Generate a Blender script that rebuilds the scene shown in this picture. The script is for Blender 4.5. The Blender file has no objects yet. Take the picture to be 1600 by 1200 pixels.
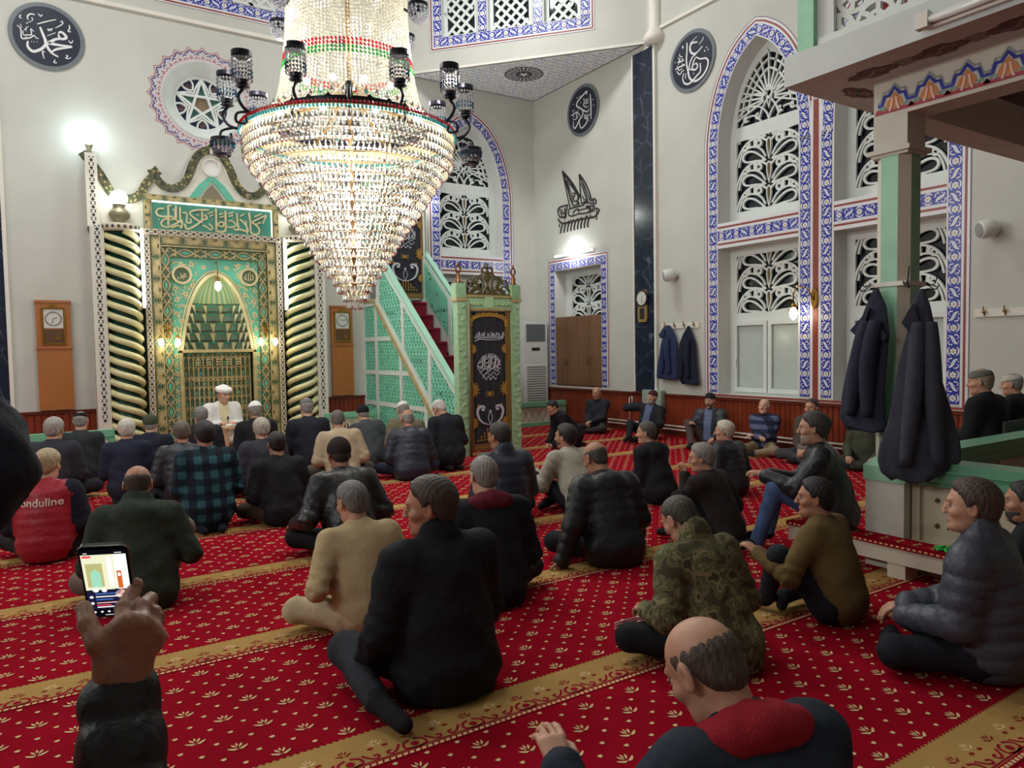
import bpy, bmesh, math, random
import numpy as np
from mathutils import Vector, Matrix, noise
from mathutils.geometry import delaunay_2d_cdt
from mathutils.bvhtree import BVHTree
random.seed(7)
S = bpy.context.scene
COL = S.collection
PI = math.pi
# ------------------------------------------------------------------ camera
cam = bpy.data.objects.new('camera', bpy.data.cameras.new('camera'))
COL.objects.link(cam)
_R = ((0.83828063, 0.04062363, -0.54372356), (-0.54497958, 0.03166773, -0.83785107), (-0.01681806, 0.99867256, 0.0486855))
cam.matrix_world = Matrix.Translation((0, 0, 1.55)) @ Matrix(_R).to_4x4()
cam.data.sensor_width = 36.0
cam.data.lens = 1137.675 / 1600 * 36
cam.data.clip_start = 0.02
cam.data.clip_end = 100
S.camera = cam
# ------------------------------------------------------------------ world, exposure, large lights
wd = bpy.data.worlds.new('world'); S.world = wd; wd.use_nodes = True
wd.node_tree.nodes['Background'].inputs[0].default_value = (0.02, 0.03, 0.06, 1)
wd.node_tree.nodes['Background'].inputs[1].default_value = 0.4
S.view_settings.view_transform = 'Standard'
S.view_settings.look = 'None'
S.view_settings.gamma = 1
S.view_settings.use_curve_mapping = False
S.view_settings.exposure = 0.12
def area(name, loc, rot, sx, sy, power, col):
    l = bpy.data.lights.new(name, 'AREA'); l.shape = 'RECTANGLE'; l.size = sx; l.size_y = sy
    l.energy = power; l.color = col
    o = bpy.data.objects.new(name, l); COL.objects.link(o); o.location = loc; o.rotation_euler = rot
    return o
def point(name, loc, power, col, r=.05):
    l = bpy.data.lights.new(name, 'POINT'); l.energy = power; l.color = col; l.shadow_soft_size = r
    o = bpy.data.objects.new(name, l); COL.objects.link(o); o.location = loc
    return o
# daylight-coloured fill lights added high under the dome, out of the frame
for k in range(4):
    a = k * PI / 2 + PI / 4
    area('dome_fill_light', (2.5 + 4.6 * math.cos(a), 6.4 + 4.6 * math.sin(a), 9.2), (0, 0, a), 1.0, 1.0, 165 if math.sin(a) > 0 else 45, (.97, 1, .99))
# bulbs inside the great chandelier
for k in range(6):
    a = k * PI / 3
    point('chandelier_bulb_light', (2.455 + .45 * math.cos(a), 6.4 + .45 * math.sin(a), 3.2), 17, (1, .99, .96), .08)
for k in range(4):
    a = k * PI / 2
    point('chandelier_bulb_light', (2.455 + .3 * math.cos(a), 6.4 + .3 * math.sin(a), 4.4), 9, (1, .97, .92), .08)
point('chandelier_bulb_light', (2.455, 6.4, 2.5), 8, (1, .97, .93), .08)
for k in range(12):                                  # bulbs in the arm cups
    if k in (0, 1, 11): continue
    a = math.atan2(-6.4, -2.5) + k * PI / 6
    point('chandelier_arm_light', (2.455 + 1.0 * math.cos(a), 6.4 + 1.0 * math.sin(a), 4.10), 27, (1, .98, .94), .06)
# unseen fill added at the left wall to brighten gallery edge and right wall
for y in (3.0, 8.0):
    area('left_wall_fill_light', (-3.9, y, 3.6), (0, -PI / 2, 0), .4, 2.4, 70, (.98, 1, 1))
# ------------------------------------------------------------------ colour and materials
def lin(c):
    return tuple(((x / 255) / 12.92 if x / 255 <= .04045 else ((x / 255 + .055) / 1.055) ** 2.4) for x in c)
_M = {}
def mat(name, rgb, rough=.6, metal=0, var=0, vscale=6, bump=0, bscale=60, emit=None, estr=0, spec=.5, sheen=0, stretch=None, trans=0, detail=3):
    if name in _M: return _M[name]
    m = bpy.data.materials.new(name); _M[name] = m; m.use_nodes = True
    nt = m.node_tree; b = nt.nodes['Principled BSDF']; L = nt.links.new
    c = lin(rgb)
    b.inputs['Base Color'].default_value = (*c, 1)
    b.inputs['Roughness'].default_value = rough
    b.inputs['Metallic'].default_value = metal
    b.inputs['Specular IOR Level'].default_value = spec
    if sheen: b.inputs['Sheen Weight'].default_value = sheen
    if emit:
        b.inputs['Emission Color'].default_value = (*lin(emit), 1); b.inputs['Emission Strength'].default_value = estr
    tc = nt.nodes.new('ShaderNodeTexCoord')
    src = tc.outputs['Object']
    if stretch:
        mp = nt.nodes.new('ShaderNodeMapping'); mp.inputs['Scale'].default_value = stretch
        L(src, mp.inputs[0]); src = mp.outputs[0]
    n = nt.nodes.new('ShaderNodeTexNoise'); n.inputs['Scale'].default_value = vscale; n.inputs['Detail'].default_value = detail
    L(src, n.inputs[0])
    rp = nt.nodes.new('ShaderNodeValToRGB')
    v = max(var, .03)
    rp.color_ramp.elements[0].color = (*[x * (1 - v) for x in c], 1); rp.color_ramp.elements[0].position = .3
    rp.color_ramp.elements[1].color = (*[min(1, x * (1 + v)) for x in c], 1); rp.color_ramp.elements[1].position = .7
    L(n.outputs[0], rp.inputs[0]); L(rp.outputs[0], b.inputs['Base Color'])
    if bump:
        n2 = nt.nodes.new('ShaderNodeTexNoise'); n2.inputs['Scale'].default_value = bscale; n2.inputs['Detail'].default_value = 4
        bp = nt.nodes.new('ShaderNodeBump'); bp.inputs['Strength'].default_value = bump; bp.inputs['Distance'].default_value = .01
        L(src, n2.inputs[0]); L(n2.outputs[0], bp.inputs['Height']); L(bp.outputs[0], b.inputs['Normal'])
    return m
def emis(name, rgb, strength):
    if name in _M: return _M[name]
    m = bpy.data.materials.new(name); _M[name] = m; m.use_nodes = True
    nt = m.node_tree; nt.nodes.clear()
    e = nt.nodes.new('ShaderNodeEmission'); o = nt.nodes.new('ShaderNodeOutputMaterial')
    e.inputs[0].default_value = (*lin(rgb), 1); e.inputs[1].default_value = strength
    nt.links.new(e.outputs[0], o.inputs[0]); return m
# ------------------------------------------------------------------ frames
class Fr:
    """a local frame: origin, right, up, out"""
    def __init__(s, o, u=(1, 0, 0), v=(0, 0, 1), n=None):
        s.o = Vector(o); s.u = Vector(u); s.v = Vector(v); s.n = Vector(n) if n else s.u.cross(s.v)
    def __call__(s, a, b, c=0.): return s.o + s.u * a + s.v * b + s.n * c
    def at(s, a, b, c=0): return Fr(s(a, b, c), s.u, s.v, s.n)
QW = Fr((0, 13, 0))                                # qibla wall: a = x, b = z, c = out of the wall
RW = Fr((9.1, 0, 0), (0, -1, 0), (0, 0, 1))        # right wall: a = -y
FL = Fr((0, 0, 0), (1, 0, 0), (0, 1, 0))           # floor: a = x, b = y, c = z
def resample(pts, n):
    P = np.array(pts, float); d = np.r_[0, np.cumsum(np.linalg.norm(np.diff(P, axis=0), axis=1))]
    t = np.linspace(0, d[-1], n); return [tuple(np.interp(x, d, P[:, k]) for k in range(P.shape[1])) for x in t]
def smooth(pts, per=6, closed=False):
    """Catmull-Rom through the points"""
    P = [Vector(p) for p in pts]; n = len(P)
    if n < 3: return [tuple(p) for p in P]
    out = []
    for i in range(n if closed else n - 1):
        if closed: a, b, c, d = P[i - 1], P[i], P[(i + 1) % n], P[(i + 2) % n]
        else: a, b, c, d = P[max(i - 1, 0)], P[i], P[i + 1], P[min(i + 2, n - 1)]
        for k in range(per):
            t = k / per
            out.append(tuple(.5 * ((2 * b) + (c - a) * t + (2 * a - 5 * b + 4 * c - d) * t * t + (3 * b - a - 3 * c + d) * t ** 3)))
    if not closed: out.append(tuple(P[-1]))
    return out
def circ(cx, cy, r, n=24, ry=None, a0=0, a1=2 * PI):
    ry = r if ry is None else ry
    full = abs(a1 - a0 - 2 * PI) < 1e-6
    m = n if full else n + 1
    return [(cx + r * math.cos(a0 + (a1 - a0) * k / n), cy + ry * math.sin(a0 + (a1 - a0) * k / n)) for k in range(m)]
class MB:
    def __init__(s): s.v = []; s.f = []; s.m = []; s.sm = []; s.q = 0
    def jit(s, c): s.q += 1; return c + (s.q * 5 % 11) * .00035        # keeps overlapping faces from lying in one plane
    def add(s, vs, fs, mi=0, sm=False):
        o = len(s.v); s.v += [tuple(x) for x in vs]; s.f += [tuple(i + o for i in f) for f in fs]
        s.m += [mi] * len(fs); s.sm += [sm] * len(fs); return s
    def box(s, x0, y0, z0, x1, y1, z1, mi=0):
        vs = [(x, y, z) for z in (z0, z1) for y in (y0, y1) for x in (x0, x1)]
        return s.add(vs, [(0, 2, 3, 1), (4, 5, 7, 6), (0, 1, 5, 4), (2, 6, 7, 3), (0, 4, 6, 2), (1, 3, 7, 5)], mi)
    def fbox(s, F, a0, b0, c0, a1, b1, c1, mi=0):
        vs = [F(a, b, c) for c in (c0, c1) for b in (b0, b1) for a in (a0, a1)]
        return s.add(vs, [(0, 2, 3, 1), (4, 5, 7, 6), (0, 1, 5, 4), (2, 6, 7, 3), (0, 4, 6, 2), (1, 3, 7, 5)], mi)
    def poly(s, F, pts, c0, c1=None, mi=0):
        if c1 is not None: c1 = s.jit(c1)
        n = len(pts)
        ar = sum(pts[i][0] * pts[(i + 1) % n][1] - pts[(i + 1) % n][0] * pts[i][1] for i in range(n))
        if ar < 0: pts = pts[::-1]
        if c1 is None: return s.add([F(a, b, c0) for a, b in pts], [tuple(range(n))], mi)
        vs = [F(a, b, c1) for a, b in pts] + [F(a, b, c0) for a, b in pts]
        return s.add(vs, [tuple(range(n))] + [(i, i + n, (i + 1) % n + n, (i + 1) % n) for i in range(n)], mi)
    def ring(s, F, outer, inner, c0, c1=None, mi=0, closed=True):
        if c1 is not None: c1 = s.jit(c1)
        n = len(outer); fs = []
        c = c0 if c1 is None else c1
        vs = [F(a, b, c) for a, b in outer] + [F(a, b, c) for a, b in inner]
        rg = range(n if closed else n - 1)
        for i in rg:
            j = (i + 1) % n; fs.append((i, j, j + n, i + n))
        if c1 is not None:
            vs += [F(a, b, c0) for a, b in outer] + [F(a, b, c0) for a, b in inner]
            for i in rg:
                j = (i + 1) % n; fs.append((i, i + 2 * n, j + 2 * n, j)); fs.append((i + n, j + n, j + 3 * n, i + 3 * n))
        return s.add(vs, fs, mi)
    def stroke(s, F, pts, w, c0, c1=None, mi=0, closed=False):
        if c1 is not None: c1 = s.jit(c1)
        n = len(pts)
        if n < 2: return s
        P = [Vector((p[0], p[1])) for p in pts]; L = []; Rr = []
        for i in range(n):
            if closed: d = P[(i + 1) % n] - P[i - 1]
            else: d = P[min(i + 1, n - 1)] - P[max(i - 1, 0)]
            if d.length < 1e-9: d = Vector((1, 0))
            d.normalize(); nn = Vector((-d.y, d.x))
            ww = (w(i / (n - 1)) if callable(w) else w) / 2
            L.append(P[i] + nn * ww); Rr.append(P[i] - nn * ww)
        c = c0 if c1 is None else c1
        vs = [F(p.x, p.y, c) for p in L] + [F(p.x, p.y, c) for p in Rr]
        rg = range(n if closed else n - 1); fs = [(i, i + n, (i + 1) % n + n, (i + 1) % n) for i in rg]
        if c1 is not None:
            vs += [F(p.x, p.y, c0) for p in L] + [F(p.x, p.y, c0) for p in Rr]
            for i in rg:
                j = (i + 1) % n
                fs += [(i, j, j + 2 * n, i + 2 * n), (j + n, i + n, i + 3 * n, j + 3 * n)]
            if not closed: fs += [(0, 2 * n, 3 * n, n), (n - 1, 2 * n - 1, 4 * n - 1, 3 * n - 1)]
        return s.add(vs, fs, mi)
    def tube(s, pts, r, k=8, mi=0, closed=False, cap=True, sm=True):
        P = [Vector(p) for p in pts]; n = len(P); vs = []; up = Vector((0, 0, 1)); last = None
        for i in range(n):
            d = (P[(i + 1) % n] - P[i - 1]) if closed else (P[min(i + 1, n - 1)] - P[max(i - 1, 0)])
            d.normalize()
            if last is None:
                a = d.orthogonal().normalized() if abs(d.z) > .9 else d.cross(up).normalized()
            else:
                a = (last - d * last.dot(d)).normalized()
            last = a; b = d.cross(a); rr = r(i / max(n - 1, 1)) if callable(r) else r
            for j in range(k):
                t = 2 * PI * j / k; vs.append(P[i] + (a * math.cos(t) + b * math.sin(t)) * rr)
        fs = [(i * k + j, i * k + (j + 1) % k, ((i + 1) % n) * k + (j + 1) % k, ((i + 1) % n) * k + j) for i in range(n if closed else n - 1) for j in range(k)]
        if cap and not closed: fs += [tuple(range(k))[::-1], tuple((n - 1) * k + j for j in range(k))]
        return s.add(vs, fs, mi, sm)
    def lathe(s, c, prof, k=16, mi=0, sm=True, a0=0, a1=2 * PI, F=None):
        n = len(prof); full = abs(a1 - a0 - 2 * PI) < 1e-6; kk = k if full else k + 1; vs = []
        for (r, z) in prof:
            for j in range(kk):
                t = a0 + (a1 - a0) * j / k
                if F: vs.append(F(r * math.cos(t), r * math.sin(t), z))
                else: vs.append((c[0] + r * math.cos(t), c[1] + r * math.sin(t), c[2] + z))
        fs = [(i * kk + j, i * kk + (j + 1) % kk, (i + 1) * kk + (j + 1) % kk, (i + 1) * kk + j) for i in range(n - 1) for j in range(k)]
        if full: fs += [tuple(range(k))[::-1], tuple((n - 1) * k + j for j in range(k))]
        return s.add(vs, fs, mi, sm)
    def ball(s, c, r, k=12, mi=0, sc=(1, 1, 1)):
        pr = [(math.sin(PI * i / (k // 2)) + 1e-4, -math.cos(PI * i / (k // 2))) for i in range(k // 2 + 1)]
        m = MB(); m.lathe((0, 0, 0), pr, k)
        return s.add([(c[0] + x * r * sc[0], c[1] + y * r * sc[1], c[2] + z * r * sc[2]) for x, y, z in m.v], m.f, mi, True)
    def build(s, name, mats, parent=None, bevel=0, kind=None):
        me = bpy.data.meshes.new(name); me.from_pydata(s.v, [], s.f)
        if not isinstance(mats, (list, tuple)): mats = [mats]
        for m in mats: me.materials.append(m)
        me.polygons.foreach_set('material_index', s.m); me.polygons.foreach_set('use_smooth', s.sm)
        me.update()
        o = bpy.data.objects.new(name, me); COL.objects.link(o)
        if parent: o.parent = parent
        if bevel:
            b = o.modifiers.new('bevel', 'BEVEL'); b.width = bevel; b.segments = 2; b.limit_method = 'ANGLE'
        if kind: o['kind'] = kind
        return o
def npmesh(name, V, Q, mats, parent=None, midx=None, smooth=True):
    me = bpy.data.meshes.new(name); V = np.asarray(V, np.float32); Q = np.asarray(Q, np.int32)
    me.vertices.add(len(V)); me.vertices.foreach_set('co', V.ravel())
    me.loops.add(Q.size); me.loops.foreach_set('vertex_index', Q.ravel())
    me.polygons.add(len(Q)); me.polygons.foreach_set('loop_start', np.arange(0, Q.size, Q.shape[1], dtype=np.int32))
    if not isinstance(mats, (list, tuple)): mats = [mats]
    for m in mats: me.materials.append(m)
    if midx is not None: me.polygons.foreach_set('material_index', np.asarray(midx, np.int32))
    me.update(calc_edges=True); me.polygons.foreach_set('use_smooth', [smooth] * len(Q))
    o = bpy.data.objects.new(name, me); COL.objects.link(o)
    if parent: o.parent = parent
    return o
def tag(o, label=None, cat=None, group=None, kind=None):
    if label: o['label'] = label
    if cat: o['category'] = cat
    if group: o['group'] = group
    if kind: o['kind'] = kind
    return o
def empty(name, loc=(0, 0, 0), label=None, cat=None, group=None, rz=0):
    o = bpy.data.objects.new(name, None); COL.objects.link(o); o.location = loc; o.rotation_euler = (0, 0, rz)
    o.empty_display_size = .1
    return tag(o, label, cat, group)
def rehang(root, *kids):
    """parent finished meshes (built in world space) to an empty without moving them"""
    for k in kids:
        k.parent = root; k.matrix_parent_inverse = root.matrix_basis.inverted()
def copy_tree(o, loc=None, label=None):
    c = o.copy(); COL.objects.link(c)
    if loc is not None: c.location = loc
    if label: c['label'] = label
    for ch in o.children:
        d = ch.copy(); COL.objects.link(d); d.parent = c
        for g in ch.children:
            e = g.copy(); COL.objects.link(e); e.parent = d
    return c
def wall_with_holes(F, outline, holes, name, m, depth=0, jamb=None, parent=None, kind='structure', c=0):
    """flat wall with openings cut out, and jambs going back by depth"""
    pts = []; edges = []
    for lp in [outline] + holes:
        o = len(pts); pts += [Vector((p[0], p[1])) for p in lp]; edges += [(o + i, o + (i + 1) % len(lp)) for i in range(len(lp))]
    vs, es, fs, *_ = delaunay_2d_cdt(pts, edges, [], 0, 1e-6)
    def inside(p, lp):
        r = False; n = len(lp)
        for i in range(n):
            x1, y1 = lp[i]; x2, y2 = lp[(i + 1) % n]
            if (y1 > p[1]) != (y2 > p[1]) and p[0] < (x2 - x1) * (p[1] - y1) / (y2 - y1) + x1: r = not r
        return r
    keep = []
    for f in fs:
        q = ((vs[f[0]].x + vs[f[1]].x + vs[f[2]].x) / 3, (vs[f[0]].y + vs[f[1]].y + vs[f[2]].y) / 3)
        if inside(q, outline) and not any(inside(q, h) for h in holes): keep.append(tuple(f))
    mb = MB(); mb.add([F(p.x, p.y, c) for p in vs], keep, 0)
    if depth:
        for h in holes:
            n = len(h); mb.add([F(a, b, c) for a, b in h] + [F(a, b, c - depth) for a, b in h], [(i, (i + 1) % n, (i + 1) % n + n, i + n) for i in range(n)], 1 if jamb else 0)
    return mb.build(name, [m] + ([jamb] if jamb else []), parent, kind=kind)
# ================================================================== the shell
m_wall = mat('painted_plaster', (198, 198, 190), .75, var=.05, vscale=1.2, bump=.12, bscale=35)
m_white = mat('white_paint', (226, 222, 212), .5, var=.03)
m_reveal = mat('reveal_paint', (204, 204, 200), .7, var=.03)
m_mar = mat('dark_marble', (30, 38, 58), .18, spec=.6)
def marble_nodes(m):
    nt = m.node_tree; b = nt.nodes['Principled BSDF']; L = nt.links.new
    tc = nt.nodes.new('ShaderNodeTexCoord'); nz = nt.nodes.new('ShaderNodeTexNoise'); nz.inputs['Scale'].default_value = 3
    mx = nt.nodes.new('ShaderNodeMixRGB'); mx.inputs[0].default_value = .12
    vo = nt.nodes.new('ShaderNodeTexVoronoi'); vo.feature = 'DISTANCE_TO_EDGE'; vo.inputs['Scale'].default_value = 3.2
    n3 = nt.nodes.new('ShaderNodeTexNoise'); n3.inputs['Scale'].default_value = 5
    rp = nt.nodes.new('ShaderNodeValToRGB'); rp.color_ramp.elements[0].color = (*lin((92, 100, 118)), 1)
    rp.color_ramp.elements[1].position = .022; rp.color_ramp.elements[1].color = (*lin((30, 40, 60)), 1)
    e = rp.color_ramp.elements.new(.4); e.color = (*lin((22, 30, 48)), 1)
    L(tc.outputs['Object'], nz.inputs[0]); L(tc.outputs['Object'], mx.inputs[1]); L(nz.outputs[1], mx.inputs[2])
    L(mx.outputs[0], vo.inputs['Vector']); L(vo.outputs['Distance'], rp.inputs[0])
    m2 = nt.nodes.new('ShaderNodeMixRGB'); m2.inputs[2].default_value = (*lin((26, 34, 54)), 1)
    r2 = nt.nodes.new('ShaderNodeValToRGB'); r2.color_ramp.elements[0].position = .45; r2.color_ramp.elements[1].position = .6
    L(tc.outputs['Object'], n3.inputs[0]); L(n3.outputs[0], r2.inputs[0]); L(r2.outputs[0], m2.inputs[0]); L(rp.outputs[0], m2.inputs[1])
    L(m2.outputs[0], b.inputs['Base Color'])
marble_nodes(m_mar)
m_wood = mat('wainscot_wood', (128, 52, 30), .35, var=.22, vscale=3, stretch=(1, 1, .12), bump=.05)
m_wood_dk = mat('wainscot_rail_wood', (96, 38, 24), .3, var=.15, vscale=3, stretch=(.3, .3, 1))
m_glassdk = mat('night_glass', (20, 30, 38), .06, spec=.7)
m_glassgold = mat('amber_glass', (120, 98, 62), .15)
m_blue = mat('tile_cobalt', (36, 48, 158), .3, var=.12, vscale=9)
m_tw = mat('tile_white', (222, 222, 226), .35)
m_red = mat('tile_oxide_red', (142, 62, 50), .4, var=.1)
m_yel = mat('tile_yellow', (214, 196, 128), .4)
m_pale = mat('tile_pale_blue', (166, 196, 226), .4)
TILE = [m_tw, m_blue, m_red, m_yel, m_pale]
LX, RX, BY, QY, DZ = -4.1, 9.1, -5.0, 13.0, 10.5
def mirror_arch(cx, half, flip=1):
    """pointed arch outline from the springing left to right through the apex"""
    Lh = smooth([(-a, b) for a, b in half], 5); Rh = [(-a, b) for a, b in Lh[::-1]][1:]
    return [(cx + a, b) for a, b in Lh + Rh]
HALF = [(.73, 4.4), (.715, 4.85), (.62, 5.3), (.47, 5.66), (.26, 5.94), (0, 6.12)]
def offset(pts, d):
    out = []; n = len(pts)
    for i in range(n):
        t = Vector(pts[min(i + 1, n - 1)]) - Vector(pts[max(i - 1, 0)]); t.normalize(); out.append((pts[i][0] - t.y * d, pts[i][1] + t.x * d))
    return out
# opening outlines in each wall's own frame (a, b)
def up_open(cx): return [(cx + .73, 3.46), (cx - .73, 3.46)] + mirror_arch(cx, HALF)
def rect(a0, b0, a1, b1): return [(a0, b0), (a1, b0), (a1, b1), (a0, b1)]
C1, C2, CQ = -7.23, -5.22, 7.53
right_holes = [up_open(C1), up_open(C2), rect(C1 - .73, .76, C1 + .73, 3.07), rect(C2 - .73, .76, C2 + .73, 3.07), rect(-12.32, .76, -10.83, 3.14)]
wall_with_holes(RW, [(-QY, 0), (-BY, 0), (-BY, DZ), (-QY, DZ)], right_holes, 'wall_right', m_wall, .42, m_reveal)
qib_holes = [up_open(CQ), rect(CQ - .73, .76, CQ + .73, 3.07), circ(2.47, 5.72, .62, 48), rect(1.95, 0, 3.05, 3.1)]
wall_with_holes(QW, [(LX, 0), (RX, 0), (RX, DZ), (LX, DZ)], qib_holes, 'wall_front', m_wall, .42, m_reveal)
for nm, F, w in (('wall_left', Fr((LX, 0, 0), (0, 1, 0)), (BY, QY)), ('wall_back', Fr((0, BY, 0), (-1, 0, 0)), (-RX, -LX))):
    mb = MB(); mb.poly(F, rect(w[0], 0, w[1], DZ), 0); mb.build(nm, m_wall, kind='structure')
mb = MB(); mb.add([(LX, BY, DZ), (RX, BY, DZ), (RX, QY, DZ), (LX, QY, DZ)], [(0, 3, 2, 1)]); mb.build('ceiling', m_wall, kind='structure')
# outer backing behind the wall openings (the night outside)
mb = MB(); mb.fbox(RW, -QY, 0, -.46, -3, 7, -.5); mb.fbox(QW, 5.5, 0, -.46, RX, 7, -.5); mb.fbox(QW, 1.7, 5, -.46, 3.2, 6.6, -.5)
mb.build('wall_outer', mat('outer_masonry', (40, 42, 45), .9), kind='structure')
# corner squinches with painted soffits, and the drum facet above
Pq, Pr = Vector((6.1, 13, 0)), Vector((9.1, 9.54, 0)); DD = (Pr - Pq).normalized(); FN = Vector((-DD.y * -1, DD.x * -1, 0))
DG = Fr((6.1, 13, 0), DD, (0, 0, 1))
if DG.n.dot(Vector((2.5, 6, 0)) - Pq) < 0: DG.n = -DG.n
SZ = 6.82
oct_s = [(.79, 1.47), (1.70, 2.52), (2.76, 3.42)]
wall_with_holes(DG, [(0, SZ), ((Pr - Pq).length, SZ), ((Pr - Pq).length, DZ), (0, DZ)], [rect(a, 7.43, b, 9.2) for a, b in oct_s], 'wall_drum', m_wall, .2, m_reveal)
mb = MB(); mb.add([(6.1, 13, SZ), (9.1, 9.54, SZ), (9.1, 13, SZ)], [(0, 1, 2)], 0)
FS = Fr((9.1, 13, SZ), (-1, 0, 0), (0, -1, 0), (0, 0, -1))
m_sqbase = mat('squinch_ground_paint', (238, 242, 242), .7, var=.05)
m_navy = mat('calligraphy_ground', (28, 32, 50), .5)
m_ink = mat('motif_blue_paint', (92, 108, 176), .6); m_ink2 = mat('motif_brown_paint', (196, 146, 108), .6)
rnd = random.Random(3)
for i in range(24):
    for j in range(28):
        a, b = .08 + i * .125 + (j % 2) * .06, .08 + j * .125
        if a / 2.95 + b / 3.4 > .97: continue
        if math.hypot(a - 1.05, b - 1.2) < .42: continue
        k = (i + j * 2) % 5; s = 1 if (i + j) % 2 else -1; mi = 2 if k == 0 else 1
        if k == 0:
            for q in range(6): mb.poly(FS, circ(a + .03 * math.cos(q * PI / 3), b + .03 * math.sin(q * PI / 3), .011, 6), .003, mi=2)
        else:
            mb.stroke(FS, smooth([(a - .05, b - s * .02), (a - .02, b + s * .03), (a + .02, b), (a + .05, b + s * .03), (a + .03, b + s * .05)], 3), .012, .003, mi=1)
            mb.stroke(FS, smooth([(a + .03, b - s * .03), (a, b - s * .045), (a - .02, b - s * .02)], 3), .009, .003, mi=1 if k < 3 else 2)
for p, q in (((.01, .01), (2.95, .01)), ((.01, .01), (.01, 3.4)), ((2.92, .02), (.02, 3.38))): mb.stroke(FS, [p, q], .02, .004, mi=3)
cx, cy = 1.05, 1.2
mb.poly(FS, circ(cx, cy, .40, 40), .004, mi=4); mb.poly(FS, circ(cx, cy, .375, 40), .006, mi=3)
for k in range(22):
    t = 2 * PI * k / 22; P = lambda r, d: (cx + r * math.cos(t + d), cy + r * math.sin(t + d))
    mb.stroke(FS, smooth([P(.16, 0), P(.24, .12), P(.31, .05), P(.35, .15)], 3), .022, .008, mi=4)
    mb.stroke(FS, smooth([P(.27, .16), P(.33, .2), P(.345, .1)], 3), .014, .009, mi=4)
mb.poly(FS, circ(cx, cy, .15, 24), .010, mi=3)
mb.poly(FS, [(cx + (.12 if k % 2 == 0 else .05) * math.cos(k * PI / 5 + PI / 2), cy + (.12 if k % 2 == 0 else .05) * math.sin(k * PI / 5 + PI / 2)) for k in range(10)], .012, mi=4)
mb.build('ceiling_squinch', [m_sqbase, m_ink, m_ink2, m_navy, m_tw], kind='structure')
# thin cornice round the room at the foot of the drum
mb = MB(); mb.fbox(QW, LX, 6.93, 0, 6.1, 6.99, .05); mb.fbox(DG, 0, 6.93 - .12, 0, (Pr - Pq).length, 6.85, .02)
mb.fbox(RW, -9.5, 6.93, 0, -BY, 6.98, .04); mb.build('trim_1', m_white, kind='structure')
# ------------------------------------------------------------------ Iznik tile borders
def path_map(F, pts):
    P = [Vector(p) for p in pts]; d = [0]
    for i in range(len(P) - 1): d.append(d[-1] + (P[i + 1] - P[i]).length)
    T = [(P[min(i + 1, len(P) - 1)] - P[max(i - 1, 0)]).normalized() for i in range(len(P))]
    def f(s, t):
        s = min(max(s, 0), d[-1]); k = 0
        while k < len(d) - 2 and d[k + 1] < s: k += 1
        u = (s - d[k]) / max(d[k + 1] - d[k], 1e-9); p = P[k].lerp(P[k + 1], u); tt = T[k].lerp(T[k + 1], u).normalized()
        return (p.x - tt.y * t, p.y + tt.x * t)
    return f, d[-1]
class PF:
    """a frame bent along a path"""
    def __init__(s, F, fn, s0=0, flip=1): s.F = F; s.fn = fn; s.s0 = s0; s.flip = flip
    def __call__(s, a, b, c=0.):
        x, y = s.fn(s.s0 + a, b * s.flip); return s.F(x, y, c)
def tile_band(mb, F, pts, W=.15, L=.27, c=.004, style=0):
    fn, tot = path_map(F, pts); n = max(1, round(tot / L)); L = tot / n
    mb.stroke(F, pts, W, c, mi=1)
    k = W / .15
    for i in range(n):
        G = PF(F, fn, i * L, 1 if i % 2 else -1)
        s = L * .25
        for q in range(6):
            t = q * PI / 3
            mb.poly(G, circ(s + .026 * k * math.cos(t), .026 * k * math.sin(t), .017 * k, 7), c + .001, mi=0)
        mb.poly(G, circ(s, 0, .014 * k, 8), c + .002, mi=3); mb.poly(G, circ(s, 0, .006 * k, 6), c + .003, mi=2)
        for q in (-1, 1):
            mb.stroke(G, smooth([(s - .055 * k, q * .03 * k), (s - .02 * k, q * .058 * k), (s + .03 * k, q * .06 * k), (s + .055 * k, q * .035 * k)], 2), lambda t: .004 + .016 * math.sin(PI * t), c + .001, mi=0)
        s = L * .75
        mb.stroke(G, smooth([(s - .05 * k, .055 * k), (s - .035 * k, .02 * k), (s, 0), (s + .035 * k, -.02 * k), (s + .05 * k, -.055 * k)], 3), lambda t: (.008 + .03 * math.sin(PI * t)) * k, c + .001, mi=0)
        mb.stroke(G, smooth([(s - .02 * k, .01 * k), (s, 0), (s + .02 * k, -.01 * k)], 2), .009, c + .002, mi=4)
        for q in (-1, 1):
            mb.stroke(G, smooth([(s + q * .06 * k, q * .01 * k), (s + q * .052 * k, q * .05 * k), (s + q * .02 * k, q * .058 * k), (s + q * .012 * k, q * .035 * k)], 2), lambda t: .006 + .012 * (1 - t), c + .001, mi=0)
            mb.poly(G, circ(s - q * .02 * k, q * .058 * k, .009, 6), c + .001, mi=0)
def lines(mb, F, pts, seq, c=.003):
    """parallel painted lines: (offset, width, material)"""
    for o, w, mi in seq: mb.stroke(F, offset(pts, o), w, c, mi=mi)
m_line = mat('thin_line_paint', (108, 96, 110), .6)
def arch_path(cx, z0): return [(cx - .73, z0)] + mirror_arch(cx, HALF) + [(cx + .73, z0)]
OUT = [(.10, .15, 1), (.01, .02, 0), (.195, .035, 0), (.23, .035, 2), (.262, .03, 0), (.285, .008, 5)]
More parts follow.
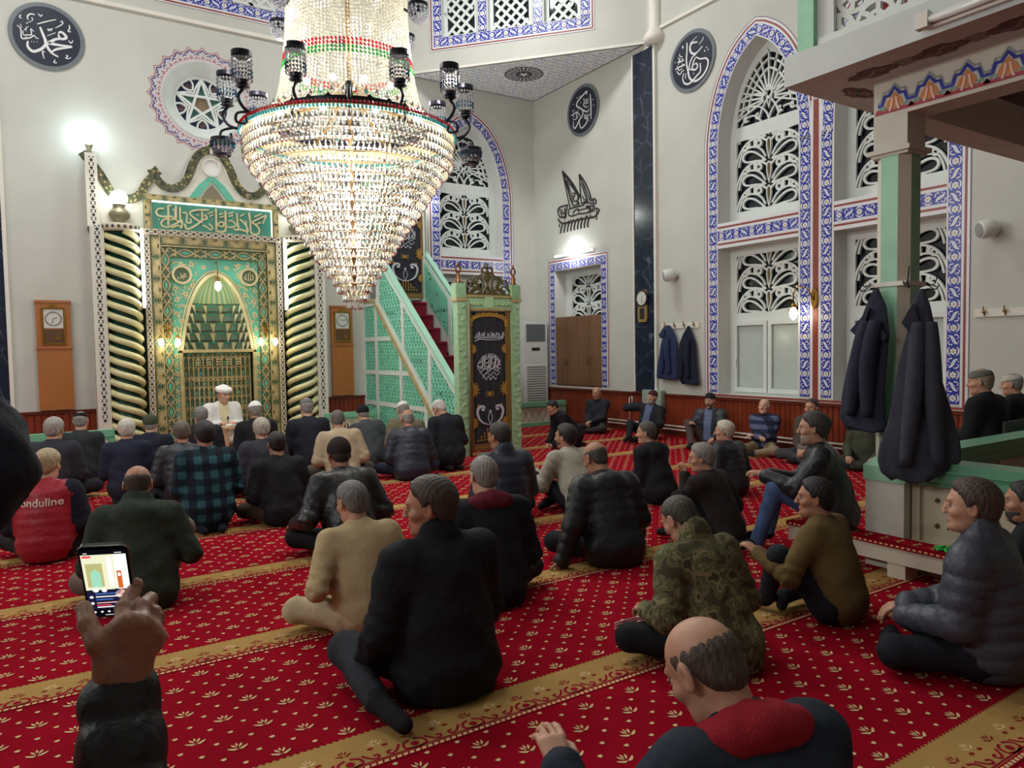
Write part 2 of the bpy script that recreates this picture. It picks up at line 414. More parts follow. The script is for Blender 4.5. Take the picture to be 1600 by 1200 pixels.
# right wall frames
mb = MB()
for cx in (C1, C2):
    ap = mirror_arch(cx, HALF)
    outer = offset(ap, .095)
    tile_band(mb, RW, outer, .15)
    for o, w, mi in ((.012, .02, 0), (.185, .03, 0), (.215, .03, 2), (.245, .03, 0), (.268, .01, 5)): mb.stroke(RW, offset(ap, o), w, .002 + (.0005 if mi == 2 else 0), mi=mi)
def vstrip(x, w, mi, z0, z1, c=.003): mb.poly(RW, rect(x - w / 2, z0, x + w / 2, z1), c, mi=mi)
for sgn, cx in ((-1, C1), (1, C2)):
    e = cx + sgn * .73
    x = cx + sgn * (.73 + .095); pts = [(x, .80), (x, 4.42)]; tile_band(mb, RW, pts, .15)
    for o, w, mi in ((.012, .02, 0), (.185, .03, 0), (.215, .03, 2), (.245, .03, 0), (.268, .01, 5)): vstrip(e + sgn * o, w, mi, .76, 4.42)
x0 = (C1 + C2) / 2
for s_ in (-1, 1):
    x = x0 + s_ * .165; tile_band(mb, RW, [(x, .80), (x, 4.45)], .15)
    vstrip(x0 + s_ * .065, .035, 0, .76, 4.9); vstrip(x0 + s_ * .262, .02, 0, .76, 4.42)
vstrip(x0, .08, 2, .74, 4.9, .006)
mb.poly(RW, rect(C1 - 1.0, .735, C2 + 1.0, .765), .003, mi=2)
for cx in (C1, C2):
    mb.poly(RW, rect(cx - .73, 3.07, cx + .73, 3.46), .0025, mi=0)
    tile_band(mb, RW, [(cx - .73, 3.265), (cx + .73, 3.265)], .15, c=.0045)
    for z in (3.135, 3.395): mb.poly(RW, rect(cx - .73, z - .015, cx + .73, z + .015), .0045, mi=2)
mb.build('trim_2', TILE + [m_line], kind='structure')
# qibla window frame
mb = MB()
ap = mirror_arch(CQ, HALF); tile_band(mb, QW, offset(ap, .095), .15)
for o, w, mi in ((.012, .02, 0), (.185, .03, 0), (.215, .03, 2), (.245, .03, 0), (.268, .01, 5)): mb.stroke(QW, offset(ap, o), w, .002 + (.0005 if mi == 2 else 0), mi=mi)
for s_ in (-1, 1):
    x = CQ + s_ * .825; tile_band(mb, QW, [(x, .8), (x, 4.42)], .15)
    for o, w, mi in ((.012, .02, 0), (.185, .03, 0), (.215, .03, 2), (.245, .03, 0), (.268, .01, 5)): mb.poly(QW, rect(CQ + s_ * (.73 + o) - w / 2, .76, CQ + s_ * (.73 + o) + w / 2, 4.42), .003, mi=mi)
mb.poly(QW, rect(CQ - .73, 3.07, CQ + .73, 3.46), .0025, mi=0)
tile_band(mb, QW, [(CQ - .73, 3.265), (CQ + .73, 3.265)], .15, c=.0045)
for z in (3.135, 3.395): mb.poly(QW, rect(CQ - .73, z - .015, CQ + .73, z + .015), .0045, mi=2)
mb.build('trim_3', TILE + [m_line], kind='structure')
# border round the cabinet window
mb = MB()
def rect_border(mb, F, a0, b0, a1, b1, W, bottom=True, style=0):
    """tile band around an opening a0..a1 x b0..b1, with red and white lines outside"""
    h = W / 2 + .015
    tile_band(mb, F, [(a0 - h, b0), (a0 - h, b1 + h + W / 2)], W); tile_band(mb, F, [(a1 + h, b0), (a1 + h, b1 + h + W / 2)], W)
    tile_band(mb, F, [(a0 - h + W / 2, b1 + h), (a1 + h - W / 2, b1 + h)], W)
    if bottom: tile_band(mb, F, [(a0 - h - W / 2, b0 - h), (a1 + h + W / 2, b0 - h)], W)
    for o, w, mi in ((W + .03, .03, 0), (W + .058, .025, 2), (W + .082, .02, 0), (W + .096, .008, 5)):
        bb = b0 - (o if bottom else 0)
        mb.poly(F, rect(a0 - o - w / 2, bb, a0 - o + w / 2, b1 + o), .003, mi=mi); mb.poly(F, rect(a1 + o - w / 2, bb, a1 + o + w / 2, b1 + o), .003, mi=mi)
        mb.poly(F, rect(a0 - o, b1 + o - w / 2, a1 + o, b1 + o + w / 2), .0032, mi=mi)
        if bottom: mb.poly(F, rect(a0 - o, bb - w / 2, a1 + o, bb + w / 2), .0032, mi=mi)
rect_border(mb, RW, -12.32, .78, -10.83, 3.14, .14, False)
mb.build('trim_4', TILE + [m_line], kind='structure')
# drum windows: borders and grilles
mb = MB(); rect_border(mb, DG, .79, 7.43, 3.42, 9.2, .16)
for a in ((1.47 + 1.70) / 2, (2.52 + 2.76) / 2): tile_band(mb, DG, [(a, 7.43), (a, 9.2)], .16)
mb.build('trim_5', TILE + [m_line], kind='structure')
mb = MB(); rect_border(mb, QW, 1.32, 7.44, 3.68, 9.2, .16); 
for a in (2.1, 2.9): tile_band(mb, QW, [(a, 7.44), (a, 9.2)], .16)
mb.build('trim_6', TILE + [m_line], kind='structure')
m_latt = mat('lattice_white', (214, 220, 216), .55, var=.03)
def diamond_grille(mb, F, a0, b0, a1, b1, c0, c1):
    mb.poly(F, rect(a0, b0, a1, b1), c0 - .02, mi=1)
    for r in (rect(a0, b0, a0 + .07, b1), rect(a1 - .07, b0, a1, b1), rect(a0, b0, a1, b0 + .05)): mb.poly(F, r, c0, c1)
    s = .19; w = a1 - a0; h = b1 - b0; k = -int(h / s) - 1
    while k * s < w:
        for sg in (1, -1):
            pts = []
            for t in np.linspace(0, h, 12):
                x = k * s + t if sg > 0 else w - (k * s + t)
                if 0 <= x <= w: pts.append((a0 + x, b0 + t))
            if len(pts) > 1: mb.stroke(F, [pts[0], pts[-1]], .05, c0, c1)
        k += 1
for i, (a, b) in enumerate(oct_s):
    mb = MB(); diamond_grille(mb, DG, a, 7.43, b, 9.2, -.14, -.11); mb.build('window_%d' % (i + 1), [m_latt, m_glassdk], kind='structure')
for i, (a, b) in enumerate(((1.32, 2.02), (2.18, 2.82), (2.98, 3.68))):
    mb = MB(); diamond_grille(mb, QW, a, 7.44, b, 9.2, .006, .012); mb.build('window_%d' % (i + 4), [m_latt, m_glassdk], kind='structure')
# ------------------------------------------------------------------ peacock lattice panels
def tear(cx, cy, ang, ln, w, n=18):
    """teardrop outline: tip at (cx,cy), round end at distance ln along ang"""
    out = []; ca, sa = math.cos(ang), math.sin(ang)
    for k in range(n):
        t = 2 * PI * k / n; x = ln * (.5 - .5 * math.cos(t)) ; y = w * math.sin(t) * math.sin(t / 2) ** 1.4
        out.append((cx + x * ca - y * sa, cy + x * sa + y * ca))
    return out
def clipbox(mb, F, cb, fn):
    """build with fn into a scratch mesh then clip it to the box (a0,b0,a1,b1)"""
    t = MB(); fn(t); bm = bmesh.new(); I = Fr((0, 0, 0), (1, 0, 0), (0, 1, 0))
    vs = [bm.verts.new(v) for v in t.v]
    for f, m in zip(t.f, t.m):
        try: fc = bm.faces.new([vs[i] for i in f]); fc.material_index = m
        except ValueError: pass
    for co, no in (((cb[0], 0, 0), (-1, 0, 0)), ((cb[2], 0, 0), (1, 0, 0)), ((0, cb[1], 0), (0, -1, 0)), ((0, cb[3], 0), (0, 1, 0))):
        bmesh.ops.bisect_plane(bm, geom=bm.verts[:] + bm.edges[:] + bm.faces[:], plane_co=co, plane_no=no, clear_outer=True)
    bm.verts.index_update()
    V = [F(*v.co) for v in bm.verts]
    by = {}
    for f in bm.faces: by.setdefault(f.material_index, []).append(tuple(v.index for v in f.verts))
    o = len(mb.v); mb.v += [tuple(v) for v in V]
    for m, fs in by.items():
        mb.f += [tuple(i + o for i in f) for f in fs]; mb.m += [m] * len(fs); mb.sm += [False] * len(fs)
    bm.free()
I2 = Fr((0, 0, 0), (1, 0, 0), (0, 1, 0))
def hexstar(cx, cy, r): return [(cx + (r if k % 2 == 0 else r * .55) * math.cos(k * PI / 6 + PI / 6), cy + (r if k % 2 == 0 else r * .55) * math.sin(k * PI / 6 + PI / 6)) for k in range(12)]
def peacock(t, cx, b0, b1, h, c0, c1, w=.026):
    k = -1
    while b0 + k * h < b1:
        y = b0 + k * h
        t.ring(I2, tear(cx, y - .01, PI / 2, .34, .066), tear(cx, y + .035, PI / 2, .27, .044), c0, c1)
        t.poly(I2, tear(cx, y + .035, PI / 2, .27, .044, 14), c0 + .002, mi=2)
        for s in (-1, 1):
            X = lambda pts: [(cx + s * p[0], y + p[1]) for p in pts]
            o = smooth([(.05, .0), (.16, .10), (.27, .175), (.38, .20), (.47, .17), (.50, .10), (.46, .035), (.37, .01), (.22, .0), (.10, -.02)], 3, True)
            n = smooth([(.11, .02), (.19, .09), (.28, .145), (.37, .168), (.44, .148), (.465, .10), (.43, .055), (.36, .038), (.24, .03), (.15, .015)], 3, True)
            t.ring(I2, X(o), X(n), c0, c1)
            arc = X(smooth([(.03, .27), (.12, .335), (.24, .36), (.38, .33), (.50, .24), (.58, .10), (.62, -.05)], 4))
            t.stroke(I2, arc, w * 1.2, c0, c1)
            arc = X(smooth([(.06, .05), (.13, .16), (.24, .23), (.37, .245), (.48, .2), (.53, .10), (.56, -.02)], 4))
            t.stroke(I2, arc, w, c0, c1)
            for px, py, r in ((.185, .275, .038), (.44, .25, .03)):
                m = (cx + s * px, y + py); t.ring(I2, circ(m[0], m[1], r * 1.75, 12), hexstar(m[0], m[1], r), c0, c1)
            for p, q in (((.26, .22), (.25, .36)), ((.36, .23), (.375, .34))): t.stroke(I2, X([p, q]), lambda u: .03 + .04 * abs(u - .5), c0, c1)
        k += 1
def peacock_panel(mb, F, a0, b0, a1, b1, c0, c1, h=.36, frame=.05):
    cx = (a0 + a1) / 2
    clipbox(mb, F, (a0, b0, a1, b1), lambda t: peacock(t, cx, b0, b1, h, c0, c1))
def arch_lattice(mb, F, cx, z0, c0, c1):
    """fan lattice in the pointed head of an upper window"""
    H = [(.62, z0), (.60, z0 + .25), (.50, z0 + .55), (.32, z0 + .82), (.14, z0 + .98), (0, z0 + 1.05)]
    outl = mirror_arch(cx, H)
    def R(ang):                                     # distance from the hub to the arch along an angle
        hx, hy = cx, z0 + .35; d = (math.cos(ang), math.sin(ang)); best = .2; pr = outl + [outl[0]]
        for i in range(len(pr) - 1):
            x1, y1 = pr[i][0] - hx, pr[i][1] - hy; x2, y2 = pr[i + 1][0] - hx, pr[i + 1][1] - hy
            den = d[0] * (y2 - y1) - d[1] * (x2 - x1)
            if abs(den) < 1e-9: continue
            t = (x1 * (y2 - y1) - y1 * (x2 - x1)) / den; u = (x1 * d[1] - y1 * d[0]) / den
            if t > 0 and -.01 <= u <= 1.01: best = max(best, t)
        return best
    mb.stroke(F, outl, .05, c0, c1); mb.stroke(F, [outl[0], outl[-1]], .05, c0, c1)
    mb.ring(F, tear(cx, z0 + .18, PI / 2, .36, .085), tear(cx, z0 + .22, PI / 2, .28, .055), c0, c1)
    hx, hy = cx, z0 + .35
    n = 16
    for k in range(n + 1):
        a = -.35 + (PI + .7) * k / n; r = R(a)
        mb.stroke(F, [(hx + .1 * math.cos(a), hy + .1 * math.sin(a)), (hx + r * math.cos(a), hy + r * math.sin(a))], .026, c0, c1)
    for fr in (.62, .82):
        pts = [(hx + R(-.35 + (PI + .7) * k / 40) * fr * math.cos(-.35 + (PI + .7) * k / 40), hy + R(-.35 + (PI + .7) * k / 40) * fr * math.sin(-.35 + (PI + .7) * k / 40)) for k in range(41)]
        mb.stroke(F, pts, .03, c0, c1)
    for s in (-1, 1):
        for q, rr in ((.28, .2), (.52, .34), (.62, .52)):
            mb.stroke(F, circ(cx + s * .33, z0 - .05, rr, 10, a0=.2, a1=PI - .2), .024, c0, c1)
        for q in (.2, .42): mb.ring(F, circ(cx + s * q, z0 + .12, .055, 10), hexstar(cx + s * q, z0 + .12, .032), c0, c1)
def window_lattice(nm, F, cx, c, has_sash=True, low_rows=True):
    t0, t1 = c, c + .035
    mb = MB()
    # upper pane: glass, frame and lattice
    mb.poly(F, rect(cx - .73, 3.46, cx + .73, 6.1), c - .03, mi=1)
    for r in (rect(cx - .73, 3.46, cx - .60, 4.95), rect(cx + .60, 3.46, cx + .73, 4.95), rect(cx - .6, 4.74, cx + .6, 4.93), rect(cx - .6, 3.46, cx + .6, 3.64)): mb.poly(F, r, t0, t1)
    oo = mirror_arch(cx, HALF); ii = mirror_arch(cx, [(.60, 4.93), (.58, 5.2), (.48, 5.48), (.31, 5.76), (.13, 5.92), (0, 5.99)])
    n = 31; mb.ring(F, resample(oo, n) , resample(ii, n), t0, t1, closed=False)
    peacock_panel(mb, F, cx - .6, 3.64, cx + .6, 4.74, t0, t1)
    arch_lattice(mb, F, cx, 4.93, t0, t1)
    mb.build(nm[0], [m_latt, m_glassdk, m_glassgold], kind='structure')
    mb = MB()
    mb.poly(F, rect(cx - .73, .76, cx + .73, 3.07), c - .03, mi=1)
    for r in (rect(cx - .73, .76, cx - .60, 3.07), rect(cx + .60, .76, cx + .73, 3.07), rect(cx - .6, 2.95, cx + .6, 3.07), rect(cx - .6, 1.9, cx + .6, 2.05), rect(cx - .73, .76, cx + .73, .84)): mb.poly(F, r, t0, t1)
    peacock_panel(mb, F, cx - .6, 2.05, cx + .6, 2.95, t0, t1)
    if has_sash:
        for s in (-1, 1):
            a0, a1 = (cx - .64, cx - .01) if s < 0 else (cx + .01, cx + .64)
            mb.ring(F, rect(a0, .80, a1, 1.92), rect(a0 + .06, .87, a1 - .06, 1.85), t1, t1 + .035)
            mb.poly(F, rect(a0 + .05, .86, a1 - .05, 1.86), c + .02, mi=3)
        mb.fbox(F, cx - .60, 1.2, t1 + .035, cx - .58, 1.32, t1 + .06)
    mb.build(nm[1], [m_latt, m_glassdk, m_glassgold, m_frost], kind='structure')
m_frost = mat('frosted_pane', (186, 196, 190), .12, var=.02, spec=.8)
window_lattice(('window_7', 'window_8'), RW, C1, -.33)
window_lattice(('window_9', 'window_10'), RW, C2, -.33)
window_lattice(('window_11', 'window_12'), QW, CQ, -.33)
mb = MB(); c = -.33
mb.poly(RW, rect(-12.32, .76, -10.83, 3.14), c - .03, mi=1)
for r in (rect(-12.32, .76, -12.12, 3.14), rect(-11.03, .76, -10.83, 3.14), rect(-12.12, 3.0, -11.03, 3.14)): mb.poly(RW, r, c, c + .035)
peacock_panel(mb, RW, -12.12, 1.0, -11.03, 3.0, c, c + .035)
mb.build('window_13', [m_latt, m_glassdk, m_glassgold], kind='structure')
# ------------------------------------------------------------------ wainscot, pilasters
def wainscot(name, F, a0, a1, z1=.70, skip=()):
    mb = MB(); n = int((a1 - a0) / .085); w = (a1 - a0) / n
    for i in range(n):
        a = a0 + i * w
        vs = [F(a, 0, .008), F(a + .012, 0, .022), F(a + w - .012, 0, .022), F(a + w, 0, .008), F(a, z1, .008), F(a + .012, z1, .022), F(a + w - .012, z1, .022), F(a + w, z1, .008)]
        mb.add(vs, [(0, 1, 5, 4), (1, 2, 6, 5), (2, 3, 7, 6)])
    mb.fbox(F, a0, z1 - .02, 0, a1, z1 + .025, .05, 1); mb.fbox(F, a0, 0, 0, a1, .07, .035, 1)
    return mb.build(name, [m_wood, m_wood_dk], kind='structure')
wainscot('baseboard_right', RW, -QY, 3.0, .70)
wainscot('baseboard_front', QW, -.36, .72, .70); wainscot('baseboard_front.001', QW, 4.28, RX, .70)
def pilaster(name, F, a0, a1, z0, z1, sh=.05):
    mb = MB(); mb.fbox(F, a0, z0, 0, a1, z1, sh); mb.fbox(F, a0 - .03, z0, 0, a0, z1, sh + .015, 1); mb.fbox(F, a1, z0, 0, a1 + .05, z1, sh + .015, 1)
    mb.fbox(F, a0 - .03, z0 - .04, 0, a1 + .05, z0, sh + .03, 2); return mb.build(name, [m_mar, m_white, m_wood_dk], kind='structure')
pilaster('trim_7', RW, -9.83, -9.33, .74, 6.7)
pilaster('trim_8', QW, -.95, -.37, .74, 6.7)
# white round corner shaft above the right pilaster
mb = MB(); mb.lathe((9.08, 9.3, 6.72), [(.16, 0), (.2, .06), (.2, .12), (.14, .2), (.11, .28), (.11, 3.6)], 16); mb.build('trim_9', m_white, kind='structure')
# ================================================================== the carpet
m_cred = mat('carpet_red_pile', (148, 10, 32), 1, var=.14, vscale=2.2, bump=.35, bscale=420, spec=.05)
m_cgold = mat('carpet_gold_pile', (176, 140, 84), .95, var=.1, vscale=3, bump=.35, bscale=420, spec=.05)
m_ccream = mat('carpet_cream_pile', (222, 190, 142), .95, bump=.3, bscale=420, spec=.05)
m_crust = mat('carpet_rust_pile', (140, 44, 34), .95, bump=.3, bscale=420, spec=.05)
m_cpink = mat('carpet_rose_pile', (150, 26, 44), .95, bump=.3, bscale=420, spec=.05)
CM = [m_cred, m_cgold, m_ccream, m_crust, m_cpink]
def carpet():
    mb = MB(); x0, x1, y0, y1 = LX, RX, BY, QY + .35
    mb.add([(x0, y0, 0), (x1, y0, 0), (x1, y1, 0), (x0, y1, 0)], [(0, 1, 2, 3)], 0)
    z1, z2, z3 = .0015, .0025, .0035
    P = 1.325; sp = .06625
    def tulip(x, y, mi, s=1., z=z2):
        G = FL
        for q in (-1, 1):
            mb.poly(G, [(x, y - .018 * s), (x + q * .02 * s, y - .006 * s), (x + q * .040 * s, y + .004 * s), (x + q * .034 * s, y - .010 * s), (x + q * .015 * s, y - .024 * s)] if q > 0 else [(x, y - .018 * s), (x - .015 * s, y - .024 * s), (x - .034 * s, y - .010 * s), (x - .040 * s, y + .004 * s), (x - .02 * s, y - .006 * s)], z, mi=mi)
            mb.poly(G, [(x + q * .004 * s, y - .008 * s), (x + q * .020 * s, y + .010 * s), (x + q * .020 * s, y + .027 * s), (x + q * .007 * s, y + .010 * s)], z, mi=mi)
        mb.poly(G, [(x, y + .004 * s), (x + .005 * s, y + .018 * s), (x, y + .034 * s), (x - .005 * s, y + .018 * s)], z, mi=mi)
    for k in range(-1, 9):
        yt = 1.44 + P * k; yb = yt - .26
        if yt > QY + .2: break
        mb.add([(x0, yb, z1), (x1, yb, z1), (x1, yt, z1), (x0, yt, z1)], [(0, 1, 2, 3)], 1)
        ax, bx = (-1.6, 8.9)
        near = k < 5
        # dotted edges
        n = int((bx - ax) / (.026 if near else .05))
        for i in range(n):
            x = ax + (bx - ax) * i / n; w = (bx - ax) / n * .55
            mb.add([(x, yt - .008, z2), (x + w, yt - .008, z2), (x + w, yt + .006, z2), (x, yt + .006, z2)], [(0, 1, 2, 3)], 0)
        mb.add([(ax, yb, z2), (bx, yb, z2), (bx, yb + .03, z2), (ax, yb + .03, z2)], [(0, 1, 2, 3)], 0)
        for i in range(n):
            x = ax + (bx - ax) * i / n; w = (bx - ax) / n * .7
            mb.add([(x, yb + .006, z3), (x + w, yb + .006, z3), (x + w + .004, yb + .022, z3), (x + .004, yb + .022, z3)], [(0, 1, 2, 3)], 2)
        # scroll row and small tulips on the gold band
        L = .265; m = int((bx - ax) / L)
        for i in range(m):
            x = ax + i * L
            for q in (-1, 1):
                mb.stroke(FL, smooth([(x + L / 2, yb + .035), (x + L / 2 + q * .045, yb + .05), (x + L / 2 + q * .04, yb + .085), (x + L / 2 + q * .01, yb + .10)], 3), .012, z2, mi=4)
                mb.stroke(FL, smooth([(x + L / 2 + q * .055, yb + .095), (x + L / 2 + q * .08, yb + .06), (x + L / 2 + q * .105, yb + .05), (x + L / 2 + q * .115, yb + .07), (x + L / 2 + q * .095, yb + .075)], 3), .011, z2, mi=4)
            mb.poly(FL, circ(x + L / 2, yb + .065, .018, 8), z2, mi=4)
            mb.stroke(FL, [(x, yb + .038), (x + L, yb + .038)], .008, z2, mi=4)
            tulip(x + L / 2, yb + .145, 3, .8); tulip(x + L, yb + .16, 2, .8)
            mb.poly(FL, circ(x + L - .03, yb + .125, .014, 7, .009), z2, mi=3); mb.poly(FL, circ(x + L + .03, yb + .125, .014, 7, .009), z2, mi=3)
        # field between this band and the next nearer one
        for j in range(-1, 16):
            y = yb - .089 - j * sp
            if y < yt - P + .02 or y < .4: continue
            ys = yb - .089 - j * sp
            i0 = int((ax - 3.245) / sp); i1 = int((bx - 3.245) / sp)
            if ys > 9.5: i0 = int((.3 - 3.245) / sp)
            for i in range(i0, i1):
                if (i + j) % 2: continue
                x = 3.245 + i * sp
                if j % 2 == 0 and i % 2 == 0 and (i // 2 + j // 2) % 2 == 0: tulip(x, y, 2)
                elif j >= 0 or 1:
                    mb.add([(x - .011, y + .004, z2), (x - .003, y - .010, z2), (x + .009, y - .007, z2), (x + .012, y + .006, z2), (x + .002, y + .009, z2)], [(0, 1, 2, 3, 4)], 2)
    o = mb.build('floor', CM, kind='structure'); return o
carpet()
# calligraphy strokes, metres in the plane of the wall: (pen width, points)
CAL_MUH = [[0.034,[[-0.083,0.117],[-0.056,0.035],[-0.028,-0.048],[-0.016,-0.117],[0.012,-0.182],[0.056,-0.236],[0.132,-0.274]]],[0.032,[[0.146,0.074],[0.182,0.1],[0.228,0.069],[0.244,0.028],[0.19,-0.002],[0.156,0.018],[0.146,0.06]]],[0.036,[[0.19,0.005],[0.111,-0.019],[0.048,-0.068],[0.012,-0.095],[0.085,-0.098],[0.186,-0.097],[0.316,-0.085]]],[0.028,[[0.316,-0.093],[0.177,-0.14],[0.105,-0.172],[0.045,-0.22]]],[0.034,[[-0.023,-0.092],[-0.032,-0.138],[-0.08,-0.201],[-0.174,-0.256],[-0.225,-0.231],[-0.25,-0.183],[-0.24,-0.119]]],[0.014,[[-0.119,0.149],[-0.003,0.211],[0.127,0.271]]],[0.014,[[0.004,0.008],[0.111,0.075]]],[0.013,[[0.11,0.142],[0.203,0.221],[0.197,0.264],[0.18,0.243]]],[0.018,[[0.012,0.112],[0.023,0.087],[0.043,0.114],[0.054,0.094],[0.071,0.134]]],[0.018,[[-0.14,0.281],[-0.197,0.277],[-0.233,0.233],[-0.223,0.187]]],[0.02,[[-0.18,0.232],[-0.167,0.196]]],[0.012,[[-0.256,0.127],[-0.171,0.19]]],[0.014,[[-0.31,0.242],[-0.33,0.207],[-0.302,0.187]]],[0.014,[[-0.098,0.307],[-0.069,0.275],[-0.045,0.303]]],[0.016,[[0.287,0.226],[0.295,0.183],[0.274,0.129],[0.312,0.132]]],[0.014,[[0.272,-0.004],[0.303,-0.037],[0.331,0.01]]],[0.016,[[-0.036,-0.237],[-0.067,-0.243],[-0.048,-0.337]]],[0.014,[[0.09,-0.323],[0.074,-0.367],[0.113,-0.363]]],[0.013,[[0.228,-0.228],[0.255,-0.236],[0.226,-0.274],[0.262,-0.274],[0.297,-0.249]]],[0.016,[[-0.365,0.081],[-0.323,0.038],[-0.32,-0.075],[-0.298,-0.097],[-0.211,-0.065],[-0.164,-0.024],[-0.135,-0.053],[-0.105,-0.056]]],[0.014,[[-0.323,0.108],[-0.311,0.058]]],[0.014,[[-0.297,0.017],[-0.292,-0.039],[-0.24,-0.032],[-0.194,-0.013],[-0.198,0.065],[-0.162,0.029]]],[0.011,[[-0.282,0.029],[-0.227,0.094]]],[0.011,[[-0.26,0.017],[-0.25,0.08]]],[0.011,[[-0.279,-0.066],[-0.226,-0.073]]],[0.014,[[-0.202,-0.122],[-0.191,-0.122]]],[0.014,[[-0.172,-0.112],[-0.16,-0.112]]],[0.014,[[-0.134,-0.108],[-0.122,-0.107]]]]
CAL_OSM = [[0.03,[[-0.094,0.316],[-0.092,0.2],[-0.104,0.068],[-0.099,-0.036],[-0.076,-0.112],[-0.048,-0.24],[0.015,-0.32],[0.106,-0.352],[0.219,-0.325],[0.308,-0.253],[0.352,-0.168],[0.347,-0.108],[0.298,-0.059],[0.187,-0.034],[0.108,0.022]]],[0.03,[[0.132,0.248],[0.03,0.272],[-0.022,0.235],[-0.017,0.157],[0.04,0.095],[0.131,0.09],[0.238,0.149]]],[0.024,[[0.109,0.072],[0.029,0.049],[-0.029,-0.025],[-0.047,-0.121]]],[0.026,[[0.108,0.022],[0.057,-0.02],[0.028,-0.095],[0.016,-0.142],[0.084,-0.168],[0.136,-0.139],[0.108,-0.079],[0.051,-0.085]]],[0.024,[[0.016,-0.142],[-0.065,-0.124]]],[0.026,[[0.186,-0.097],[0.197,-0.167],[0.186,-0.239],[0.118,-0.276],[0.049,-0.313],[-0.031,-0.348],[-0.101,-0.343],[-0.16,-0.3],[-0.189,-0.222],[-0.164,-0.143]]],[0.016,[[-0.027,0.28],[0.116,0.346]]],[0.012,[[0.166,0.203],[0.244,0.25],[0.255,0.288]]],[0.04,[[-0.188,0.302],[-0.185,0.258]]],[0.034,[[0.279,0.072],[0.281,0.047]]],[0.034,[[0.318,0.108],[0.321,0.091]]],[0.034,[[0.351,0.064],[0.353,0.046]]],[0.03,[[0.048,-0.211],[0.05,-0.229]]],[0.014,[[-0.112,-0.16],[-0.129,-0.197],[-0.124,-0.251]]],[0.014,[[-0.257,0.197],[-0.245,0.15],[-0.186,0.125]]],[0.016,[[-0.311,0.077],[-0.24,0.062],[-0.169,0.064],[-0.216,0.105]]],[0.014,[[-0.245,0.115],[-0.24,0.045]]],[0.02,[[-0.36,-0.029],[-0.288,-0.017],[-0.217,-0.015],[-0.146,-0.021],[-0.205,0.016]]],[0.016,[[-0.325,-0.066],[-0.253,-0.141],[-0.205,-0.105],[-0.158,-0.103]]],[0.014,[[-0.359,0.101],[-0.362,0.076]]],[0.014,[[-0.287,0.147],[-0.263,0.087],[-0.288,0.026]]],[0.014,[[-0.312,0.016],[-0.277,-0.064],[-0.193,-0.057]]]]
CAL_ABU = [[0.03,[[0.132,0.26],[0.154,0.318],[0.077,0.294],[-0.065,0.241],[-0.159,0.18],[-0.167,0.13],[-0.069,0.059],[0.071,-0.032],[0.167,-0.076],[0.217,-0.03]]],[0.026,[[-0.012,0.026],[0.028,-0.047],[-0.001,-0.117],[-0.087,-0.163],[-0.16,-0.24],[-0.234,-0.291],[-0.283,-0.226],[-0.267,-0.141]]],[0.03,[[0.249,0.234],[0.267,0.093],[0.27,-0.079],[0.268,-0.241]]],[0.026,[[0.235,-0.138],[0.166,-0.153],[0.09,-0.116],[0.082,-0.174],[0.138,-0.189],[0.159,-0.143],[0.165,-0.222],[0.108,-0.293],[-0.02,-0.338],[-0.075,-0.271],[-0.087,-0.181],[-0.03,-0.135]]],[0.036,[[-0.15,0.291],[-0.147,0.265]]],[0.03,[[-0.067,0.293],[-0.064,0.275]]],[0.03,[[-0.282,0.198],[-0.275,0.178]]],[0.03,[[-0.041,0.16],[-0.038,0.146]]],[0.04,[[0.206,-0.246],[0.208,-0.259]]],[0.02,[[0.321,0.102],[0.355,0.114]]],[0.03,[[0.344,0.011],[0.346,-0.015]]],[0.02,[[0.048,0.216],[0.074,0.131],[0.045,0.087],[0.114,0.025],[0.197,0.027]]],[0.018,[[0.131,0.184],[0.143,0.111],[0.115,0.076]]],[0.016,[[0.2,0.172],[0.184,0.074]]],[0.016,[[0.061,0.169],[0.172,0.154]]],[0.016,[[0.046,0.113],[0.198,0.087]]],[0.016,[[-0.314,0.066],[-0.241,0.072]]],[0.018,[[-0.359,-0.01],[-0.271,-0.008],[-0.184,0.012],[-0.085,-0.059],[-0.058,-0.119]]],[0.016,[[-0.302,-0.088],[-0.216,-0.12],[-0.143,-0.087],[-0.199,-0.036]]],[0.014,[[-0.198,0.034],[-0.171,-0.062],[-0.187,-0.128]]],[0.014,[[-0.285,0.04],[-0.258,-0.073]]],[0.014,[[-0.126,0.04],[-0.142,-0.035]]]]
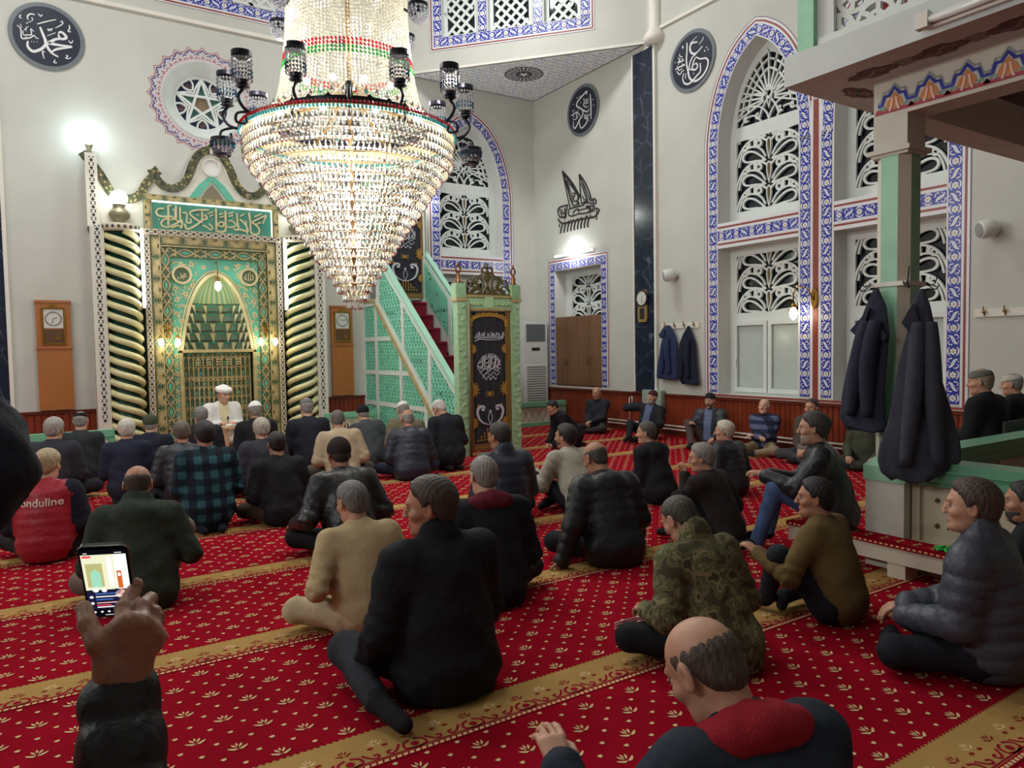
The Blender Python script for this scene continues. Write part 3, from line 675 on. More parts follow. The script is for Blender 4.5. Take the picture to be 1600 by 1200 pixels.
CAL_SHIP = [[0.02,[[-0.396,0.738],[-0.152,-0.064]]],[0.03,[[-0.396,0.738],[-0.194,0.557],[-0.015,0.366],[0.108,0.2],[0.178,0.121]]],[0.02,[[-0.36,0.658],[-0.104,0.428],[0.125,0.142]]],[0.014,[[-0.351,0.645],[-0.2,0.279],[-0.13,0.088]]],[0.016,[[-0.287,0.542],[-0.052,0.329],[0.107,0.145]]],[0.014,[[-0.26,0.514],[-0.164,0.239],[-0.094,0.038]]],[0.014,[[-0.215,0.438],[-0.109,0.218],[-0.059,-0.013]]],[0.02,[[0.151,0.563],[0.21,-0.016]]],[0.026,[[0.151,0.563],[0.323,0.376],[0.458,0.156],[0.523,-0.027]]],[0.014,[[0.168,0.516],[0.322,0.29],[0.422,0.109],[0.489,-0.021]]],[0.014,[[0.185,0.48],[0.287,0.297],[0.42,0.002]]],[0.014,[[0.2,0.379],[0.319,0.15],[0.386,-0.003]]],[0.014,[[0.248,0.119],[0.299,0.034]]],[0.022,[[-0.152,-0.058],[0.067,-0.057],[0.28,-0.06],[0.272,-0.026]]],[0.022,[[0.21,-0.016],[0.419,-0.041],[0.657,-0.093],[0.625,-0.003],[0.557,-0.001],[0.59,-0.06]]],[0.02,[[-0.055,0.197],[-0.021,0.069],[0.069,0.064],[0.142,0.106],[0.107,0.134],[0.105,0.047]]],[0.018,[[-0.095,0.015],[-0.005,-0.022],[0.14,0.008],[0.069,0.031],[0.157,-0.05]]],[0.018,[[-0.072,0.233],[0.018,0.216],[-0.019,0.146]]],[0.018,[[0.317,0.042],[0.42,-0.009],[0.281,0.005]]],[0.024,[[-0.224,0.027],[-0.526,0.022],[-0.558,-0.087],[-0.473,-0.18],[-0.341,-0.19],[-0.283,-0.143],[-0.252,0.02]]],[0.02,[[-0.508,-0.004],[-0.471,-0.09],[-0.358,-0.119],[-0.3,-0.039]]],[0.02,[[-0.451,-0.025],[-0.395,-0.091]]],[0.016,[[-0.337,-0.01],[-0.321,-0.125],[-0.342,-0.235],[-0.275,-0.189]]],[0.018,[[-0.453,-0.127],[-0.398,-0.203]]],[0.022,[[-0.179,-0.048],[-0.209,-0.166],[-0.1,-0.217],[0.1,-0.205],[0.277,-0.223],[0.451,-0.219],[0.486,-0.15],[0.349,-0.105],[0.589,-0.124]]],[0.02,[[-0.062,-0.179],[-0.025,-0.129],[0.102,-0.106],[0.118,-0.175]]],[0.018,[[0.101,-0.139],[0.279,-0.136],[0.417,-0.149],[0.52,-0.198],[0.614,-0.118]]],[0.02,[[0.312,-0.229],[0.587,-0.22],[0.622,-0.173],[0.754,-0.227]]],[0.018,[[0.416,-0.203],[0.45,-0.24],[0.502,-0.217]]],[0.026,[[-0.56,-0.201],[-0.495,-0.268],[-0.381,-0.319],[-0.269,-0.325],[-0.12,-0.325],[0.062,-0.32],[0.24,-0.326],[0.414,-0.332],[0.585,-0.348],[0.687,-0.3],[0.754,-0.237]]],[0.018,[[-0.343,-0.28],[-0.288,-0.345],[-0.231,-0.297]]],[0.018,[[-0.212,-0.289],[-0.158,-0.342],[-0.119,-0.281]]],[0.018,[[-0.046,-0.281],[-0.065,-0.323],[0.025,-0.337]]],[0.018,[[0.062,-0.287],[0.079,-0.345],[0.134,-0.298]]],[0.018,[[0.187,-0.285],[0.204,-0.342],[0.24,-0.293]]],[0.018,[[0.346,-0.278],[0.345,-0.332],[0.398,-0.286]]],[0.018,[[0.484,-0.278],[0.483,-0.332],[0.568,-0.324]]],[0.016,[[0.672,-0.202],[0.668,-0.383]]],[0.03,[[0.66,-0.387],[0.682,-0.393]]],[0.016,[[-0.515,-0.299],[-0.519,-0.344]]],[0.03,[[-0.535,-0.353],[-0.506,-0.359]]],[0.03,[[-0.4,-0.305],[-0.45,-0.4],[-0.49,-0.508]]],[0.03,[[-0.291,-0.311],[-0.34,-0.405],[-0.372,-0.508]]],[0.03,[[-0.183,-0.317],[-0.231,-0.41],[-0.256,-0.508]]],[0.03,[[-0.076,-0.323],[-0.124,-0.416],[-0.141,-0.508]]],[0.03,[[0.029,-0.328],[-0.018,-0.421],[-0.027,-0.508]]],[0.03,[[0.133,-0.334],[0.086,-0.426],[0.085,-0.508]]],[0.03,[[0.236,-0.34],[0.19,-0.431],[0.195,-0.508]]],[0.03,[[0.337,-0.345],[0.292,-0.436],[0.305,-0.509]]],[0.03,[[0.438,-0.351],[0.393,-0.441],[0.412,-0.509]]]]
CAL_INS = [[0.022,[[-0.727,0.107],[-0.813,0.093],[-0.842,0.038],[-0.817,-0.007],[-0.742,-0.018],[-0.611,-0.007]]],[0.025,[[-0.67,0.159],[-0.667,0.089],[-0.676,-0.148]]],[0.02,[[-0.67,0.159],[-0.621,0.164]]],[0.02,[[-0.678,-0.042],[-0.744,-0.071],[-0.779,-0.133],[-0.737,-0.177],[-0.661,-0.171],[-0.571,-0.117],[-0.469,-0.049]]],[0.02,[[-0.622,-0.014],[-0.503,-0.087],[-0.469,-0.061]]],[0.022,[[-0.555,0.17],[-0.557,-0.032]]],[0.022,[[-0.495,0.152],[-0.497,-0.051],[-0.47,-0.085],[-0.484,-0.17]]],[0.018,[[-0.646,-0.063],[-0.579,-0.034],[-0.574,0.097],[-0.607,0.094]]],[0.018,[[-0.628,-0.192],[-0.538,-0.138],[-0.485,-0.181]]],[0.016,[[-0.814,-0.065],[-0.804,-0.078]]],[0.02,[[-0.465,0.065],[-0.398,0.053],[-0.403,-0.08],[-0.335,-0.074],[-0.356,-0.016]]],[0.024,[[-0.437,-0.106],[-0.407,-0.188],[-0.327,-0.158],[-0.234,-0.09],[-0.163,-0.024],[-0.093,0.006],[-0.137,0.063]]],[0.024,[[-0.066,0.142],[-0.249,0.126],[-0.352,0.08],[-0.321,0.023],[-0.232,-0.042],[-0.165,-0.061]]],[0.022,[[-0.17,0.108],[-0.169,-0.037]]],[0.018,[[-0.252,0.053],[-0.218,0.044]]],[0.016,[[-0.091,0.079],[0.003,0.123]]],[0.016,[[-0.058,0.039],[0.001,0.075]]],[0.022,[[-0.025,-0.007],[-0.018,-0.012]]],[0.02,[[-0.166,-0.109],[-0.098,-0.14],[-0.053,-0.174],[-0.017,-0.134],[-0.073,-0.078]]],[0.024,[[0.046,0.176],[0.041,-0.142],[0.028,-0.18],[0.132,-0.197],[0.193,-0.155]]],[0.02,[[0.066,-0.091],[0.135,-0.111],[0.161,-0.047],[0.103,-0.039],[0.066,-0.079]]],[0.016,[[0.089,0.082],[0.155,0.112]]],[0.016,[[0.093,0.033],[0.165,0.064]]],[0.024,[[0.191,0.152],[0.187,-0.156]]],[0.02,[[0.206,-0.105],[0.277,-0.112],[0.351,-0.069],[0.281,-0.001],[0.233,-0.017]]],[0.016,[[0.231,0.106],[0.322,0.139]]],[0.016,[[0.236,0.064],[0.308,0.088]]],[0.022,[[0.294,0.038],[0.301,0.033]]],[0.024,[[0.369,0.131],[0.376,-0.018],[0.384,-0.141],[0.312,-0.134]]],[0.024,[[0.414,0.035],[0.496,-0.046],[0.541,-0.155],[0.469,-0.148],[0.385,-0.129]]],[0.018,[[0.422,0.079],[0.49,0.128]]],[0.018,[[0.511,0.018],[0.527,-0.206]]],[0.024,[[0.564,0.16],[0.583,-0.001],[0.59,-0.176],[0.688,-0.195],[0.727,-0.116],[0.656,-0.033],[0.607,-0.012]]],[0.022,[[0.608,0.001],[0.734,0.074],[0.848,0.134]]],[0.018,[[0.648,0.092],[0.773,0.153]]],[0.018,[[0.668,-0.032],[0.743,-0.001],[0.719,0.009]]],[0.018,[[0.781,-0.011],[0.847,0.121]]]]
# ================================================================== mihrab
m_gold = mat('carved_gilt_plaster', (178, 162, 112), .42, metal=.1, var=.2, vscale=12)
m_gold_lt = mat('pale_gilt_plaster', (204, 192, 146), .45, metal=.1, var=.1, vscale=10)
m_grn = mat('mihrab_green_ground', (84, 108, 78), .5, var=.15, vscale=9)
m_teal = mat('mihrab_turquoise_ground', (96, 184, 156), .5, var=.12, vscale=7)
m_dkgrn = mat('column_dark_green', (18, 58, 48), .3, var=.1)
m_cream = mat('column_cream_rope', (212, 206, 156), .35, var=.06)
m_black = mat('inlay_black', (38, 32, 34), .5)
m_brass = mat('brass', (168, 126, 56), .25, metal=.9)
m_bronze = mat('bronze_vase_paint', (128, 120, 96), .35, metal=.3)
m_offwhite = mat('mihrab_white_plaster', (216, 212, 200), .5, var=.03)
m_band = mat('inlay_band_ground', (196, 186, 162), .5, var=.06)
e_tube = emis('fluorescent_tube', (250, 253, 255), 9)
e_bulb = emis('warm_bulb', (255, 246, 214), 14)
e_globe = emis('globe_bulb', (250, 255, 240), 9)
e_led = emis('led_strip', (235, 255, 250), 2.5)
MC = 2.5
def diamond_band(mb, F, pts, W, c, mg=0, mk=1, L=None):
    """inlay band: black diamonds between pairs of black hour-glass triangles"""
    fn, tot = path_map(F, pts); L = L or W * 1.25; n = max(1, round(tot / L)); L = tot / n
    mb.stroke(F, pts, W, c, mi=mg)
    for i in range(n):
        G = PF(F, fn, i * L); h = W * .36; s = L * .5
        mb.poly(G, [(s - L * .26, 0), (s, -h * .8), (s + L * .26, 0), (s, h * .8)], c + .002, mi=mk)
        for q in (-1, 1): mb.poly(G, [(L * .80, q * h * .22), (L * .80, q * h * 1.0), (L * 1.2, q * h * 1.0), (L * 1.2, q * h * .22), (L * 1.0, q * h * .75)], c + .002, mi=mk)
def leaf(mb, G, p, ang, ln, w, c0, c1, mi):
    ca, sa = math.cos(ang), math.sin(ang); pts = []
    for x, y in ((0, 0), (.3, .42), (.65, .5), (1, 0), (.65, -.5), (.3, -.42)):
        X, Y = x * ln, y * w; pts.append((p[0] + X * ca - Y * sa, p[1] + X * sa + Y * ca))
    mb.poly(G, pts, c0, c1, mi)
def ray_band(mb, F, pts, W, c, L=.34, d=.018):
    """carved band of fanned acanthus leaves"""
    fn, tot = path_map(F, pts); n = max(1, round(tot / L)); L = tot / n
    mb.stroke(F, pts, W, c, mi=1)
    for o in (-W * .46, W * .46): mb.stroke(F, offset(pts, o), W * .1, c, c + d, mi=0)
    for i in range(n):
        G = PF(F, fn, i * L)
        for k in range(13):
            a = PI * (k + .5) / 13; ln = min(W * .78 / max(math.sin(a), .05), L * .47 / max(abs(math.cos(a)), .05)) - .02
            leaf(mb, G, (L / 2 + .022 * math.cos(a), -W * .40 + .018 * math.sin(a)), a, ln, .021, c, c + d, 0)
def xdiamond_band(mb, F, pts, W, c, L=.42, d=.016):
    fn, tot = path_map(F, pts); n = max(1, round(tot / L)); L = tot / n
    mb.stroke(F, pts, W, c, mi=1)
    for i in range(n):
        G = PF(F, fn, i * L); h = W * .45
        mb.poly(G, [(L * .3, 0), (L * .5, h * .45), (L * .7, 0), (L * .5, -h * .45)], c + .004, mi=2)
        for q in (-1, 1):
            mb.stroke(G, smooth([(0, q * h), (L * .22, q * .0), (L * .5, -q * h * .85), (L * .78, 0), (L, q * h)], 3), .018, c, c + d, 0)
            for k in range(4): leaf(mb, G, (L * (.06 + .04 * k), q * h * .3), q * (.5 + .3 * k), h * .7, .014, c, c + d * .8, 0); leaf(mb, G, (L * (.94 - .04 * k), q * h * .3), PI - q * (.5 + .3 * k), h * .7, .014, c, c + d * .8, 0)
def flower(mb, G, x, y, r, c, mi=3):
    for q in range(5):
        t = q * 2 * PI / 5 + .3; mb.poly(G, circ(x + r * .6 * math.cos(t), y + r * .6 * math.sin(t), r * .5, 7), c, c + .014, mi)
    mb.poly(G, circ(x, y, r * .28, 7), c + .02, mi=4)
root = empty('mihrab', (MC, 12.8, 0), 'tall green and gilt carved prayer niche with twisted columns and a wavy white crown', 'mihrab')
MM = [m_gold, m_grn, m_teal, m_gold_lt, m_black, m_offwhite]
K = []
C0 = .30                                             # the front face of the carved surround
# crown
cro = [(.72, 4.64), (.86, 4.46), (.95, 4.33), (1.03, 4.18), (1.10, 4.06), (1.23, 4.02), (1.37, 4.08), (1.49, 4.28), (1.66, 4.49), (1.76, 4.31), (1.9, 4.25), (2.05, 4.36), (2.15, 4.61), (2.28, 4.83), (2.5, 4.96)]
half = smooth(cro[:9], 4)[:-1] + smooth(cro[8:], 4)
top = half + [(2 * MC - a, b) for a, b in half[::-1]][1:]
mb = MB(); mb.poly(QW, [(.72, 3.42)] + top + [(4.28, 3.42)], .02, .20, 0)
K.append(mb.build('crown', [m_offwhite]))
m_mott = mat('crown_band_mottled', (92, 98, 60), .4)
def mottle(m):
    nt = m.node_tree; b = nt.nodes['Principled BSDF']; L = nt.links.new; tc = nt.nodes.new('ShaderNodeTexCoord')
    vo = nt.nodes.new('ShaderNodeTexVoronoi'); vo.inputs['Scale'].default_value = 17
    rp = nt.nodes.new('ShaderNodeValToRGB'); cr = rp.color_ramp; cr.interpolation = 'CONSTANT'
    cr.elements[0].color = (*lin((176, 150, 96)), 1); cr.elements[1].position = .32; cr.elements[1].color = (*lin((44, 72, 46)), 1)
    e = cr.elements.new(.5); e.color = (*lin((92, 84, 54)), 1); e = cr.elements.new(.7); e.color = (*lin((24, 46, 38)), 1)
    L(tc.outputs['Object'], vo.inputs['Vector']); L(vo.outputs['Distance'], rp.inputs[0]); L(rp.outputs[0], b.inputs['Base Color'])
mottle(m_mott)
mb = MB(); hA = smooth(cro[:9], 4); hB = smooth(cro[8:], 4); mrr = lambda L_: [(2 * MC - a, b) for a, b in L_[::-1]]
for seg in (hA, hB, mrr(hB), mrr(hA)): mb.stroke(QW, offset(seg, -.062), .125, .2, .235, 0)
for a, b in ((1.66, 4.49), (2.5, 4.96), (3.34, 4.49)): mb.poly(QW, [(a, b + .03), (a - .07, b - .06), (a, b - .15), (a + .07, b - .06)], .2, .237, 0)
K.append(mb.build('crown_band', [m_mott]))
mb = MB(); mb.ring(QW, circ(MC, 4.585, .15, 28), circ(MC, 4.585, .12, 28), .2, .24, 0); mb.poly(QW, circ(MC, 4.585, .12, 28), .2, .212, 1); mb.stroke(QW, [(MC, 4.80), (MC, 4.9)], lambda t: .07 * (1 - abs(t - .4)), .235, .26, 0)
for s in (-1, 1): mb.stroke(QW, smooth([(MC, 4.77), (MC + s * .2, 4.72), (MC + s * .215, 4.55), (MC + s * .27, 4.4), (MC + s * .42, 4.22), (MC + s * .6, 4.13)], 4), .02, .2, .225, 0)
K.append(mb.build('medallion', [m_offwhite, mat('medallion_pale', (226, 226, 222), .3)]))
mb = MB()
mb.stroke(QW, [(2.19, 4.05), (2.34, 4.26), (2.5, 4.42), (2.66, 4.26), (2.81, 4.05)], .11, .2, .23, 0)
mb.poly(QW, [(2.29, 4.03), (2.4, 4.2), (2.5, 4.32), (2.6, 4.2), (2.71, 4.03)], .2, .21, 1)
K.append(mb.build('chevron', [m_teal, m_bronze]))
# side edges with inlay bands
for s in (-1, 1):
    mb = MB()
    X = lambda a: MC + s * (a - MC) * -1 if s > 0 else a
    mir = (lambda a: 2 * MC - a) if s > 0 else (lambda a: a)
    a0, a1 = sorted((mir(.72), mir(.90))); mb.fbox(QW, a0, .0, 0, a1, 3.5, .42, 0)
    a0, a1 = sorted((mir(.70), mir(.86))); mb.fbox(QW, a0, 3.5, 0, a1, 4.6, .26, 0)
    diamond_band(mb, QW, [(mir(.81), .5), (mir(.81), 3.5)], .095, .422, 0); diamond_band(mb, QW, [(mir(.785), 3.5), (mir(.785), 4.55)], .095, .262, 0)
    mb.fbox(QW, *(sorted((mir(.90), mir(1.46)))[:1] + [0, .0]), sorted((mir(.90), mir(1.46)))[1], 3.42, .08, 2)
    a0, a1 = sorted((mir(1.44), mir(1.52))); mb.fbox(QW, a0, 0, .0, a1, 3.42, .33, 3); diamond_band(mb, QW, [(mir(1.48), .05), (mir(1.48), 3.4)], .08, .333, 3)
    K.append(mb.build('inlaid_edging', [m_offwhite, m_black, m_dkgrn, m_band]))
# carved frame
mb = MB()
mb.fbox(QW, 1.5, 0, 0, 1.95, 3.44, .2, 1); mb.fbox(QW, 3.05, 0, 0, 3.5, 3.44, .2, 1); mb.fbox(QW, 1.95, 3.0, 0, 3.05, 3.44, .2, 1)
for sx in (1.595, 2 * MC - 1.595):
    pts = [(sx, .02), (sx, 3.42)]; ray_band(mb, QW, pts if sx < MC else pts[::-1], .16, C0)
    mb.fbox(QW, sx - .08, 0, .2, sx + .08, 3.42, C0 - .001, 1)
mb.fbox(QW, 1.675, 3.25, .2, 3.325, 3.42, C0 - .001, 1); ray_band(mb, QW, [(3.325, 3.335), (1.675, 3.335)], .16, C0)
for sx in (1.75, 2 * MC - 1.75): xdiamond_band(mb, QW, [(sx, .02), (sx, 3.25)], .14, .26); mb.fbox(QW, sx - .07, 0, .2, sx + .07, 3.25, .259, 1)
xdiamond_band(mb, QW, [(1.82, 3.17), (3.18, 3.17)], .15, .26); mb.fbox(QW, 1.82, 3.09, .2, 3.18, 3.25, .259, 1)
mb.fbox(QW, 1.5, 3.42, .2, 3.5, 3.46, .33, 3)
K.append(mb.build('carved_frame', MM))
# diamond inlay under the inscription
mb = MB(); mb.fbox(QW, 1.44, 3.42, .2, 3.56, 3.51, .36, 0); diamond_band(mb, QW, [(1.44, 3.465), (3.56, 3.465)], .09, .363, 0); K.append(mb.build('inlaid_shelf', [m_band, m_black]))
# spandrel panel with the pointed arch cut in it
ah = smooth([(-.56, 1.58), (-.50, 1.95), (-.42, 2.3), (-.30, 2.6), (-.14, 2.80), (0, 2.86)], 5); arch = [(MC + a, b) for a, b in ah] + [(MC - a, b) for a, b in ah[::-1]][1:]
wall_o = [(1.82, 1.58), (1.82, 3.09), (3.18, 3.09), (3.18, 1.58)]
mb = MB(); P = arch + [(3.18, 1.58), (3.18, 3.09), (1.82, 3.09), (1.82, 1.58)]; mb.poly(QW, P, .18, .215, 2)
mb.fbox(QW, 1.82, 0, .1, 1.90, 1.58, .215, 2); mb.fbox(QW, 3.10, 0, .1, 3.18, 1.58, .215, 2)
mb.stroke(QW, offset(arch, -.0), .05, .21, .25, 3); mb.stroke(QW, offset(arch, .05), .022, .21, .235, 3)
r3 = random.Random(11)
for s in (-1, 1):
    for (x, z) in ((.52, 2.98), (.36, 3.0), (.18, 2.96), (.62, 2.60), (.36, 2.66) , (.60, 2.42), (.47, 2.52), (.46, 2.32), (.61, 2.2), (.54, 2.08), (.62, 1.95), (.60, 1.8), (.63, 1.68)):
        flower(mb, QW, MC + s * x, z, .036, .215)
    for k in range(11): flower(mb, QW, MC + s * .64, 1.52 - k * .145, .032, .215)
    for k in range(230):
        x, z = r3.uniform(.3, .66), r3.uniform(1.6, 3.05)
        lim = np.interp(z, [p[1] for p in ah], [-p[0] for p in ah]) + .08 if z < 2.86 else 0
        if x < lim: continue
        if math.hypot(x - .56, z - 2.82) < .17: continue
        leaf(mb, QW, (MC + s * x, z), r3.uniform(0, 6.28), .055, .018, .215, .226, 3)
    for k in range(52):
        z = .03 + k * .0295; leaf(mb, QW, (MC + s * .64, z), PI / 2 + (-1) ** k * 1.0, .045, .016, .215, .226, 3)
K.append(mb.build('spandrel_panel', MM))
for s, wd_ in ((-1, 'm'), (1, 'a')):
    mb = MB(); cx = MC + s * .52; z = 2.82
    mb.ring(QW, circ(cx, z, .15, 28), circ(cx, z, .115, 28), .2, .30, 3); mb.poly(QW, circ(cx, z, .118, 28), .2, .26, 1)
    if s < 0:
        for w, p in CAL_MUH[:5]: mb.stroke(QW, smooth([(cx + a * .24, z + b * .24) for a, b in p], 3), w * .34, .26, .272, 3)
    else:
        for x in (-.045, -.005, .03): mb.stroke(QW, [(cx + x, z + .055), (cx + x, z - .04)], .012, .26, .272, 3)
        mb.stroke(QW, smooth([(cx + .065, z + .05), (cx + .07, z - .03), (cx + .03, z - .045), (cx - .045, z - .045), (cx - .075, z - .01), (cx - .06, z + .0)], 3), .012, .26, .272, 3)
        mb.stroke(QW, smooth([(cx - .01, z + .08), (cx + .01, z + .065), (cx + .03, z + .08)], 3), .009, .26, .272, 3)
    K.append(mb.build('roundel', MM))
# niche: jambs, rear grille, muqarnas tiers, ribbed half dome
mb = MB()
for s in (-1, 1):
    a0, a1 = sorted((MC + s * .55, MC + s * .60)); mb.fbox(QW, a0, 0, -.36, a1, 1.60, .28, 0)
mb.fbox(QW, MC - .6, 1.57, .2, MC + .6, 1.62, .28, 0)
K.append(mb.build('niche_frame', MM))
mb = MB(); mb.poly(QW, rect(MC - .56, 0, MC + .56, 1.62), .10, mi=1)
for i in range(15):
    x = MC - .52 + i * .0743; mb.stroke(QW, [(x, 0), (x, 1.55)], .016, .1, .135, 0)
for j in range(9):
    z = .12 + j * .165
    for i in range(14):
        x = MC - .483 + i * .0743; mb.stroke(QW, smooth([(x - .037, z), (x, z + .06), (x + .037, z)], 3), .014, .1, .13, 0)
        if j in (3, 6): mb.ring(QW, circ(x, z + .01, .03, 10), circ(x, z + .01, .017, 10), .1, .128, 0)
        if (i + j) % 3 == 0: mb.poly(QW, [(x, z + .07), (x + .018, z + .11), (x, z + .15), (x - .018, z + .11)], .105, mi=2)
for i in range(5):
    x = MC - .3 + i * .16
    for q in range(3): mb.stroke(QW, smooth([(x - .04, 1.36 + q * .04), (x, 1.375 + q * .04), (x + .04, 1.36 + q * .04)], 3), .018, .13, .145, 3)
K.append(mb.build('niche_grille', MM))
mb = MB(); CY = 13 - .16
def hz(z): return float(np.interp(z, [p[1] for p in ah], [-p[0] for p in ah])) - .02
tiers = [1.60, 1.76, 1.92, 2.08, 2.24, 2.38]; ncell = [7, 6, 6, 5, 5]
def plan(a, r, d): return (MC + r * math.cos(a), CY + d * math.sin(a))
for k in range(5):
    z0, z1 = tiers[k], tiers[k + 1]; r0, r1 = hz(z0), hz(z1); d0, d1 = r0 * .62, r1 * .62; n = ncell[k]
    r0_, d0_ = r1 * 1.0 + .015, d1
    for j in range(n):
        a0, a1 = PI * j / n, PI * (j + 1) / n; am = (a0 + a1) / 2
        A, Bq = plan(a0, r0, d0), plan(a1, r0, d0); M = plan(am, r0 * .80, d0 * .72); T = plan(am, r1 * .97, d1 * .95)
        A1, B1 = plan(a0, r1, d1), plan(a1, r1, d1); Mb = plan(am, r0 * 1.02, d0 * 1.05)
        zl = z0 + .01
        # concave cell with a pointed head
        mb.add([(*A, zl), (*Mb, z0 + .02), (*Bq, zl), (*A, z1 - .03), (*Mb, z1 - .05), (*Bq, z1 - .03), (*T, z1)], [(0, 1, 4, 3), (1, 2, 5, 4), (3, 4, 6), (4, 5, 6)], 2)
        mb.m[-4:] = [1, 5, 2, 2]
        # pale prow between the cells
        E1 = plan(a0, r0 * .86, d0 * .84); L1, R1 = plan(a0 - .10, r0, d0), plan(a0 + .10, r0, d0)
        mb.add([(*E1, z0 - .035), (*L1, z1 - .02), (*R1, z1 - .02), (*plan(a0, r0 * .9, d0 * .88), z1 - .02)], [(0, 3, 1), (0, 2, 3)], 3)
        # stepped cornice lip
        mb.add([(*plan(a0, r0 * 1.0, d0), z1 - .012), (*plan(am, r0, d0), z1 - .012), (*plan(a1, r0, d0), z1 - .012), (*plan(a0, r1 * .97, d1 * .95), z1 + .004), (*plan(am, r1 * .93, d1 * .9), z1 + .004), (*plan(a1, r1 * .97, d1 * .95), z1 + .004)], [(0, 1, 4, 3), (1, 2, 5, 4)], 3)
K.append(mb.build('muqarnas', [m_gold, m_grn, m_teal, m_gold_lt, m_black, mat('muqarnas_grey_green', (92, 122, 102), .5)]))
mb = MB(); n = 26; rows = [2.38, 2.5, 2.6, 2.7, 2.78, 2.83, 2.855]
vs = []
for z in rows:
    r = max(hz(z), .01)
    for j in range(n * 2 + 1):
        a = PI * j / (n * 2); q = 1 if j % 2 == 0 else .93; p = plan(a, r * q, r * .62 * q); vs.append((p[0], p[1], z))
w = n * 2 + 1
mb.add(vs, [(i * w + j, i * w + j + 1, (i + 1) * w + j + 1, (i + 1) * w + j) for i in range(len(rows) - 1) for j in range(w - 1)], 0, True)
for i in range(len(mb.m)): mb.m[i] = (i % (w - 1)) // 2 % 2
K.append(mb.build('half_dome', [mat('ribbed_dome_cream', (186, 192, 140), .5), mat('ribbed_dome_green', (120, 166, 128), .5)]))
# inscription panel with its led strip
mb = MB(); mb.fbox(QW, 1.47, 3.51, .2, 3.53, 4.06, .30, 1)
for pts in ([(1.47, 4.0), (3.53, 4.0)][::-1], [(1.525, 3.5), (1.525, 3.95)][::-1], [(3.475, 3.5), (3.475, 3.95)]): ray_band(mb, QW, pts, .105, .302, .30)
mb.poly(QW, rect(1.585, 3.52, 3.415, 3.945), .30, .312, 6)
for w, p in CAL_INS: mb.stroke(QW, smooth([(2.48 + a, 3.735 + b) for a, b in p], 4), w * 1.15, .31, .33, 3)
K.append(mb.build('inscription_panel', MM + [mat('inscription_ground_green', (58, 132, 112), .5, var=.2, vscale=3)]))
mb = MB(); mb.fbox(QW, 1.585, 3.935, .31, 3.415, 3.958, .335); mb.fbox(QW, 3.405, 3.52, .31, 3.42, 3.94, .33); K.append(mb.build('led_strip', e_led))
# twisted columns
for s in (-1, 1):
    cx = MC + s * 1.37; cy = 12.72
    mb = MB(); mb.lathe((cx, cy, 0), [(.27, 0), (.27, .12), (.22, .16), (.19, .2), (.19, 3.44)], 24, 0)
    mb2 = MB(); nst, pitch = 3, .51
    for q in range(nst):
        pts = []; n = 150
        for i in range(n + 1):
            z = .16 + 3.27 * i / n; a = 2 * PI * ((z / pitch) * (1 if s > 0 else -1) + q / nst) + 1; pts.append((cx + .225 * math.cos(a), cy + .225 * math.sin(a), z))
        mb2.tube(pts, .050, 8)
    c_ = mb.build('column', m_dkgrn); r_ = mb2.build('rope_twist', m_cream, c_); K.append(c_)
    mb = MB(); mb.lathe((cx, cy, 3.43), [(.28, 0), (.29, .01), (.29, .10), (.27, .11)], 28, 0)
    G = PF(Fr((0, 0, 0)), lambda u, v: (u, v)); n = 22
    for i in range(n):
        a = PI + PI * 2 * i / n
        for (da, hz_) in ((0, 1),):
            f = lambda aa, zz: (cx + .293 * math.cos(aa), cy + .293 * math.sin(aa), 3.485 + zz)
            w_ = .09; mb.add([f(a - w_, 0), f(a, -.03), f(a + w_, 0), f(a, .03)], [(0, 1, 2, 3)], 1)
    K.append(mb.build('capital', [m_band, m_black]))
rehang(root, *K)
# globe lamps on the columns
for s, lab in ((-1, 'lit round globe lamp on bronze vase above left twisted column'), (1, 'round globe lamp on bronze vase above right twisted column, half behind chandelier')):
    cx = MC + s * 1.37; r = empty('globe_lamp', (cx, 12.72, 3.54), lab, 'lamp', 'globe lamps on the niche columns')
    mb = MB(); mb.lathe((cx, 12.72, 3.54), [(.10, 0), (.10, .02), (.06, .04), (.14, .12), (.15, .17), (.12, .22), (.06, .26), (.09, .3), (.10, .31)], 20)
    a = mb.build('vase', m_bronze); mb = MB(); mb.ball((cx, 12.72, 3.54 + .41), .125, 20); b = mb.build('globe', e_globe); rehang(r, a, b)
    point('globe_lamp_light', (cx, 12.5, 3.97), 5, (.95, 1, .95), .12)
# single bright bulb on the corner of the crown
r = empty('bulb_lamp', (.77, 12.8, 4.62), 'small cool white bulb on top left corner of the niche crown', 'lamp')
mb = MB(); mb.lathe((.77, 12.85, 4.62), [(.05, 0), (.03, .04), (.045, .09), (.06, .12)], 12); a = mb.build('holder', m_bronze)
mb = MB(); mb.lathe((.77, 12.85, 4.74), [(.02, 0), (.05, .02), (.055, .1), (.04, .14), (.0, .16)], 14); b = mb.build('bulb', emis('cool_bulb', (225, 255, 255), 12)); rehang(r, a, b)
point('bulb_lamp_light', (.74, 12.72, 4.86), 7, (.75, .97, 1), .06)
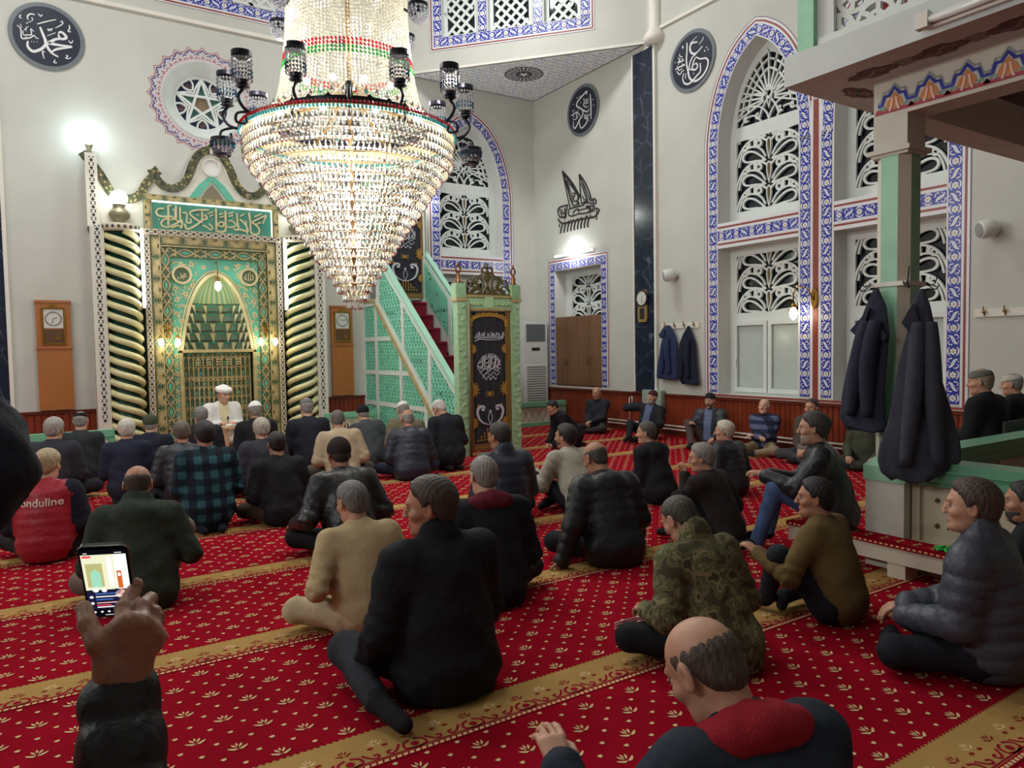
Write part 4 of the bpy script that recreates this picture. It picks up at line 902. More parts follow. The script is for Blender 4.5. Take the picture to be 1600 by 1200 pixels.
# fluorescent tubes beside the columns
for x, lab in ((1.41, 'lit vertical fluorescent tube beside left twisted column'), (3.60, 'lit vertical fluorescent tube beside right twisted column')):
    r = empty('tube_lamp', (x, 12.56, 2.3), lab, 'lamp', 'vertical fluorescent tubes on the niche')
    mb = MB(); mb.fbox(QW, x - .02, 2.27, .33, x + .02, 3.50, .40); a = mb.build('housing', m_white)
    mb = MB(); mb.tube([(x, 12.575, 2.31), (x, 12.575, 3.47)], .022, 10); b = mb.build('tube', e_tube); rehang(r, a, b)
    o = area('tube_light', (x, 12.54, 2.9), (PI / 2, 0, 0), .05, 1.1, 9, (.97, 1, 1)); o.rotation_euler = (PI / 2, 0, 0); o.rotation_euler = Vector((0, -1, 0)).to_track_quat('-Z', 'Y').to_euler()
# wall sconces with two bell lamps each, and the hanging niche lamp
def bell(mb, x, y, z, s=1): mb.lathe((x, y, z), [(.012 * s, 0), (.03 * s, -.02 * s), (.042 * s, -.06 * s), (.035 * s, -.1 * s), (.012 * s, -.13 * s), (0, -.135 * s)], 12)
for s, lab in ((-1, 'brass two armed sconce with lit bell lamps left of the niche'), (1, 'brass two armed sconce with lit bell lamps right of the niche')):
    cx = MC + s * .76; r = empty('wall_sconce', (cx, 12.72, 1.9), lab, 'sconce', 'sconces on the niche'); mb = MB()
    mb.fbox(QW, cx - .02, 1.8, .28, cx + .02, 2.05, .31)
    for q in (-1, 1): mb.tube([(cx, 12.69, 1.9), (cx + q * .03, 12.62, 1.97), (cx + q * .09, 12.58, 2.0), (cx + q * .12, 12.56, 1.94), (cx + q * .12, 12.56, 1.84)], .007, 6)
    for q in (-1, 1): mb.lathe((cx + q * .12, 12.56, 1.80), [(.04, 0), (.03, .03), (.01, .05)], 10)
    a = mb.build('bracket', m_brass); kids = [a]
    for q in (-1, 1):
        m2 = MB(); bell(m2, cx + q * .12, 12.56, 1.80); kids.append(m2.build('lamp_shade', e_bulb))
    rehang(r, *kids); point('sconce_light', (cx, 12.45, 1.72), 3.2, (1, .86, .55), .06)
r = empty('hanging_lamp', (MC, 12.72, 3.0), 'small lit bulb hanging before the ribbed hood of the niche', 'lamp')
mb = MB(); mb.tube([(MC, 12.75, 3.03), (MC, 12.66, 3.05), (MC, 12.6, 2.98), (MC, 12.6, 2.78)], .007, 6); mb.lathe((MC, 12.6, 2.72), [(.04, 0), (.03, .04), (.01, .07)], 10); a = mb.build('bracket', m_brass)
mb = MB(); bell(mb, MC, 12.6, 2.73, 1.25); b = mb.build('bulb', e_bulb); rehang(r, a, b); point('hanging_lamp_light', (MC, 12.52, 2.55), 4, (.9, 1, .85), .05)
# ------------------------------------------------------------------ rosette window above the niche
mb = MB(); RC = (2.47, 5.72)
m_rose_r = mat('rosette_rose_paint', (178, 96, 100), .6)
m_ring = mat('rosette_ground', (202, 196, 198), .6)
zig = []
for k in range(24):
    a = 2 * PI * k / 24; zig += [(RC[0] + .86 * math.cos(a), RC[1] + .86 * math.sin(a)), (RC[0] + .795 * math.cos(a + PI / 48 * 1.1), RC[1] + .795 * math.sin(a + PI / 48 * 1.1)), (RC[0] + .795 * math.cos(a + PI / 24 + PI / 60), RC[1] + .795 * math.sin(a + PI / 24 + PI / 60))]
inn = []
for i in range(len(zig)):
    a = math.atan2(zig[i][1] - RC[1], zig[i][0] - RC[0]); inn.append((RC[0] + .622 * math.cos(a), RC[1] + .622 * math.sin(a)))
mb.ring(QW, zig, inn, .003, mi=0)
mb.stroke(QW, zig, .014, .006, mi=1, closed=True)
for k in range(24):
    a = 2 * PI * k / 24; P = lambda r, d: (RC[0] + r * math.cos(a + d), RC[1] + r * math.sin(a + d))
    mb.stroke(QW, [P(.775, -.10), P(.765, -.06), P(.79, -.03), P(.81, 0), P(.79, .03), P(.765, .06), P(.775, .10)], .020, .007, mi=2)
    mb.stroke(QW, [P(.765, .13), P(.725, .08), P(.745, .13), P(.725, .18)], .014, .007, mi=2)
    mb.stroke(QW, [P(.70, -.035), P(.67, 0), P(.70, .035)], .016, .007, mi=1); mb.stroke(QW, [P(.735, 0), P(.69, 0)], .012, .0075, mi=1)
    mb.stroke(QW, [P(.665, .07), P(.69, .11), P(.69, .15), P(.665, .19)], .014, .007, mi=1)
mb.build('trim_10', [m_ring, m_rose_r, mat('rosette_blue_paint', (62, 66, 124), .6)], kind='structure')
mb = MB(); FR = QW.at(RC[0], RC[1], 0)
mb.lathe(None, [(.62, .01), (.60, -.02), (.58, -.03), (.56, -.08), (.54, -.09), (.51, -.14), (.49, -.15), (.465, -.2), (.44, -.2), (.43, -.26)], 48, 0, F=FR)
del mb.f[-2:]; del mb.m[-2:]; del mb.sm[-2:]
mb.poly(FR, circ(0, 0, .45, 32), -.25, mi=1)
t0, t1 = -.24, -.2
star = [(.40 * math.cos(PI / 2 + 4 * PI * k / 5), .40 * math.sin(PI / 2 + 4 * PI * k / 5)) for k in range(5)]
for k in range(5): mb.stroke(FR, [star[k], star[(k + 1) % 5]], .04, t0, t1)
for k in range(5):
    a = PI / 2 + 2 * PI * k / 5; tip = (.42 * math.cos(a), .42 * math.sin(a)); mb.stroke(FR, circ(0, 0, .425, 8, a0=a, a1=a + 2 * PI / 5), .035, t0, t1)
    for q in (-1, 1):
        m = (.27 * math.cos(a + q * .36), .27 * math.sin(a + q * .36)); e = (.2 * math.cos(a + q * .63), .2 * math.sin(a + q * .63))
        mb.stroke(FR, smooth([tip, m, e], 4), .028, t0, t1)
        b = a + PI / 5; mb.stroke(FR, smooth([(.42 * math.cos(b + q * .2), .42 * math.sin(b + q * .2)), (.33 * math.cos(b + q * .22), .33 * math.sin(b + q * .22)), (.25 * math.cos(b), .25 * math.sin(b))], 3), .026, t0, t1)
    b = a + PI / 5; mb.poly(FR, [(.40 * math.cos(b), .40 * math.sin(b)), (.34 * math.cos(b + .2), .34 * math.sin(b + .2)), (.27 * math.cos(b), .27 * math.sin(b)), (.34 * math.cos(b - .2), .34 * math.sin(b - .2))], -.245, mi=3)
    mb.poly(FR, [(.30 * math.cos(a), .30 * math.sin(a)), (.15 * math.cos(a - .5), .15 * math.sin(a - .5)), (.15 * math.cos(a + .5), .15 * math.sin(a + .5))], -.245, mi=4)
mb.poly(FR, [(.15 * math.cos(PI / 2 + PI / 5 + 2 * PI * k / 5), .15 * math.sin(PI / 2 + PI / 5 + 2 * PI * k / 5)) for k in range(5)], -.242, mi=2)
mb.build('window_14', [m_latt, mat('rose_pane_navy', (44, 48, 84), .2), mat('rose_pane_amber', (132, 112, 88), .3), mat('rose_pane_maroon', (96, 70, 78), .3), mat('rose_pane_green', (66, 108, 98), .3)], kind='structure')
# ------------------------------------------------------------------ calligraphy roundels and the ship
m_ringg = mat('roundel_grey_rim', (112, 118, 124), .4); m_roundel = mat('roundel_navy_ground', (30, 34, 54), .45)
def roundel(F, cx, cz, r, cal, lab, sx=1):
    mb = MB(); mb.poly(F, circ(cx, cz, r, 48), .006, .022, 1); mb.poly(F, circ(cx, cz, r * .875, 48), .022, .028, 0)
    o = mb.build('calligraphy_roundel', [m_roundel, m_ringg]); tag(o, lab, 'wall plaque', 'round calligraphy plaques')
    m2 = MB()
    for w, p in cal: m2.stroke(F, smooth([(cx + a, cz + b) for a, b in p], 4), (lambda t, w=w: w * (.55 + .6 * math.sin(PI * min(1, max(0, t * .9 + .08))))), .028, .034, 0)
    m2.build('lettering', mat('roundel_white_lettering', (228, 230, 230), .45), o)
roundel(QW, .30, 6.29, .485, CAL_MUH, 'large dark round calligraphy plaque high on wall left of the niche')
roundel(RW, -8.47, 6.16, .485, CAL_OSM, 'dark round calligraphy plaque between marble pilaster and tall arched window')
roundel(RW, -11.3, 6.16, .49, CAL_ABU, 'dark round calligraphy plaque below the painted corner soffit')
mb = MB()
for w, p in CAL_SHIP: mb.stroke(RW, smooth([(-11.6 + a, 4.4 + b) for a, b in p], 3), w * 1.25, .004, .012, 0)
tag(mb.build('ship_calligraphy', m_black), 'black calligraphy shaped as a two sailed galley on white wall', 'wall decoration')
# ================================================================== minbar (pulpit stair)
m_mint = mat('minbar_mint_paint', (164, 212, 188), .4, var=.04)
m_mteal = mat('minbar_turquoise_lattice', (124, 204, 176), .45, var=.06)
m_mwhite = mat('minbar_white_paint', (212, 222, 214), .4, var=.03)
m_mpost = mat('minbar_post_green', (158, 196, 154), .4, var=.12, vscale=18, bump=.5, bscale=25)
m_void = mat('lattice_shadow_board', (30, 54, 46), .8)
m_scar = mat('stair_carpet', (120, 14, 40), .95, var=.1, bump=.3, bscale=200)
ML = Fr((5.14, 0, 0), (0, -1, 0), (0, 0, 1), (-1, 0, 0))     # left face, seen from the congregation: a = -y
def tri_lattice(mb, F, pts, c0, c1, sp=.115, w=.030, mi=0):
    """pierced triangle lattice clipped to a convex polygon (a, b)"""
    t = MB(); a0 = min(p[0] for p in pts); a1 = max(p[0] for p in pts); b0 = min(p[1] for p in pts); b1 = max(p[1] for p in pts)
    H = b1 - b0; sl = .5; k = a0 - H * sl - .2
    while k < a1 + H * sl + .2:
        t.stroke(I2, [(k, b0), (k + H * sl, b1)], w, c0, c1, mi); t.stroke(I2, [(k, b0), (k - H * sl, b1)], w, c0, c1, mi); k += sp
    b = b0
    while b < b1: t.stroke(I2, [(a0, b), (a1, b)], w * .8, c0, c1, mi); b += sp
    bm = bmesh.new(); vs = [bm.verts.new(v) for v in t.v]
    for f, m in zip(t.f, t.m): bm.faces.new([vs[i] for i in f]).material_index = m
    ar = sum(pts[i][0] * pts[(i + 1) % len(pts)][1] - pts[(i + 1) % len(pts)][0] * pts[i][1] for i in range(len(pts)))
    if ar < 0: pts = pts[::-1]
    for i in range(len(pts)):
        p, q = Vector(pts[i]), Vector(pts[(i + 1) % len(pts)]); d = q - p
        bmesh.ops.bisect_plane(bm, geom=bm.verts[:] + bm.edges[:] + bm.faces[:], plane_co=(p.x, p.y, 0), plane_no=(d.y, -d.x, 0), clear_outer=True)
    bm.verts.index_update(); mb.add([F(*v.co) for v in bm.verts], [tuple(v.index for v in f.verts) for f in bm.faces], mi); bm.free()
root = empty('minbar', (5.6, 11, 0), 'tall mint green pulpit staircase with lattice sides, behind the gate with calligraphy curtain', 'pulpit'); K = []
rail = lambda y: 1.01 + (y - 9.48) * .817            # top of the parapet along y
brs = lambda y: .49 + (y - 10.13) * .85              # brass moulding
def face(F, sgn, name):
    mb = MB(); A = lambda y: -y * sgn if sgn > 0 else y
    P = lambda L_: [(A(y), z) for y, z in L_]
    # parapet frame
    y0, y1 = 9.35, 12.35
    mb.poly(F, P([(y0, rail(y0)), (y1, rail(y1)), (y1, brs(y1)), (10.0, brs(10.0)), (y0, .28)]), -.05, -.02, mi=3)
    mb.stroke(F, P([(y0, rail(y0) - .03), (y1, rail(y1) - .03)]), .10, -.03, .03, 1); mb.stroke(F, P([(y0, rail(y0) + .04), (y1, rail(y1) + .04)]), .05, -.05, .05, 0)
    mb.stroke(F, P([(9.95, brs(9.95) + .09), (y1, brs(y1) + .09)]), .13, -.03, .02, 1)
    for ym in (9.4, 10.25, 11.22, 12.25): mb.stroke(F, P([(ym, max(brs(ym), .25)), (ym, rail(ym))]), .10, -.03, .025, 1)
    for a, b in ((9.45, 10.2), (10.3, 11.17), (11.27, 12.2)):
        tri_lattice(mb, F, P([(a, max(brs(a) + .16, .3)), (b, brs(b) + .16), (b, rail(b) - .08), (a, rail(a) - .08)]), -.02, .008, .115, .036, 2)
    # brass moulding
    mb.stroke(F, P([(9.93, brs(9.93)), (12.45, brs(12.45)), (13.0, brs(12.47))]), .07, -.01, .045, 4)
    # lower wall
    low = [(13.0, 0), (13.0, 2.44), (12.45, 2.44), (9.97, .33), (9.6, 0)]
    mb.poly(F, P(low), -.05, -.03, mi=3)
    for ym in (9.97, 10.42, 11.34, 12.38, 12.97): mb.stroke(F, P([(ym, 0), (ym, max(.1, min(brs(ym), 2.44)))]), .09, -.03, .02, 1)
    for z in (.04, .60, 1.16, 1.76, 2.40):
        ys = 10.13 + (z - .49) / .85; mb.stroke(F, P([(min(max(ys, 9.7), 12.5), z), (13.0, z)]), .075, -.03, .018, 1)
    for a, b in ((10.0, 10.38), (10.46, 11.3), (11.38, 12.34), (12.42, 12.94)):
        for z0, z1 in ((.08, .56), (.64, 1.12), (1.20, 1.72), (1.80, 2.37)):
            L_ = [(a, z0), (b, z0)]
            if brs(b) < z0: continue
            zb, za = min(z1, brs(b) - .02), min(z1, brs(a) - .02); L_.append((b, zb))
            if brs(b) > z1 and brs(a) < z1: L_.append((10.13 + (z1 - .47) / .85, z1))
            if za > z0: L_.append((a, za))
            else: L_[0] = (10.13 + (z0 - .47) / .85, z0)
            if len(L_) > 2: tri_lattice(mb, F, P(L_), -.03, .004, .115, .034, 2)
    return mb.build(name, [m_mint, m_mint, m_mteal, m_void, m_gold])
fl = face(ML, 1, 'side_wall'); fl.data.materials[1] = m_mwhite; K.append(fl)
fr_ = face(Fr((6.1, 0, 0), (0, 1, 0), (0, 0, 1), (1, 0, 0)), -1, 'side_wall'); fr_.data.materials[1] = m_mwhite; K.append(fr_)
# inner face of the right parapet, the one seen over the stairs
mb = MB(); F = Fr((6.04, 0, 0), (0, -1, 0), (0, 0, 1), (-1, 0, 0)); P = lambda L_: [(-y, z) for y, z in L_]
mb.poly(F, P([(9.35, rail(9.35)), (12.35, rail(12.35)), (12.35, 2.2), (9.35, .1)]), -.02, .0, mi=0)
for ym in (9.4, 10.25, 11.22, 12.25): mb.stroke(F, P([(ym, brs(ym)), (ym, rail(ym))]), .10, 0, .025, 0)
for a, b in ((9.45, 10.2), (10.3, 11.17), (11.27, 12.2)): tri_lattice(mb, F, P([(a, brs(a) + .28), (b, brs(b) + .28), (b, rail(b) - .08), (a, rail(a) - .08)]), 0, .012, .10, .040, 1)
K.append(mb.build('inner_parapet', [m_mwhite, m_mteal]))
mb = MB(); n = 10
for i in range(n):
    y0 = 9.75 + i * .262; z0 = .22 + i * .245; mb.box(5.19, y0, z0 - .3, 6.01, y0 + .30, z0, 0); mb.box(5.19, y0 - .02, z0 - .04, 6.01, y0 + .02, z0 + .004, 0)
mb.box(5.19, 12.3, 2.2, 6.01, 12.98, 2.44, 0)
K.append(mb.build('stairs', m_scar, bevel=.012))
# kiosk
mb = MB()
for x in (5.20, 6.05):
    for y in (12.28, 12.92): mb.box(x - .05, y - .05, 2.44, x + .05, y + .05, 4.5, 0); mb.box(x - .02, y - .06, 2.5, x + .02, y - .045, 4.4, 1)
mb.box(5.1, 12.18, 4.5, 6.15, 12.99, 4.7, 0); mb.box(5.05, 12.14, 4.66, 6.2, 12.995, 4.74, 2)
mb.lathe((5.62, 12.6, 4.74), [(.36, 0), (.36, .2), (.33, .24), (.12, .9), (.03, 1.1), (.05, 1.13), (.0, 1.2)], 8, 0, False)
K.append(mb.build('kiosk', [m_mint, m_mwhite, m_gold]))
rehang(root, *K)
# gate in front of the stairs
root = empty('minbar_gate', (5.57, 9.2, 0), 'carved light green doorway of the pulpit with gilt crest and two finials', 'gate'); K = []
GF = Fr((5.57, 9.16, 0))
mb = MB()
for s in (-1, 1):
    mb.fbox(GF, s * .455 - .075, 0, -.14, s * .455 + .075, 2.30, 0, 0)
    for q in range(5): mb.fbox(GF, s * .47 - .078 + q * .033, 2.28, -.13, s * .47 - .062 + q * .033, 2.50, .012, 0)
    mb.fbox(GF, s * .47 - .09, 2.24, -.15, s * .47 + .09, 2.29, .02, 1); mb.fbox(GF, s * .47 - .085, 2.29, -.14, s * .47 + .085, 2.49, 0, 0)
    for k in range(24): leaf(mb, GF, (s * .47, .12 + k * .088), PI / 2 + (-1) ** k * .9, .085, .04, 0, .014, 2)
mb.fbox(GF, -.40, 2.14, -.12, .40, 2.32, -.01, 0); mb.fbox(GF, -.40, 2.30, -.13, .40, 2.335, .01, 1); mb.fbox(GF, -.38, 2.11, -.12, .38, 2.145, .012, 1)
for s in (-1, 1):
    for k in range(5): leaf(mb, GF, (s * (.1 + k * .055), 2.18), PI / 2 - s * .9, .10, .035, -.01, .008, 2)
mb.fbox(GF, -.065, 2.15, -.05, .065, 2.31, .012, 2)
K.append(mb.build('frame', [m_mpost, m_gold, mat('gate_relief_green', (172, 208, 160), .4)]))
mb = MB(); mb.tube([GF(-.37, 0, .03), GF(-.37, 2.22, .03)], .022, 10); K.append(mb.build('colonnette', m_bronze))
mb = MB()
def scr(pts, w=.022): mb.stroke(GF, smooth(pts, 4), w, -.06, -.03)
for s in (-1, 1):
    X = lambda L_: [(s * a, b) for a, b in L_]
    scr(X([(.40, 2.34), (.37, 2.42), (.30, 2.47), (.24, 2.45), (.25, 2.40), (.30, 2.40)])); scr(X([(.32, 2.34), (.24, 2.38), (.18, 2.46), (.20, 2.53), (.26, 2.53)]))
    scr(X([(.22, 2.34), (.12, 2.39), (.07, 2.48), (.10, 2.57), (.17, 2.57), (.17, 2.52)])); scr(X([(.14, 2.34), (.05, 2.40), (.0, 2.50), (.05, 2.60), (.0, 2.70)]))
    scr(X([(.38, 2.36), (.30, 2.35), (.25, 2.42), (.14, 2.43), (.10, 2.36), (.0, 2.35)])); scr(X([(.28, 2.50), (.20, 2.60), (.12, 2.62), (.07, 2.67)])); scr(X([(.36, 2.46), (.33, 2.54), (.27, 2.56)]))
    scr(X([(.05, 2.66), (.09, 2.70), (.05, 2.75), (0, 2.72)])); scr(X([(.17, 2.40), (.15, 2.48), (.22, 2.50)], ))
scr([(0, 2.34), (0, 2.80)], .026); scr([(-.04, 2.60), (.04, 2.60)]); mb.stroke(GF, [(-.42, 2.345), (.42, 2.345)], .03, -.06, -.03)
K.append(mb.build('crest', mat('crest_old_gilt', (104, 92, 56), .4, metal=.5)))
for s in (-1, 1):
    mb = MB(); c = GF(s * .47, 2.50, -.07)
    mb.lathe(c, [(.045, 0), (.05, .02), (.03, .05), (.04, .09), (.022, .13), (.02, .15)], 12); mb.tube([(c.x + .038 * math.cos(t), c.y, c.z + .20 + .052 * math.sin(t)) for t in np.linspace(0, 2 * PI, 17)[:-1]], .014, 6, closed=True)
    mb.lathe((c.x, c.y, c.z + .25), [(.02, 0), (.012, .03), (0, .06)], 8); K.append(mb.build('finial', mat('finial_copper', (132, 92, 62), .3, metal=.8)))
rehang(root, *K)
# embroidered curtains
m_cnavy = mat('curtain_black_velvet', (26, 28, 40), .9, sheen=.3); m_emb = mat('gold_embroidery', (176, 138, 62), .45, metal=.3, var=.25, vscale=40); m_silver = mat('silver_embroidery', (196, 198, 206), .4)
m_emb2 = mat('brown_gold_border', (116, 92, 50), .55, var=.3, vscale=60)
def curtain(name, F, w, z0, z1, lab, seed):
    """black velvet hanging with gold border, medallions and silver calligraphy; F origin at the bottom centre"""
    r = random.Random(seed); mb = MB(); H = z1 - z0; h = w / 2; n = 40
    vs = []
    for j in range(2):
        for i in range(n + 1):
            a = -h + w * i / n; vs.append(F(a, z0 + H * j, .008 * math.sin(i * .9) * (1 - j * .6)))
    mb.add(vs, [(i, i + 1, n + 2 + i, n + 1 + i) for i in range(n)], 0, True)
    c = .012
    for s in (-1, 1): mb.poly(F, rect(s * h - (0 if s < 0 else .10), z0, s * h + (.10 if s < 0 else 0), z1), c, mi=2)
    mb.poly(F, rect(-h + .1, z0, h - .1, z0 + .10), c, mi=2)
    m = int(H / .045)
    for i in range(m):
        z = z0 + (i + .5) * H / m
        for s in (-1, 1): mb.stroke(F, [(s * (h - .085), z - .015), (s * (h - .05), z + .012), (s * (h - .02), z - .015)], .009, c + .002, mi=1)
    for i in range(14): mb.stroke(F, [(-h + .13 + i * (w - .26) / 13, z0 + .03), (-h + .13 + i * (w - .26) / 13, z0 + .07)], .018, c + .002, mi=1)
    for s in (-1, 1):
        mb.poly(F, rect(s * (h - .105) - .004, z0 + .1, s * (h - .105) + .004, z1 - .25), c + .003, mi=1)
        for zc, rr in ((z0 + H * .73, .065), (z0 + H * .44, .115), (z0 + H * .20, .075)):
            for k in range(7):
                a = -PI / 2 + PI * k / 6; x = s * (h - .105 - rr * .55 * math.cos(a)); z = zc + rr * math.sin(a); leaf(mb, F, (s * (h - .11), zc), (0 if s < 0 else PI) + (a if s < 0 else -a), rr, .03, c, c + .006, 1)
                mb.poly(F, circ(s * (h - .11) - s * rr * .8 * math.cos(a), zc + rr * .9 * math.sin(a), .012, 6), c, c + .007, 1)
    for k in range(26):                              # top arch of flowers
        t = k / 25; a = PI * t; x = (h - .09) * math.cos(a); z = z1 - .20 + .15 * math.sin(a) ** .6
        mb.poly(F, circ(x, z, .030, 7), c, c + .006, 1); leaf(mb, F, (x, z), a + r.uniform(-1, 1), .05, .02, c, c + .008, 1)
    for row, nn in enumerate((9, 7, 5, 3)):          # bottom spray
        for k in range(nn):
            x = (k - (nn - 1) / 2) * .058; leaf(mb, F, (x, z0 + .13 + row * .048), PI / 2 + (k - (nn - 1) / 2) * .2, .05, .026, c, c + .007, 1)
    # basmala line
    zb = z0 + H * .81
    for k in range(17):
        x = .235 - k * .029; hgt = (.09, .03, .05, .02, .085, .04, .06)[k % 7]
        mb.stroke(F, smooth([(x + .012, zb + hgt), (x, zb + .01), (x - .02, zb - .004 * (k % 3))], 3), .010, c, c + .006, 3)
        if k % 3 == 0: mb.stroke(F, smooth([(x + .02, zb + .03), (x + .028, zb + .06), (x + .005, zb + .065), (x, zb + .04)], 3), .008, c, c + .006, 3)
    mb.stroke(F, smooth([(.25, zb + .02), (.2, zb - .02), (.0, zb - .03), (-.15, zb - .02), (-.25, zb - .05)], 4), .012, c, c + .006, 3)
    # round calligraphy
    zc = z0 + H * .60; R = .20 * w / .78
    for k in range(11):
        x = -R * .85 + k * R * .17; hh = math.sqrt(max(R * R - x * x, 0)); a = r.uniform(-.03, .03)
        mb.stroke(F, smooth([(x + .02, zc + hh), (x + a, zc + hh * .3), (x - .02, zc - hh * .2)], 3), .011, c, c + .006, 3)
    for j in range(6):
        z = zc - R * .8 + j * R * .3; hh = math.sqrt(max(R * R - (z - zc) ** 2, 0))
        mb.stroke(F, smooth([(-hh + t * 2 * hh, z + .028 * math.sin(t * 19 + j)) for t in np.linspace(0, 1, 12)], 2), .011, c, c + .006, 3)
    for k in range(26): a, q = r.uniform(0, 6.28), R * math.sqrt(r.random()); mb.poly(F, circ(q * math.cos(a), zc + q * math.sin(a), .006, 4), c, c + .006, 3)
    zf = z0 + H * .405; mb.poly(F, hexstar(0, zf, .04), c, c + .006, 1)
    for s in (-1, 1):
        for q in (.03, .06): mb.stroke(F, [(s * q, zf - .04), (s * q, zf + .04)], .010, c, c + .006, 1)
    # the double vav
    zv = z0 + H * .245; k_ = w / .78
    for s in (-1, 1):
        X = lambda L_: [(s * a * k_, zv + b * k_) for a, b in L_]
        mb.stroke(F, smooth(X([(.12, .105), (.10, .135), (.15, .15), (.205, .12), (.22, .05), (.18, -.05), (.09, -.11), (.0, -.125)]), 4), lambda t: .014 + .026 * math.sin(PI * min(1, t * 1.1)), c, c + .007, 3)
        mb.poly(F, circ(s * .125 * k_, zv + .10 * k_, .030 * k_, 12, .022 * k_), c, c + .0075, 3)
        mb.stroke(F, smooth(X([(.005, -.11), (.035, -.03), (.012, .05)]), 3), .008, c, c + .006, 3); mb.poly(F, circ(s * .2 * k_, zv + .16 * k_, .022, 7), c, c + .006, 1)
    mb.poly(F, hexstar(0, zv + .07 * k_, .028), c, c + .006, 3)
    o = mb.build(name, [m_cnavy, m_emb, m_emb2, m_silver]); return tag(o, lab, 'curtain', 'embroidered curtains of the pulpit')
o = curtain('embroidered_curtain', GF.at(0, 0, -.04), .78, .06, 2.10, 'black curtain with gold border and silver calligraphy hanging in the pulpit doorway', 5)
mb = MB(); mb.tube([GF(-.39, 2.105, -.03), GF(.39, 2.105, -.03)], .014, 8); mb.build('curtain_rod', mat('curtain_rail_grey', (170, 172, 170), .4), o)
curtain('embroidered_curtain', Fr((5.66, 12.24, 0)), .86, 2.50, 4.35, 'black and gold embroidered curtain at top of the pulpit stairs, half behind chandelier', 9)
# ------------------------------------------------------------------ tall air conditioner
root = empty('air_conditioner', (8.72, 12.6, 0), 'white floor standing air conditioner behind the pulpit gate', 'air conditioner'); K = []
AF = Fr((8.72, 12.5, 0)); mb = MB(); mb.fbox(AF, -.30, 0, -.35, .30, 2.1, 0); mb.fbox(AF, -.28, .02, 0, .28, 1.2, .01, 0); K.append(mb.build('body', mat('air_conditioner_plastic', (220, 222, 218), .35), bevel=.02))
mb = MB()
for k in range(9): mb.fbox(AF, -.24, 1.70 + k * .04, .0, .24, 1.722 + k * .04, .012)
K.append(mb.build('outlet_grille', mat('grille_dark_blue_grey', (64, 78, 92), .4)))
mb = MB()
for k in range(22): mb.fbox(AF, -.24, .1 + k * .05, .01, .24, .118 + k * .05, .016)
K.append(mb.build('intake_grille', mat('grille_grey', (128, 132, 132), .5)))
mb = MB(); mb.fbox(AF, -.1, 1.5, 0, .1, 1.56, .006); K.append(mb.build('display', m_black))
rehang(root, *K)
# ------------------------------------------------------------------ wooden cabinet in the window niche
m_cab = mat('brown_oak_laminate', (122, 88, 62), .4, var=.18, vscale=5, stretch=(1, 1, .06))
root = empty('wardrobe', (9.2, 11.57, .76), 'brown wooden four door cupboard standing in the tiled window niche', 'cupboard'); K = []
mb = MB(); mb.fbox(RW, -12.32, .76, -.28, -10.83, 2.18, -.02); K.append(mb.build('body', m_cab))
for i in range(4):
    a = -12.31 + i * .37; mb = MB(); mb.fbox(RW, a + .004, .79, -.02, a + .366, 2.16, .0, 0); d = mb.build('door', m_cab)
    h = MB(); hx = a + (.33 if i % 2 == 0 else .04); h.tube([RW(hx, 1.20, .0), RW(hx, 1.22, .03), RW(hx, 1.36, .03), RW(hx, 1.38, .0)], .007, 6); h.build('handle', m_brass, d); K.append(d)
rehang(root, *K)
# ------------------------------------------------------------------ low green and white balustrades
def balustrade(x0, x1, y, z, lab, th=.05):
    root = empty('balustrade', ((x0 + x1) / 2, y, 0), lab, 'railing'); F = Fr((0, y, 0)); mb = MB()
    mb.fbox(F, x0, z - .09, -th, x1, z, th, 0); mb.fbox(F, x0, z - .12, -th * .7, x1, z - .09, th * .7, 0); mb.fbox(F, x0, .0, -th, x1, .07, th, 0); n = max(1, round((x1 - x0) / 1.0)); w = (x1 - x0) / n
    for i in range(n + 1):
        a = x0 + i * w; a0, a1 = max(x0, a - .07), min(x1, a + .07); mb.fbox(F, a0, .07, -th * .8, a1, z - .1, th * .8, 0)
    fr = mb.build('frame', mat('balustrade_green', (120, 186, 150), .4, var=.04)); ks = [fr]
    for i in range(n):
        a0, a1 = x0 + i * w + .08, x0 + (i + 1) * w - .08; mb = MB(); m = max(1, int((a1 - a0) / .16)); ww = (a1 - a0) / m
        mb.ring(F, rect(a0, .07, a1, z - .12), rect(a0 + .03, .10, a1 - .03, z - .15), -.02, .02)
        for j in range(m):
            cx = a0 + (j + .5) * ww; zc = (z - .05) / 2; hh = (z - .25) / 2
            mb.ring(F, circ(cx, zc, ww * .5, 14, hh + .02), circ(cx, zc, ww * .24, 14, hh * .8), -.015, .015); mb.stroke(F, [(cx, zc - hh), (cx, zc + hh)], .018, -.015, .015)
            if j: mb.stroke(F, [(a0 + j * ww, .1), (a0 + j * ww, z - .15)], .02, -.015, .015)
        ks.append(mb.build('panel', mat('balustrade_cream', (206, 204, 184), .5)))
    rehang(root, *ks)
balustrade(-1.9, .78, 10.62, .60, 'low green and cream balustrade left of the niche behind kneeling men')
balustrade(4.05, 4.98, 12.1, .50, 'low green balustrade below the clock panel right of the niche')
balustrade(7.7, 9.0, 11.9, .48, 'low green balustrade in front of the air conditioner')
